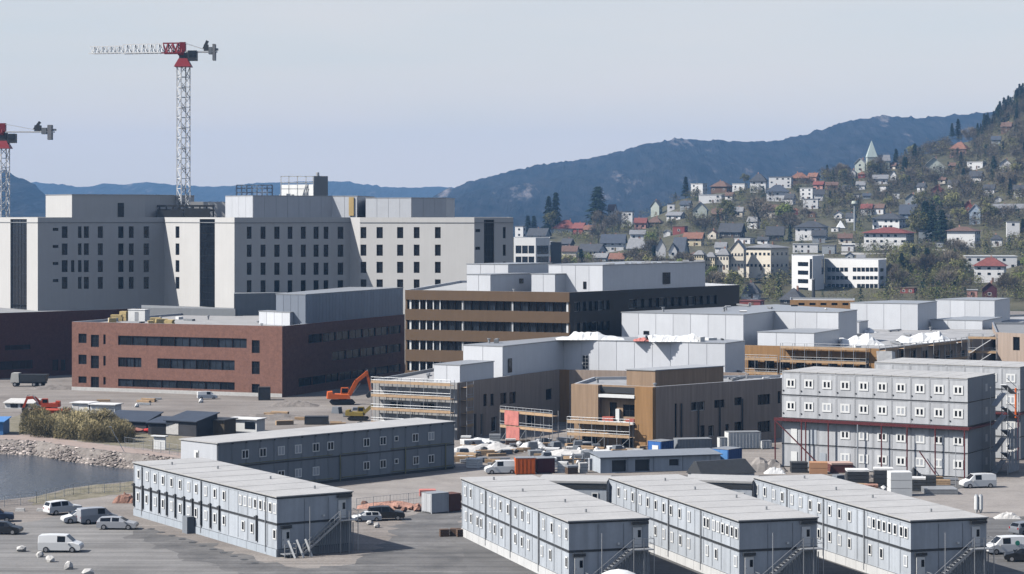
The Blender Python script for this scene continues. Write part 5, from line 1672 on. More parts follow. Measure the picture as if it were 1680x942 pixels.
# --- white stones and kerb blocks in the car park
for k, (x, y, s) in enumerate(((35, 905, .62), (65, 914, .5), (82, 922, .55), (113, 934, .6), (145, 945, .7))):
    X, Y, _ = G(x, y)
    me = stone_mesh('boulder', M_CONCR, 60 + k, .9)
    o = link('boulder', me, None, (X, Y, s * .5), k * 1.3); o.scale = (s, s, s)
    tag(o, ['white stone block left of the panel van, first in the row', 'white stone block just below the panel van rear', 'white stone block below the panel van front wheel', 'fourth white stone block of the row running to the corner', 'white stone cone cut by the bottom edge'][k], 'stone', 'white stones on the car park')
for k, (x, y, s) in enumerate(((582, 853, .55), (606, 861, .5), (618, 866, .45))):
    X, Y, _ = G(x, y)
    o = link('boulder', stone_mesh('boulder', M_CONCR, 70 + k, .9), None, (X, Y, s * .5), k * 1.1); o.scale = (s, s, s)
    tag(o, ['white stone nearest the end stair of the left site office', 'white stone in front of the white hatchback by the yard', 'white stone in front of the black car by the yard'][k], 'stone', 'white stones by the yard')
for k, x in enumerate((33, 68)):
    X, Y, _ = G(x, 839)
    m = MB(); m.hexa([(-.6, -.25, 0), (.6, -.25, 0), (.6, .25, 0), (-.6, .25, 0)], [(-.55, -.18, .4), (.55, -.18, .4), (.55, .18, .4), (-.55, .18, .4)])
    tag(m.build('kerb_block', M_CONCR, None, None, (X, Y, 0)), ['pale kerb block left of the white estate car, farther one', 'pale kerb block just left of the white estate car'][k], 'kerb block')
# dark drain marks beside the left office are flat covers on the paving
for k in range(11):
    x = 248 + k * 17; y = 868 + k * 5.6
    X, Y, _ = G(x, y)
    m = MB(); m.cyl((0, 0, .012), (0, 0, .03), .45, n=10)
    tag(m.build('drain_cover', M_DKSTEEL, None, None, (X, Y, 0)), 'dark round cover in the line along the left site office', 'drain cover', 'covers along the left site office')

# --- rubble, pallets, stacks
def pile(name, label, cat, x, y, w, h, m, seed, group=None, dep=None, z=0.0):
    X, Y, _ = G(x, y, z)
    rr = random.Random(seed)
    mb = MB(); nx, ny = 12, 6
    dep = dep or w * .5
    for j in range(ny + 1):
        for i in range(nx + 1):
            s, t = i / nx, j / ny
            e = (math.sin(math.pi * s) * math.sin(math.pi * t)) ** .7
            mb.v.append((-w / 2 + w * s + rr.uniform(-.1, .1) * e, dep * t, h * e * rr.uniform(.6, 1.0)))
    for j in range(ny):
        for i in range(nx):
            a = j * (nx + 1) + i
            mb.f.append((a, a + 1, a + nx + 2, a + nx + 1)); mb.m.append(0)
    return tag(mb.build(name, m, None, None, (X, Y, z + .005)), label, cat, group)
pile('rubble_heap', 'long pink rubble heap left of the pale grey container', 'rubble', 640, 836, 9, .9, M_RUBBLE, 1)
pile('rubble_heap', 'pink rubble heap beside the end of the left site office by the shore', 'rubble', 203, 826, 3.2, 1.5, M_RUBBLE, 2)
pile('gravel_heap', 'grey gravel heap in front of the small scaffold', 'gravel heap', 800, 742, 12, 1.3, M_CONCR, 3)
pile('gravel_heap', 'pale spoil heap in front of the right timber wing', 'gravel heap', 950, 752, 14, 1.2, M_CONCR, 4)
pile('gravel_heap', 'brown earth bank between blue container and container stack', 'earth bank', 1255, 775, 7, 2.2, m_tan, 5)
pile('gravel_heap', 'dark earth heap beside the container stack foot', 'earth heap', 1425, 796, 7, 1.4, M_DIRT, 6)
pile('gravel_heap', 'earth heap left of the orange excavator', 'earth heap', 480, 668, 10, 1.2, M_DIRT, 7)
pile('gravel_heap', 'small grey heap on the gravel road at the right edge', 'gravel heap', 1655, 852, 3.4, .9, M_CONCR, 8)
pile('gravel_heap', 'long low spoil heap above the slate office', 'spoil heap', 440, 690, 16, 1.0, M_DIRT, 9)
pile('gravel_heap', 'low spoil heap along the left brick wall', 'spoil heap', 85, 640, 12, 1.0, M_DIRT, 10)
for k in range(9):     # reddish blocks along the rubble
    X, Y, _ = G(r.uniform(592, 690), r.uniform(828, 840))
    o = link('stone_block', stone_mesh('stone_block', M_RUBBLE, 80 + k), None, (X, Y, .3), k); o.scale = (.6, .5, .6)
    tag(o, 'loose reddish block lying at the foot of the long rubble heap', 'block', 'reddish blocks at the rubble heap')
def pallet_stack(label, x, y, rz, m, nl=4, w=1.2, h=.9, top=None, group=None, cat='pallet stack'):
    X, Y, _ = G(x, y)
    t = thing('pallet_stack', label, cat, (X, Y, 0), rz, group)
    for i in range(nl):
        b = MB(); b.box(-w / 2, w / 2, 0, w * .8, i * h / nl + .02, (i + 1) * h / nl - .03); b.build('layer', m, t)
    if top:
        b = MB(); b.box(-w / 2 - .03, w / 2 + .03, -.03, w * .8 + .03, h, h + .25); b.build('wrapped_load', top, t)
    return t
m_pal = mat('weathered pallet', (.13, .085, .06), var=.3)
pallet_stack('brown pallet stack left of the leftmost site office, farther left', 730, 881, .2, m_pal, 4, 1.1)
pallet_stack('brown pallet stack left of the leftmost site office, middle one', 746, 880, -.1, m_pal, 5, 1.2)
pallet_stack('brown pallet stack touching the leftmost site office corner', 758, 881, .3, m_pal, 4, 1.1)
pallet_stack('tall stack of white slabs behind the right site office', 1479, 815, .05, M_WHITE, 3, 2.9, 3.3, None, None, 'slab stack')
pallet_stack('red and white barrier stack left of the pale grey container', 702, 815, .1, M_PINK, 3, 2.2, .9, None, None, 'barrier stack')
pallet_stack('orange wooden crate below the container stack', 1343, 778, -.1, mat('crate pine', (.50, .27, .15)), 2, 2.6, 1.7, None, None, 'crate')
pallet_stack('pink topped timber stack right of the orange crate', 1382, 776, .1, mat('red stained timber', (.16, .06, .05)), 4, 3.2, 1.2, mat('pink board', (.55, .38, .32)), None, 'timber stack')
pallet_stack('dark tarpaulin covered stack left of the orange crate', 1312, 776, 0, M_DKSTEEL, 2, 2.4, 1.3, M_DKSTEEL, None, 'covered stack')
cl = [(1408, 800, 'grey machine under the container stack with white stripe', M_DKSTEEL, 3.0, 2.2), (1450, 800, 'dark machine with a white lid in front of the container stack', M_DKSTEEL, 2.6, 2.4),
      (1505, 806, 'dark slatted rack right of the white slab stack', M_DKSTEEL, 2.2, 1.6), (1525, 803, 'black cable drum frame beside the slatted rack', M_DKSTEEL, 1.8, 1.9),
      (1545, 812, 'low steel pile beside the rack at the right', M_STEEL, 4.4, .8), (1430, 806, 'pink grey pallet load in front of the dark machines', M_RUBBLE, 1.8, .9)]
for (x, y, lab, mm, w_, h_) in cl:
    pallet_stack(lab, x, y, r.uniform(-.2, .2), mm, 4, w_, h_, M_OFFWHITE if 'white' in lab else None, None, 'equipment')
# clutter between the clinic and the skip: wrapped loads, racks, tanks
spots = [(764, 728, 1.6, 1.4), (776, 730, 3.0, .8), (812, 728, 1.8, 1.8), (838, 730, 1.6, 1.0), (760, 756, 2.4, .6), (775, 768, 2.0, 1.6), (905, 745, 2.2, .9), (925, 730, 2.6, 1.2), (940, 742, 2.0, .8),
         (962, 736, 2.4, 1.1), (905, 766, 1.6, 1.5), (922, 776, 1.4, 1.9), (940, 778, 1.6, 1.4), (958, 776, 1.2, 1.7), (972, 772, .9, 2.2), (990, 748, 3.0, .7), (1012, 742, 2.4, .9), (880, 748, 2.0, .8), (1040, 748, 2.2, .8), (895, 730, 2.2, 1.0)]
slab_ = ['white load by the scaffold tower', 'long low white load at the clinic wall', 'tall white load left of the pink scaffold', 'small pale load under the pink scaffold', 'flat pallet load beside the slate office end',
         'square white load by the slate office end', 'pale load behind the orange skip, right side', 'wide load between pink scaffold and timber wing', 'low load left of the spoil heap', 'load at the left foot of the timber wing scaffold',
         'tall load right of the maroon container', 'tallest grey load among the steel racks', 'square load between the steel racks', 'narrow load nearest the grey hut', 'slim upright load at the grey hut corner',
         'long flat load behind the left end of the grey hut', 'flat load behind the first doorway of the grey hut', 'low load directly behind the orange skip', 'flat load behind the second doorway of the grey hut', 'load right beside the pink sheeted scaffold']
for k, (x, y, w_, h_) in enumerate(spots):
    mm = [M_WHITE, M_OFFWHITE, M_STEEL, M_CONCR, M_PANELB][k % 5]
    t = pallet_stack(slab_[k], x, y, r.uniform(-.4, .4), mm if k % 3 else m_pal, 3, w_, h_ * .7, mm, 'wrapped stacks on the storage ground', 'material stack')
for k, (x, y) in enumerate(((885, 772), (912, 772), (932, 770), (950, 768), (966, 764))):
    X, Y, _ = G(x, y)
    t = thing('steel_rack', 'galvanised steel rack on the storage ground left of the grey hut', 'rack', (X, Y, 0), r.uniform(-.3, .3), 'steel racks on the storage ground')
    for a in (-.8, .8):
        for b in (0, .9):
            m = MB(); m.box(a - .05, a + .05, b - .05, b + .05, 0, 2.2); m.build('upright', M_STEEL, t)
    for z in (.4, 1.2, 2.0):
        m = MB(); m.box(-.85, .85, 0, .9, z, z + .08); m.build('shelf', M_STEEL if z != 1.2 else M_DKSTEEL, t)
pile('tarpaulin', 'white sheet over a long heap at the foot of the clinic wall', 'tarpaulin', 790, 729, 7, 1.0, M_WHITE, 21)
pile('tarpaulin', 'white tarpaulin heap beside the pink sheeted scaffold', 'tarpaulin', 875, 735, 4.5, 1.2, M_OFFWHITE, 22)
pile('tarpaulin', 'white rag heap at the foot of the container stack left column', 'tarpaulin', 1272, 778, 3.2, 1.1, M_OFFWHITE, 23)
pile('tarpaulin', 'black tarpaulin heap on the equipment beside the stack', 'tarpaulin', 1500, 795, 3.0, 2.6, M_DKSTEEL, 24)
# white round tent at the bottom edge
X, Y = at(1015, 222)
t = thing('tent', 'round white tent top at the bottom edge between two offices', 'tent', (X, Y, 0))
m = MB(); prof = [(2.0, 0), (2.0, 2.2), (1.7, 2.6), (1.0, 2.9), (.05, 3.1)]
for (r0, z0), (r1_, z1) in zip(prof, prof[1:]):
    for k in range(16):
        a, b = 2 * math.pi * k / 16, 2 * math.pi * (k + 1) / 16
        m.face([(r0 * math.cos(a), r0 * math.sin(a), z0), (r0 * math.cos(b), r0 * math.sin(b), z0), (r1_ * math.cos(b), r1_ * math.sin(b), z1), (r1_ * math.cos(a), r1_ * math.sin(a), z1)])
m.build('canopy', M_WHITE, t)
m = MB(); m.cyl((0, 0, 0), (0, 0, 3.15), .05, n=6); m.build('pole', M_STEEL, t)
# two white silos beside the gravel road
for k, x in enumerate((1602, 1609)):
    X, Y, _ = G(x, 842)
    t = thing('silo', ['slim white silo by the gravel road, left one', 'slim white silo by the gravel road, right one'][k], 'silo', (X, Y, 0))
    m = MB(); m.cyl((0, 0, .5), (0, 0, 2.2), .28, n=10); m.cyl((0, 0, .0), (0, 0, .5), .08, .28, n=10); m.build('drum', M_WHITE, t)
    m = MB(); m.cyl((0, 0, 2.2), (0, 0, 2.4), .28, .12, n=10); m.build('lid', M_STEEL, t)
# shore fence
def fence(label, pts, h, gap, m):
    P = [G(x, y) for x, y in pts]
    t = thing('mesh_fence', label, 'fence', P[0])
    o = P[0]
    for a, b in zip(P, P[1:]):
        dx, dy = b[0] - a[0], b[1] - a[1]
        L = math.hypot(dx, dy); k = max(1, round(L / gap))
        for i in range(k + 1):
            q = (a[0] + dx * i / k - o[0], a[1] + dy * i / k - o[1])
            mb = MB(); mb.cyl((*q, 0), (*q, h), .045, n=6); mb.build('post', m, t)
        for z in (.15, h * .5, h - .05):
            mb = MB(); mb.bar((a[0] - o[0], a[1] - o[1], z), (b[0] - o[0], b[1] - o[1], z), .035); mb.build('rail', m, t)
        mb = MB()
        n_ = int(L / .5)
        for i in range(n_):
            q = (a[0] + dx * i / n_ - o[0], a[1] + dy * i / n_ - o[1]); mb.bar((*q, .1), (*q, h - .08), .02)
        struct(mb.build('mesh_wires', m, t), 'stuff')
    return t
fence('light steel mesh fence along the near shore of the basin', [(-20, 835), (60, 826), (120, 812), (222, 806)], 1.5, 2.4, M_STEEL)
fence('steel mesh fence beside the notice board on the shore path', [(205, 735), (250, 741), (292, 748)], 1.8, 2.4, M_STEEL)
fence('steel mesh fence along the yard left of the pale grey container', [(585, 838), (640, 832), (700, 826)], 1.6, 2.4, M_STEEL)
# lamp masts
for (x, y, h, lab) in ((1568, 802, 6.0, 'thin steel mast standing beside the white van by the stack'), (204, 742, 4.0, 'leaning thin pole on the shore bank')):
    X, Y, _ = G(x, y)
    t = thing('mast', lab, 'mast', (X, Y, 0))
    m = MB(); tip = (0, 0, h) if x > 1000 else (-2.2, 0, h)
    m.cyl((0, 0, 0), tip, .06, .04, 6); m.build('pole', M_STEEL, t)
    m = MB(); m.box(tip[0] - .2, tip[0] + .2, -.1, .1, h, h + .12); m.build('head', M_STEEL, t)

# loose building material lying about: nothing tells pieces of one kind apart
rl_ = random.Random(91)
pm1 = MB(); [pm1.box(-1.4, 1.4, -.35 + .24 * i, -.13 + .24 * i, .12 * j, .12 * j + .1) for i in range(3) for j in range(3)]
me_t = pm1.mesh('timber_bundle', M_PLANK)
me_b = stone_mesh('white_bag', M_OFFWHITE, 401, 1.0)
pm2 = MB(); [pm2.cyl((-1.6, .14 * i + (.07 if j else 0), .08 + .13 * j), (1.6, .14 * i + (.07 if j else 0), .08 + .13 * j), .065, n=6) for i in range(4) for j in range(2)]
me_p = pm2.mesh('pipe_bundle', M_STEEL)
pm3 = MB(); [pm3.box(-.75 + .04 * i, .75 - .03 * i, -.55, .55, .1 * i, .1 * i + .085) for i in range(6)]
me_s = pm3.mesh('sheet_stack', M_CONTD)
me_k = stone_mesh('dark_sack', M_DKSTEEL, 402, 1.0)
KN = [('timber_bundle', me_t, 'short bundle of pale timber lying on the storage ground', 'timber'), ('white_bag', me_b, 'white builders bag standing on the storage ground', 'bag'), ('pipe_bundle', me_p, 'bundle of steel pipes lying on the storage ground', 'pipes'),
      ('sheet_stack', me_s, 'dark grey sheet stack lying on the storage ground', 'sheets'), ('dark_sack', me_k, 'black sack lying on the storage ground', 'sack')]
zones = [((758, 985), (726, 766), 120), ((985, 1070), (736, 748), 10), ((1290, 1570), (786, 806), 34), ((440, 600), (672, 700), 12), ((120, 330), (655, 672), 8)]
for (xa, xb), (ya, yb), n_ in zones:
    for i in range(n_):
        nm, me, lab, ct_ = KN[(0, 1, 2, 3, 0, 0, 4, 3, 2)[rl_.randrange(9)]]
        X, Y, _ = G(rl_.uniform(xa, xb), rl_.uniform(ya, yb))
        o = link(nm, me, None, (X, Y, .35 if nm in ('white_bag', 'dark_sack') else 0.02), rl_.uniform(-.6, .6))
        k_ = rl_.uniform(.7, 1.25); o.scale = (k_ * .55,) * 3 if nm in ('white_bag', 'dark_sack') else (k_, k_, k_ * rl_.uniform(1, 2.2))
        tag(o, lab, ct_, ct_ + ' on the storage ground')
# ================================================================ THE TOWN ON THE HILLSIDE
WALLM = {'white': mat('house white', (.74, .73, .71), var=.04, streak=.05), 'cream': mat('house cream', (.62, .53, .36), var=.06), 'grey': mat('house grey', (.30, .32, .33), var=.08),
         'dark': mat('house dark', (.07, .065, .06), var=.15), 'red': mat('house red', (.24, .06, .05), var=.12), 'pink': mat('house pink', (.50, .27, .22), var=.08),
         'green': mat('house pale green', (.45, .48, .42), var=.08), 'brown': mat('house brown', (.15, .09, .06), var=.15), 'wine': mat('house wine', (.085, .02, .025), var=.1),
         'blue': mat('house pale blue', (.30, .36, .43), var=.06), 'ivory': mat('villa ivory', (.74, .67, .55), var=.05)}
ROOFM = {'dark': mat('roof dark slate', (.06, .062, .068), var=.25, scale=.8), 'red': mat('roof red tile', (.19, .06, .05), var=.25, scale=.8), 'orange': mat('roof orange tile', (.22, .105, .07), var=.25, scale=.8),
         'brown': mat('roof brown tile', (.14, .085, .065), var=.2, scale=.8), 'grey': mat('roof grey sheet', (.22, .22, .225), var=.2, scale=.8), 'pale': mat('roof pale sheet', (.48, .48, .47), var=.1),
         'slate': mat('roof blue slate', (.065, .075, .095), var=.2, scale=.8)}
house_boxes = []
hw_frames = {}
def house_win(parent, w, h, p, rz, fm):
    key = (round(w, 2), round(h, 2), fm.name)
    if key not in hw_frames:
        a = MB(); fw = min(.12, w * .12)
        a.box(0, w, -.06, .02, 0, fw); a.box(0, w, -.06, .02, h - fw, h); a.box(0, fw, -.06, .02, fw, h - fw); a.box(w - fw, w, -.06, .02, fw, h - fw)
        b = MB(); b.face([(.02, -.035, .02), (w - .02, -.035, .02), (w - .02, -.035, h - .02), (.02, -.035, h - .02)])
        hw_frames[key] = (a.mesh('window', fm), b.mesh('pane', M_GLASS))
    f_, g_ = hw_frames[key]
    o = link('window', f_, parent, p, rz)
    link('pane', g_, o)
def house(label, x0, x1, ytop, ybase, roof, wall, roofc, group=None, D=None, rot=None, side=.75, rooff=.38, floors=None, name='house', cat='house', chimney=True, seed=0, win=None):
    """photo box x0..x1 / ytop..ybase is the house with its roof; stands on the terrain"""
    xc = (x0 + x1) / 2
    if D is None:
        D = terr_D(xc, ybase)
    rr = random.Random(seed + int(x0 * 7 + ybase))
    rot = R(rot if rot is not None else rr.uniform(8, 34))
    k = D / F
    X = at(xc, D)[0]
    zb = zat(ybase, D)
    wtot = (x1 - x0) * k
    # rotated plan: visible width = w cos + dep sin
    w = wtot / (math.cos(abs(rot)) + side * math.sin(abs(rot)))
    dep = w * side
    H = (ybase - ytop) * k
    hr = H * rooff if roof != 'flat' else .35
    hwall = H - hr
    root = thing(name, label, cat, (X, D + dep * .5, zb), -rot, group)
    house_boxes.append((x0, x1, ytop, ybase, D))
    wm, rm = WALLM[wall], ROOFM[roofc]
    base = -3.5
    m = MB(); m.box(-w / 2, w / 2, -dep / 2, dep / 2, base, hwall)
    if roof == 'gablef':      # gable end faces the viewer
        m.face([(-w / 2, -dep / 2, hwall), (w / 2, -dep / 2, hwall), (0, -dep / 2, hwall + hr)]); m.face([(w / 2, dep / 2, hwall), (-w / 2, dep / 2, hwall), (0, dep / 2, hwall + hr)])
    if roof == 'gable':
        m.face([(-w / 2, dep / 2, hwall), (-w / 2, -dep / 2, hwall), (-w / 2, 0, hwall + hr)]); m.face([(w / 2, -dep / 2, hwall), (w / 2, dep / 2, hwall), (w / 2, 0, hwall + hr)])
    m.build('wall', wm, root)
    o_ = .06 * w + .2
    rb = MB()
    t_ = .22
    def slabf(pts):
        lo = [(p[0], p[1], p[2] + .02) for p in pts]; hi = [(p[0], p[1], p[2] + t_) for p in pts]
        rb.hexa(lo, hi)
    a, b = w / 2 + o_, dep / 2 + o_
    if roof == 'gable':
        e = -hr * o_ / (dep / 2)
        slabf([(-a, -b, hwall + e), (a, -b, hwall + e), (a, 0, hwall + hr), (-a, 0, hwall + hr)]); slabf([(-a, 0, hwall + hr), (a, 0, hwall + hr), (a, b, hwall + e), (-a, b, hwall + e)])
    elif roof == 'gablef':
        e = -hr * o_ / (w / 2)
        slabf([(-a, -b, hwall + e), (0, -b, hwall + hr), (0, b, hwall + hr), (-a, b, hwall + e)]); slabf([(0, -b, hwall + hr), (a, -b, hwall + e), (a, b, hwall + e), (0, b, hwall + hr)])
    elif roof == 'hip':
        rg = max(.1, (w - dep) / 2) if w > dep else .15
        rb.hexa([(-a, -b, hwall - .1), (a, -b, hwall - .1), (a, b, hwall - .1), (-a, b, hwall - .1)], [(-rg, -.05, hwall + hr), (rg, -.05, hwall + hr), (rg, .05, hwall + hr), (-rg, .05, hwall + hr)])
    else:
        rb.box(-w / 2 - .25, w / 2 + .25, -dep / 2 - .25, dep / 2 + .25, hwall + .01, hwall + hr)
    ro = rb.build('roof', rm, root)
    if chimney and roof != 'flat' and w > 5:
        c = MB(); cx_ = rr.uniform(-.2, .2) * w; c.box(cx_ - .35, cx_ + .35, dep * .08, dep * .08 + .6, hwall + hr * .4, hwall + hr + .9); c.build('chimney', M_RUBBLE, ro)
    nfl = floors or max(1, round(hwall / 2.9))
    fh = hwall / nfl
    if win != 0 and w > 3:
        nw = win or max(1, int(w / rr.uniform(3.0, 4.6)))
        ww, wh = min(1.15, w / nw * .42) * rr.uniform(.8, 1.3), min(1.25, fh * .42)
        fm = M_DKFRAME if wall in ('white', 'cream', 'ivory', 'green', 'pink', 'blue') else M_WHITE
        for fl in range(nfl):
            for i in range(nw):
                if rr.random() < (.3 if not win else .03):
                    continue
                house_win(root, ww, wh, (-w / 2 + w * (i + .5) / nw - ww / 2, -dep / 2 - .02, fl * fh + fh * .32), 0, fm)
            ns = max(1, int(dep / 3.4))
            for i in range(ns):
                house_win(root, ww, wh, (w / 2 + .02, -dep / 2 + dep * (i + .5) / ns - ww / 2, fl * fh + fh * .32), R(90), fm)
                if rot < 0:
                    house_win(root, ww, wh, (-w / 2 - .02, -dep / 2 + dep * (i + .5) / ns + ww / 2, fl * fh + fh * .32), R(-90), fm)
        if nfl >= 1 and (x1 - x0) > 18:
            d_ = MB(); d_.box(-.45, .45, -.07, -.005, 0, 2.0); d_.build('door', WALLM['brown'], root, None, (w * .12, -dep / 2, .05))
    return root
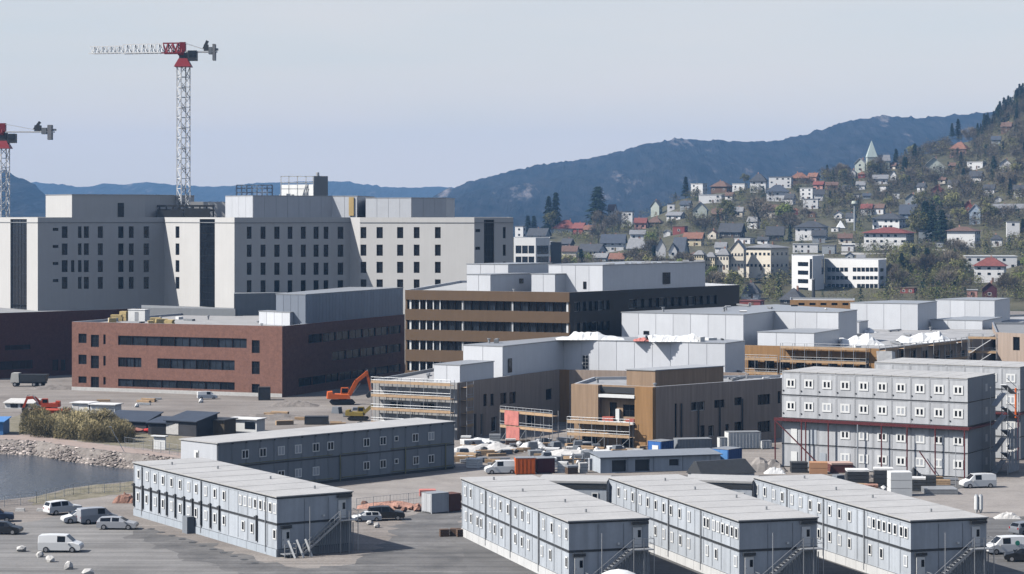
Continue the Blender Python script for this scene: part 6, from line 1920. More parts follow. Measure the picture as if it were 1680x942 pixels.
HS = [
 # label, x0,x1,ytop,ybase, roof, wall, roofcolour, extra
 ('white villa with a black hip roof on the upper ridge', 1231, 1261, 285, 317, 'hip', 'white', 'dark', {}),
 ('broad white house with a grey flat roof right of the black roofed villa', 1262, 1304, 290, 308, 'flat', 'white', 'grey', {}),
 ('house with a large dark front roof just below the broad white one', 1258, 1297, 303, 330, 'hip', 'white', 'slate', dict(rooff=.42)),
 ('brown house under a wide brown roof left on the upper ridge', 1167, 1202, 297, 315, 'hip', 'brown', 'brown', dict(rooff=.5)),
 ('leftmost white house high on the ridge', 1134, 1161, 301, 315, 'flat', 'white', 'pale', {}),
 ('low white house between brown roof and black roofed villa', 1202, 1228, 301, 311, 'flat', 'white', 'pale', {}),
 ('long white terrace house below the leftmost ridge house', 1147, 1191, 319, 333, 'flat', 'white', 'pale', dict(rot=16)),
 ('pale green gabled house on the left slope', 1137, 1163, 332, 364, 'gablef', 'green', 'grey', dict(rot=12)),
 ('house with an orange tile roof at the top of the ridge', 1297, 1330, 283, 300, 'hip', 'brown', 'orange', dict(rooff=.55)),
 ('second orange roofed house beside the first on the ridge', 1326, 1345, 284, 299, 'gable', 'pink', 'orange', {}),
 ('pink house with a low roof left of the bare wood', 1335, 1354, 298, 310, 'gable', 'pink', 'red', {}),
 ('pink house at the edge of the bare wood', 1355, 1376, 299, 311, 'gable', 'pink', 'brown', {}),
 ('white block of flats stepping down the slope, upper part', 1313, 1340, 308, 328, 'flat', 'white', 'pale', {}),
 ('white house right of the stepped flats', 1336, 1354, 311, 330, 'gable', 'white', 'dark', {}),
 ('white block of flats stepping down the slope, lower part', 1318, 1346, 326, 343, 'flat', 'white', 'grey', {}),
 ('dark roofed house in the middle of the slope below the bare tree', 1181, 1224, 367, 391, 'gable', 'dark', 'dark', dict(rooff=.5)),
 ('dark gabled house with white trim right of the middle', 1258, 1288, 372, 394, 'gable', 'dark', 'dark', dict(rooff=.55)),
 ('white house with a long dark hip roof above the modern block', 1306, 1362, 363, 393, 'hip', 'white', 'dark', dict(rooff=.32)),
 ('cream house with an orange roof above the ivory villa row', 1122, 1157, 382, 404, 'gable', 'cream', 'orange', {}),
 ('small red house left of the orange roofed cream house', 1104, 1129, 371, 383, 'flat', 'red', 'brown', {}),
 ('long low white house behind the ivory villa row', 1206, 1240, 391, 400, 'flat', 'white', 'pale', {}),
 ('small white house right behind the tall ivory villa', 1243, 1264, 389, 400, 'gable', 'white', 'dark', {}),
 ('wide white low house above the white stair tower block', 1301, 1347, 400, 416, 'flat', 'white', 'pale', {}),
 ('grey garage like house beside the wide white low house', 1349, 1374, 402, 417, 'flat', 'grey', 'grey', {}),
 ('white low building with a dark roof above the modern block', 1381, 1404, 402, 412, 'flat', 'white', 'dark', {}),
 ('white house with a grey roof below the church spire', 1433, 1459, 287, 302, 'gable', 'white', 'grey', {}),
 ('tiny white gabled house in the wood right of the church', 1461, 1473, 281, 297, 'gablef', 'white', 'grey', {}),
 ('grey gabled house in the wood with a pale gable', 1486, 1509, 318, 338, 'gablef', 'grey', 'slate', {}),
 ('house with a steep blue slate roof below the grey gable', 1477, 1507, 336, 358, 'gable', 'blue', 'slate', dict(rooff=.6)),
 ('white house with a wide dark roof above the red roofed house', 1434, 1493, 350, 376, 'hip', 'white', 'dark', dict(rooff=.35)),
 ('white and red house at the left of the wide dark roof', 1413, 1434, 335, 352, 'gable', 'white', 'red', {}),
 ('small house with a red brown roof right of the white mast', 1434, 1454, 335, 350, 'gable', 'white', 'brown', {}),
 ('large white house with a red hip roof and blue shaded side', 1420, 1506, 373, 410, 'hip', 'white', 'red', dict(rot=24, rooff=.25)),
 ('white house with a red brown roof and a grey shaded side', 1556, 1613, 372, 406, 'hip', 'white', 'brown', dict(rot=26, rooff=.2)),
 ('red house squeezed behind the blue gabled house', 1581, 1598, 330, 352, 'gablef', 'red', 'red', {}),
 ('pale blue gabled house with white roof edges', 1591, 1613, 336, 369, 'gablef', 'blue', 'pale', dict(rooff=.3)),
 ('long white house with a grey roof at the right edge', 1630, 1684, 335, 352, 'gable', 'white', 'grey', dict(rot=12)),
 ('white house high at the right edge', 1664, 1690, 304, 322, 'gable', 'white', 'dark', {}),
 ('white tall house with balconies at the right edge', 1652, 1675, 363, 392, 'flat', 'white', 'grey', {}),
 ('long white building behind the red hip roofed villa', 1585, 1676, 420, 442, 'flat', 'white', 'pale', dict(rot=8, D=None)),
 ('white villa with a bright red hip roof at the right', 1600, 1657, 423, 463, 'hip', 'white', 'red', dict(rot=18, rooff=.33)),
 ('dark red gabled house with round windows below the white villa', 1612, 1639, 464, 490, 'gablef', 'wine', 'brown', {}),
 ('small pink shed left of the dark red gabled house', 1587, 1606, 475, 488, 'flat', 'pink', 'pale', {}),
 ('low reddish shed below the green slope', 1478, 1507, 472, 482, 'flat', 'red', 'brown', {}),
 ('gabled villa of pale timber high in the wood', 1517, 1553, 258, 286, 'gablef', 'green', 'pale', dict(rooff=.5)),
 ('villa with a red orange roof high in the wood', 1560, 1594, 233, 256, 'hip', 'pink', 'orange', dict(rooff=.5)),
 ('low white house half hidden high in the wood', 1588, 1621, 265, 277, 'flat', 'white', 'pale', {}),
 ('tiny white hut near the top of the wooded slope', 1612, 1622, 198, 211, 'gable', 'white', 'dark', {}),
 ('small white house with a flat roof right behind the hospital', 845, 863, 371, 390, 'flat', 'white', 'grey', {}),
 ('dark roofed house right behind the modern office', 866, 903, 375, 392, 'gable', 'grey', 'dark', dict(rooff=.6)),
 ('house with a broad wine red roof left of the tall conifer', 908, 950, 361, 384, 'hip', 'white', 'red', dict(rooff=.6)),
 ('house with a small red gable under the tall conifer', 940, 963, 366, 386, 'gable', 'red', 'red', {}),
 ('orange roofed cottage below the tall conifer', 958, 977, 370, 386, 'gable', 'cream', 'orange', {}),
 ('narrow white house with a reddish roof right of the tall conifer', 997, 1012, 336, 370, 'gable', 'white', 'brown', dict(rooff=.25)),
 ('white two storey house right of the narrow white one', 1020, 1041, 347, 372, 'flat', 'white', 'dark', {}),
 ('pale green tall gable at the left foot of the slope', 1068, 1087, 329, 353, 'gablef', 'green', 'grey', {}),
 ('pink house with a red roof beside the white two storey house', 1041, 1063, 358, 376, 'gable', 'pink', 'red', {}),
 ('house with a red brown roof beside the pink house', 1063, 1089, 356, 371, 'hip', 'brown', 'brown', dict(rooff=.6)),
 ('white bungalow with a pale roof below the pink house', 1034, 1060, 378, 393, 'gable', 'white', 'grey', {}),
 ('house with a black gable and white wall left of centre', 949, 995, 401, 418, 'gable', 'white', 'dark', dict(rooff=.6)),
 ('long white house with a blue slate roof', 987, 1028, 385, 412, 'gable', 'white', 'slate', dict(rooff=.45)),
 ('house with a big grey sheet roof left of the white gables', 1030, 1064, 392, 417, 'gable', 'grey', 'grey', dict(rooff=.55)),
 ('white gabled house with a round dark window', 1076, 1094, 392, 432, 'gablef', 'white', 'slate', dict(rot=5, side=1.4)),
 ('smaller pale gable joined right of the white gable', 1097, 1112, 399, 432, 'gablef', 'white', 'slate', dict(rot=5, side=1.4)),
 ('slate roofed house behind the pale gables', 1104, 1130, 390, 430, 'gable', 'grey', 'slate', dict(rooff=.55)),
 ('low house with an orange brown roof above the office roof', 1000, 1028, 416, 432, 'gable', 'brown', 'orange', dict(rooff=.5)),
 ('grey low house above the office roof left of the orange one', 975, 1001, 416, 432, 'gable', 'grey', 'grey', {}),
 ('white low house among the trees on the left slope', 1094, 1125, 348, 361, 'gable', 'white', 'grey', {}),
 ('small dark house above the modern office', 921, 942, 392, 410, 'gable', 'dark', 'dark', {}),
 ('pale house with a brown roof left of the black gable', 922, 950, 404, 424, 'gable', 'ivory', 'brown', {}),
 ('pink roofed low house beside the modern office', 892, 922, 420, 434, 'flat', 'pink', 'pale', {}),
 ('small white house with a dark roof in front of the ivory villas', 1217, 1251, 464, 490, 'hip', 'white', 'dark', dict(rooff=.65)),
 ('house under a large dark pyramid roof by the white stair tower', 1281, 1328, 473, 500, 'hip', 'dark', 'dark', dict(rooff=.7, side=1.0)),
 ('low red roofed building behind the office end', 1214, 1256, 493, 504, 'flat', 'red', 'red', {}),
 ('white house under the ridge left of the stepped flats', 1288, 1306, 318, 336, 'gable', 'white', 'dark', {}),
 ('small white house high on the ridge above the terrace', 1190, 1206, 316, 328, 'gable', 'white', 'brown', {}),
 ('brown house among the bare trees on the left slope', 1168, 1188, 343, 362, 'gable', 'brown', 'brown', {}),
 ('pale cottage beside the bare tree in the middle slope', 1205, 1222, 340, 356, 'gable', 'ivory', 'grey', {}),
 ('dark roofed cottage above the wide white low house', 1333, 1356, 378, 398, 'gable', 'grey', 'dark', {}),
 ('small white cottage left of the white mast on the slope', 1388, 1406, 350, 366, 'gable', 'white', 'dark', {}),
 ('cottage with a brown roof above the white low building', 1376, 1400, 384, 400, 'gable', 'ivory', 'brown', {}),
]
for k, (lab, x0, x1, yt, yb, rf, wl_, rc, ex) in enumerate(HS):
    house(lab, x0, x1, yt, yb, rf, wl_, rc, seed=k, group=None, **{a: b for a, b in ex.items() if b is not None})

# small houses half hidden among the trees: nothing in the picture tells those of one colour apart
rr0 = random.Random(77)
FILL = [('white', 'dark', 'small white dark roofed house half hidden by trees on the slope'), ('white', 'grey', 'small white grey roofed house half hidden by trees on the slope'), ('ivory', 'brown', 'small ivory house half hidden by trees on the slope'),
        ('brown', 'brown', 'small brown house half hidden by trees on the slope'), ('grey', 'slate', 'small grey slate roofed house half hidden by trees on the slope'), ('red', 'orange', 'small red house half hidden by trees on the slope')]
nf_ = tr_ = 0
while nf_ < 46 and tr_ < 4000:
    tr_ += 1
    x = rr0.uniform(850, 1680); yc = lerp_pts(crest, x)
    y = rr0.uniform(yc + 8, 430)
    if x > 1430 and y < 300 and rr0.random() < .8:
        continue
    wpx = rr0.uniform(13, 25); hpx = wpx * rr0.uniform(.6, .95)
    if any(x - wpx / 2 < b[1] + 1 and x + wpx / 2 > b[0] - 1 and y - hpx < b[3] + 3 and y > b[2] - 2 for b in house_boxes):
        continue
    wl_, rc, lab = rr0.choices(FILL, (4, 4, 2, 2, 2, 1))[0]
    house(lab, x - wpx / 2, x + wpx / 2, y - hpx, y, rr0.choice(('gable', 'gablef', 'hip', 'gable', 'flat')), wl_, rc, seed=nf_ + 500, group='half hidden ' + wl_ + ' ' + rc + ' houses')
    nf_ += 1

# --- church like villa with a spire on the ridge
X, Y = at(1432, terr_D(1432, 282)); D = Y; k = D / F; zb = zat(284, D)
ch = thing('church', 'pale green church with a pointed spire on the ridge', 'church', (X, Y, zb))
m = MB(); w = 16 * k; m.box(-w * .6, w * .4, -2, 5, -3, (284 - 258) * k); m.build('tower', WALLM['green'], ch)
m = MB(); z0 = (284 - 258) * k; m.hexa([(-w * .65, -2.3, z0), (w * .45, -2.3, z0), (w * .45, 5.3, z0), (-w * .65, 5.3, z0)], [(-w * .12, 1.4, z0 + 27 * k), (-w * .08, 1.4, z0 + 27 * k), (-w * .08, 1.6, z0 + 27 * k), (-w * .12, 1.6, z0 + 27 * k)])
m.build('spire', mat('copper green spire', (.40, .46, .43), var=.1), ch)
m = MB(); m.box(w * .4, w * 1.7, -1, 6, -3, 20 * k); m.build('nave', WALLM['green'], ch)
m = MB(); m.hexa([(w * .38, -1.4, 20 * k), (w * 1.8, -1.4, 20 * k), (w * 1.8, 6.4, 20 * k), (w * .38, 6.4, 20 * k)], [(w * .38, 2.4, 30 * k), (w * 1.8, 2.4, 30 * k), (w * 1.8, 2.6, 30 * k), (w * .38, 2.6, 30 * k)]); m.build('nave_roof', ROOFM['grey'], ch)
for i in range(3):
    house_win(ch, .9, 3.0, (w * (.6 + .35 * i), -1.05, 2.5), 0, M_DKFRAME)
house_win(ch, 1.2, 2.4, (-w * .25, -2.05, 5.5), 0, M_DKFRAME)
house('pale porch house left of the church spire', 1403, 1424, 260, 281, 'gablef', 'green', 'pale')

# --- modern town blocks
def town_block(label, foot, z0, z1, wins, wm, extra=None, name='town_block', rm=None):
    return building(name, label, 'building', foot, z0, z1, wm, wins, roofm=rm or ROOFM['pale'], par=.4, depth=.2, capm=wm)
def gz(x, y):
    return at(x, terr_D(x, y))
D = 1000.0
p = [at(843, D), at(879, D - 4), at(902, D + 4), at(902, D + 30), at(843, D + 30)]
zt = zat(390, D); z0 = zat(445, D)
house_boxes.append((841, 920, 388, 432, D))
wf = [pxwin(p[0], p[1], 846 + 10.5 * i, 855.5 + 10.5 * i, 403, 416, nx=2) for i in range(3)] + [pxwin(p[0], p[1], 846 + 10.5 * i, 855.5 + 10.5 * i, 421, 431, nx=2) for i in range(3)]
wf2 = [pxwin(p[1], p[2], 881, 900, 403, 417, nx=4), pxwin(p[1], p[2], 881, 900, 421, 431, nx=4)]
mb_, mo = town_block('white modern office with dark glazing just right of the hospital', p, z0, zt, {0: wf, 1: wf2}, WALLM['white'])
m = MB(); m.prism([at(903, D + 6), at(921, D + 8), at(921, D + 26), at(903, D + 26)], z0, zat(398, D)); m.build('dark_annex', WALLM['dark'], mb_, mo)

# ivory villa row
D = 1040.0
segs = [(1139, 1158, 411, 434, 'hip', 'cream'), (1158, 1176, 414, 440, 'hip', 'cream'), (1176, 1200, 408, 443, 'hip', 'ivory'), (1199.5, 1225, 395, 443, 'gablef', 'ivory'), (1225, 1262, 400, 444, 'hip', 'ivory')]
labs = ['leftmost small cream villa of the ivory row', 'low cream wing second from the left in the ivory row', 'ivory villa with a hip roof left of the gabled one', 'tallest ivory villa with a pointed gable and balcony', 'broad ivory villa at the right end with a grey shaded side']
for (x0, x1, yt, yb, rf, wl_), lab in zip(segs, labs):
    if x0 == 1225:
        house(lab, 1225, 1298, yt, yb, 'hip', wl_, 'grey', D=D + 2, rot=38, side=1.15, rooff=.14, floors=2, name='villa', cat='villa', win=6)
    else:
        house(lab, x0, x1, yt, yb, rf, wl_, 'grey', D=D, rot=24, side=.6, rooff=.28, floors=2, name='villa', cat='villa', win=4)
vb = bpy.data.objects['villa.003']
m = MB(); m.box(-3.2, 3.2, -5.6, -3.4, 6.4, 6.7); m.build('balcony', M_DKFRAME, vb)

# white stair tower block and white ribbon block
D = 1000.0
p = [at(1299, D + 10), at(1333, D), at(1352, D + 16), at(1352, D + 40), at(1299, D + 40)]
z0, zt = zat(490, D), zat(420, D)
house_boxes.append((1297, 1353, 420, 490, D)); house_boxes.append((1353, 1455, 425, 490, D))
wf = [pxwin(p[0], p[1], 1309, 1326, 430 + 14 * i, 437 + 14 * i, nx=4) for i in range(4)] + [pxwin(p[0], p[1], 1328.5, 1332.5, 425, 458)]
wf2 = [pxwin(p[1], p[2], 1348, 1351.5, 425, 450)]
town_block('white tall block with a black stair window strip', p, z0, zt, {0: wf, 1: wf2}, WALLM['white'])
p = [at(1353, D + 30), at(1441, D + 8), at(1454, D + 22), at(1454, D + 46), at(1353, D + 50)]
zt = zat(427, D)
wf = []
for (ya, yb) in ((439, 446), (453, 459), (466, 473)):
    for i in range(12):
        if (i + int(ya)) % 7 == 3:
            continue
        wf.append(pxwin(p[0], p[1], 1357 + 7 * i, 1363.2 + 7 * i, ya, yb))
town_block('white three storey block with ribbon windows on the right', p, z0, zt, {0: wf, 1: [pxwin(p[1], p[2], 1444, 1450, 440 + 13 * i, 446 + 13 * i) for i in range(3)]}, WALLM['white'])
# dark chimney in front of the white tower, white mast, white canopy tent, retaining walls
X, Y = at(1334.5, 900); t = thing('chimney_stack', 'slim dark chimney in front of the white tall block', 'chimney', (X, Y, 0))
m = MB(); m.cyl((0, 0, 0), (0, 0, zat(459, 900)), .75, .6, 10); m.build('shaft', M_DKSTEEL, t)
m = MB(); m.cyl((0, 0, zat(459, 900)), (0, 0, zat(459, 900) + .5), .8, .8, 10); m.build('cap', M_STEEL, t)
Dm = terr_D(1402, 380); X, Y = at(1402, Dm); zb = zat(380, Dm)
t = thing('water_tower', 'slim pale tower with a round white head on the slope', 'tower', (X, Y, zb))
m = MB(); m.cyl((0, 0, -2), (0, 0, 15), .6, .55, 10); m.build('shaft', WALLM['grey'], t)
m = MB(); m.cyl((0, 0, 15), (0, 0, 16.4), .6, 1.9, 12); m.cyl((0, 0, 16.4), (0, 0, 18), 1.9, 1.5, 12); m.build('head', WALLM['green'], t)
Dm = terr_D(1379, 377); X, Y = at(1379, Dm); t = thing('canopy', 'white pointed canopy above the white low building', 'canopy', (X, Y, zat(377, Dm)))
m = MB(); s_ = 7 * Dm / F; m.hexa([(-s_, -s_, 1), (s_, -s_, 1), (s_, s_, 1), (-s_, s_, 1)], [(-.1, -.1, 5.5), (.1, -.1, 5.5), (.1, .1, 5.5), (-.1, .1, 5.5)]); m.build('roof', M_WHITE, t)
m = MB()
for sx in (-1, 1):
    for sy in (-1, 1):
        m.bar((sx * s_ * .9, sy * s_ * .9, -2), (sx * s_ * .9, sy * s_ * .9, 1), .15)
m.build('posts', M_STEEL, t)
for k, (x0, x1, y, lab) in enumerate(((1382, 1420, 404, 'white retaining wall left of the red hip roofed house'), (1500, 1560, 412, 'grey retaining wall between the two large red roofed houses'), (1380, 1470, 418, 'pale long retaining wall above the ribbon window block'))):
    a, b = gz(x0, y), gz(x1, y)
    m = MB(); z = zat(y, (a[1] + b[1]) / 2); m.prism([a, b, (b[0], b[1] + .6), (a[0], a[1] + .6)], z - 4, z + (1.6 if k == 0 else 1.0))
    tag(m.build('retaining_wall', WALLM['white'] if k == 0 else M_CONCR, None, (a[0], a[1], 0), (a[0], a[1], 0)), lab, 'wall')
# ================================================================ TREES
def leafmat(name, rgb, rgb2):
    return mat(name, rgb, rgb2=rgb2, rough=.9, spec=.05, scale=.35, objrand=.4)
L_BARE = leafmat('bare twigs', (.12, .10, .072), (.27, .225, .17))
L_OLIVE = leafmat('budding olive leaves', (.13, .135, .05), (.30, .28, .12))
L_GREEN = leafmat('fresh spring leaves', (.11, .15, .035), (.25, .28, .075))
L_CON = leafmat('conifer needles', (.008, .016, .010), (.028, .042, .024))
L_SHRUB = leafmat('willow shrub leaves', (.33, .27, .13), (.58, .48, .27))
def crown_mesh(name, m, seed, n, leaf, kind, light=1.0):
    """unit tree: height 1, crown made of many small faces gathered in clumps"""
    rr = random.Random(seed)
    mb = MB()
    if kind == 'con':
        for i in range(n):
            t = rr.random() ** 1.25
            z = .10 + .90 * t
            rad = (.24 * (1 - t) ** .8 + .012) * (.55 + .45 * (.5 + .5 * math.sin(z * 46 + rr.random())))
            a = rr.uniform(0, 6.283); q = rad * rr.random() ** .35
            c = Vector((math.cos(a) * q, math.sin(a) * q, z))
            d = Vector((math.cos(a), math.sin(a), -.45)).normalized()
            s = Vector((-math.sin(a), math.cos(a), rr.uniform(-.4, .4))).normalized()
            L, w = leaf * rr.uniform(.8, 1.8), leaf * rr.uniform(.35, .7)
            mb.face([c - s * w, c + d * L * .5 - s * w * .2, c + d * L, c + s * w])
        return mb.mesh(name, m)
    clumps = []
    nb = 22 if kind != 'shrub' else 16
    for i in range(nb):
        u = rr.uniform(-.75, 1); a = rr.uniform(0, 6.283); rad = rr.uniform(.55, 1.0)
        h = math.sqrt(max(0, 1 - u * u))
        clumps.append((Vector((math.cos(a) * h * rad * .34, math.sin(a) * h * rad * .34, .60 + u * rad * .33)), rr.uniform(.09, .17)))
    for i in range(n):
        c0, s0 = rr.choice(clumps)
        d = Vector((rr.gauss(0, 1), rr.gauss(0, 1), rr.gauss(0, 1))).normalized()
        c = c0 + d * s0 * rr.random() ** .4
        if kind == 'bare':
            out = (c - Vector((0, 0, .34))).normalized()
            d2 = (out + Vector((rr.gauss(0, .35), rr.gauss(0, .35), rr.gauss(0, .35) + .2))).normalized()
            s = d2.cross(Vector((rr.gauss(0, 1), rr.gauss(0, 1), rr.gauss(0, 1)))).normalized()
            L, w = leaf * rr.uniform(1.8, 3.6), leaf * rr.uniform(.10, .22)
            mb.face([c - s * w, c + s * w, c + d2 * L])
        else:
            s = d.cross(Vector((rr.gauss(0, 1), rr.gauss(0, 1), rr.gauss(0, 1)))).normalized()
            q = s.cross(d)
            L = leaf * rr.uniform(.6, 1.3)
            mb.face([c - s * L, c + q * L * .6, c + s * L, c - q * L * .6])
    return mb.mesh(name, m)
def trunk_mesh(seed, conif=False):
    rr = random.Random(seed)
    mb = MB()
    mb.cyl((0, 0, -.12), (0, 0, .45 if not conif else .92), .026, .014 if not conif else .004, 6)
    if not conif:
        for i in range(9):
            a = rr.uniform(0, 6.283); z = rr.uniform(.25, .45)
            e = Vector((math.cos(a) * rr.uniform(.15, .3), math.sin(a) * rr.uniform(.15, .3), rr.uniform(.55, .85)))
            mb.cyl((0, 0, z), e, .012, .004, 5)
            for k in range(2):
                f_ = e + Vector((rr.gauss(0, .09), rr.gauss(0, .09), rr.uniform(.02, .12)))
                mb.cyl(e * .7 + Vector((0, 0, z)) * .3, f_, .006, .002, 4)
    return mb.mesh('trunk', M_BARK)
KIND = {}
for key, m, n, leaf, kd in (('bare', L_BARE, 1500, .040, 'bare'), ('olive', L_OLIVE, 1000, .026, 'leaf'), ('green', L_GREEN, 1000, .026, 'leaf'), ('con', L_CON, 800, .07, 'con')):
    KIND[key] = [(crown_mesh('crown', m, 100 + i * 7 + len(key), n, leaf, kd), trunk_mesh(i + 5, kd == 'con')) for i in range(4)]
def tree(kind, label, X, Y, z, h, wf=1.0, group=None, rr=rnd):
    c, t = rr.choice(KIND[kind])
    nm = {'bare': 'bare_tree', 'olive': 'budding_tree', 'green': 'leafy_tree', 'con': 'conifer_tree'}[kind]
    root = thing(nm, label, 'tree', (X, Y, z), rr.uniform(0, 6.28), group)
    root.scale = (h * wf, h * wf, h)
    link('trunk', t, root); link('crown', c, root)
    return root
def ptree(kind, label, x, ybase, hpx, wf=1.0, group=None, D=None):
    D = D or terr_D(x, ybase)
    X, Y = at(x, D)
    return tree(kind, label, X, Y, zat(ybase, D), hpx * D / F, wf, group)
# single trees one can pick out
for a in (('con', 'tallest dark conifer standing alone on the left slope', 981, 374, 68, 1.35), ('con', 'left one of the dark conifer pair behind the hospital corner', 900, 382, 60, .8), ('con', 'right one of the dark conifer pair behind the hospital corner', 912, 382, 66, .8),
          ('con', 'short dark conifer left of the small white house by the hospital', 866, 384, 30, 1.2), ('con', 'short dark conifer beside the modern office', 876, 384, 30, 1.1), ('olive', 'budding tree in front of the dark conifer pair', 906, 385, 44, .9),
          ('bare', 'large round bare tree in the middle of the slope', 1244, 376, 52, 1.25), ('green', 'broad fresh green tree right of the large bare tree', 1288, 372, 44, 1.15), ('green', 'bright yellow green tree above the office roof', 1041, 432, 25, 1.3),
          ('olive', 'grey green broad tree left of the large bare tree', 1190, 372, 44, 1.1), ('olive', 'pale tall tree beside the large red roofed house', 1506, 404, 64, .8), ('con', 'dark conifer between the two large red roofed houses', 1530, 402, 66, 1.0),
          ('con', 'dark broad conifer right of the pale tall tree', 1545, 404, 60, 1.1), ('con', 'dark conifer behind the pale tall tree', 1518, 392, 62, 1.1), ('olive', 'green tree at the ridge above the low white house', 1222, 306, 24, 1.0),
          ('con', 'small dark conifer at the ridge left of the church', 1357, 292, 22, .9), ('con', 'dark conifer right of the church nave', 1470, 270, 26, 1.0), ('con', 'dark conifer just right of the church spire', 1457, 274, 18, 1.1),
          ('con', 'dark conifer at the top of the bare wood', 1572, 225, 30, .9), ('con', 'slim conifer beside the top of the bare wood', 1562, 226, 24, .9)):
    ptree(a[0], a[1], a[2], a[3], a[4], a[5])
# scattered trees on the slope
rr = random.Random(42)
def blocked(x, y, h):
    for (x0, x1, yt, yb, D) in house_boxes:
        if x0 - 3 < x < x1 + 3 and y > yb - 1 and y - h < yt + .48 * (yb - yt) and y < yb + 40:
            return True
        if x0 - 2 < x < x1 + 2 and yt + 1 < y <= yb + 2:
            return True
    return False
LAB = {'bare': ('bare brown tree standing among the houses on the slope', 'bare trees among the houses'), 'olive': ('budding olive tree standing among the houses on the slope', 'budding trees among the houses'),
       'green': ('fresh green tree standing among the houses on the slope', 'green trees among the houses'), 'con': ('dark conifer standing among the houses on the slope', 'conifers among the houses')}
LABW = {'bare': ('bare brown tree in the upper right wood', 'bare trees of the upper wood'), 'olive': ('budding olive tree in the upper right wood', 'budding trees of the upper wood'),
        'green': ('fresh green tree in the upper right wood', 'green trees of the upper wood'), 'con': ('dark conifer in the upper right wood', 'conifers of the upper wood')}
cnt, tries = 0, 0
while cnt < 250 and tries < 6000:
    tries += 1
    x = rr.uniform(846, 1690)
    yc = lerp_pts(crest, x)
    y = rr.uniform(yc + 1, 492)
    if 1140 < x < 1660 and y > 470 and rr.random() < .3:
        continue
    wood = x > 1370 and y < 335 and (x - 1370) * .35 > (y - 262)
    hpx = rr.uniform(18, 34) * (1.0 + (y - 300) / 420)
    p = rr.random()
    if wood:
        kd = 'bare' if p < .55 else 'con' if p < .74 else 'olive'
        if x > 1600 and y < 240:
            kd = 'con' if p < .6 else 'bare'
    else:
        kd = 'bare' if p < .46 else 'olive' if p < .80 else 'green' if p < .87 else 'con'
    if kd == 'con':
        hpx *= 1.15
    if blocked(x, y, hpx):
        continue
    lb_, gp_ = (LABW if wood else LAB)[kd]
    ptree(kd, lb_, x, y, hpx, (rr.uniform(.9, 1.3) if kd != 'con' else rr.uniform(.7, 1.0)), gp_)
    cnt += 1
# conifers on the skyline at the right
for i in range(26):
    x = 1604 + i * 3.4 + rr.uniform(-1.5, 1.5)
    ptree('con', 'dark conifer on the skyline at the upper right', x, lerp_pts(crest, x) + rr.uniform(0, 14), rr.uniform(20, 34), rr.uniform(.6, .9), 'skyline conifers at the upper right')
# the rest of the wood and the scrub between the houses: one mass
wood = {'bare': MB(), 'con': MB(), 'olive': MB(), 'green': MB()}
def add_clump(mb, X, Y, z, h, kind, n, rr):
    for i in range(n):
        if kind == 'con':
            t = rr.random(); q = .22 * h * (1 - t) * rr.random() ** .5; a = rr.uniform(0, 6.28)
            c = Vector((X + q * math.cos(a), Y + q * math.sin(a), z + h * (.08 + .92 * t)))
            d = Vector((math.cos(a), math.sin(a), -.6)) * h * .07; s = Vector((-math.sin(a), math.cos(a), 0)) * h * .04
            mb.face([c - s, c + s, c + d * 2])
        else:
            u = Vector((rr.gauss(0, .19), rr.gauss(0, .19), rr.gauss(0, .17))) * h
            c = Vector((X, Y, z + h * .55)) + u
            d = Vector((rr.gauss(0, 1), rr.gauss(0, 1), rr.gauss(0, 1) + .4)).normalized()
            s = d.cross(Vector((rr.gauss(0, 1), rr.gauss(0, 1), rr.gauss(0, 1)))).normalized()
            if kind == 'bare':
                mb.face([c - s * h * .012, c + s * h * .012, c + d * h * .16])
                mb.face([c + s * h * .02, c + s * h * .04 + d * h * .01, c + d * h * .12 + s * h * .06])
            else:
                L = h * rr.uniform(.02, .045)
                mb.face([c - s * L, c + d * L * .6, c + s * L, c - d * L * .6])
k = 0
while k < 2000:
    x = rr.uniform(1130, 1700); yc = lerp_pts(crest, x); y = yc + rr.random() ** 1.2 * (380 - yc)
    lim = (x - 1250) * .55 + 262
    if y > lim and rr.random() < .75:
        continue
    if blocked(x, y, 14):
        continue
    D = terr_D(x, y); X, Y = at(x, D)
    p = rr.random()
    kd = 'bare' if p < .68 else 'con' if p < .80 else 'olive'
    add_clump(wood[kd], X, Y, zat(y, D), rr.uniform(5, 10), kd, 90 if kd == 'bare' else 70, rr)
    k += 1
for i in range(7600):       # leafy shrubs and small trees between the houses
    x = rr.uniform(846, 1690); yc = lerp_pts(crest, x); y = rr.uniform(yc + 2, 498)
    if i % 5 == 0:
        x, y = rr.uniform(1400, 1690), rr.uniform(395, 495)
    elif i % 5 == 2:
        x = rr.uniform(850, 1180); y = rr.uniform(lerp_pts(crest, x) + 2, 440)
    elif i % 5 == 1 and rr.random() < .5:
        x, y = rr.uniform(1130, 1310), rr.uniform(440, 496)
    D = terr_D(x, y); h = rr.uniform(4, 9.5)
    if blocked(x, y, h * F / D * .85):
        continue
    X, Y = at(x, D)
    p = rr.random()
    kd = 'bare' if p < .34 else 'olive' if p < .78 else 'con' if p < .83 else 'green'
    add_clump(wood[kd], X, Y, zat(y, D) - h * .12, h, kd, 62, rr)
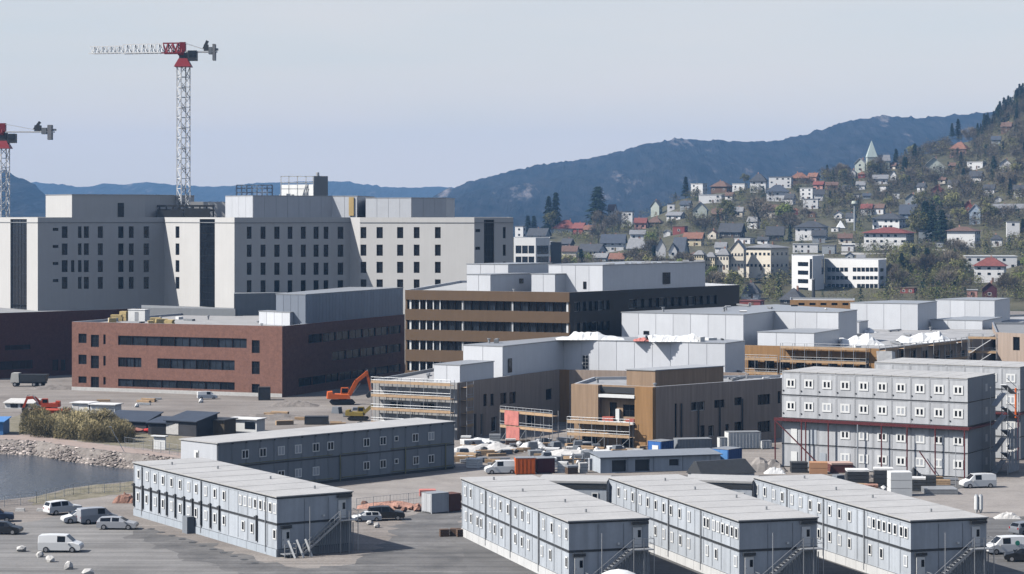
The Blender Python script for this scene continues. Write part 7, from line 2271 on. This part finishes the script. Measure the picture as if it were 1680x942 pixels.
for i in range(2600):       # low scrub
    x = rr.uniform(846, 1690); yc = lerp_pts(crest, x); y = rr.uniform(yc, 498)
    if blocked(x, y, 5):
        continue
    D = terr_D(x, y); X, Y = at(x, D)
    kd = 'bare' if rr.random() < .5 else 'olive'
    add_clump(wood[kd], X, Y, zat(y, D) - .8, rr.uniform(2.5, 6.5), kd, 44, rr)
for kd, nm, m in (('bare', 'bare_woodland', L_BARE), ('con', 'conifer_woodland', L_CON), ('olive', 'hillside_scrub', L_OLIVE), ('green', 'leafy_scrub', L_GREEN)):
    struct(wood[kd].build(nm, m), 'stuff')
# the shoreline thicket
def thicket_mesh(seed):
    q = random.Random(seed); mb = MB()
    for i in range(3400):
        a = q.uniform(0, 6.283); rad = .46 * q.random() ** .55
        top = (1 - (rad / .5) ** 2) * .55 + .38
        z = q.random() ** .8 * top
        c = Vector((math.cos(a) * rad, math.sin(a) * rad, z))
        d = Vector((math.cos(a) * .5 + q.gauss(0, .35), math.sin(a) * .5 + q.gauss(0, .35), 1.0)).normalized()
        s_ = d.cross(Vector((q.gauss(0, 1), q.gauss(0, 1), q.gauss(0, 1)))).normalized()
        L, w = q.uniform(.05, .14), q.uniform(.006, .013)
        mb.face([c - s_ * w, c + s_ * w, c + d * L])
    return mb.mesh('foliage', L_SHRUB)
SH = [thicket_mesh(300 + i) for i in range(3)]
for i in range(26):
    x = 52 + i * 6.1 + rr.uniform(-4, 4)
    y = 712 + (x - 56) * .085 + rr.uniform(-14, 5)
    X, Y, _ = G(x, y)
    t = thing('shrub', 'olive brown shrub in the thicket on the far shore', 'shrub', (X, Y, 0), rr.uniform(0, 6), 'shrubs of the shoreline thicket')
    s = rr.uniform(3.8, 5.4) * (.78 if i > 19 else 1)
    t.scale = (s * 1.2, s, s * .85)
    link('foliage', SH[i % 3], t)
    m = MB()
    for k in range(7):
        a = rr.uniform(0, 6.28); m.cyl((0, 0, 0), (.25 * math.cos(a), .25 * math.sin(a), .6), .012, .004, 4)
    m.build('stems', M_BARK, t)
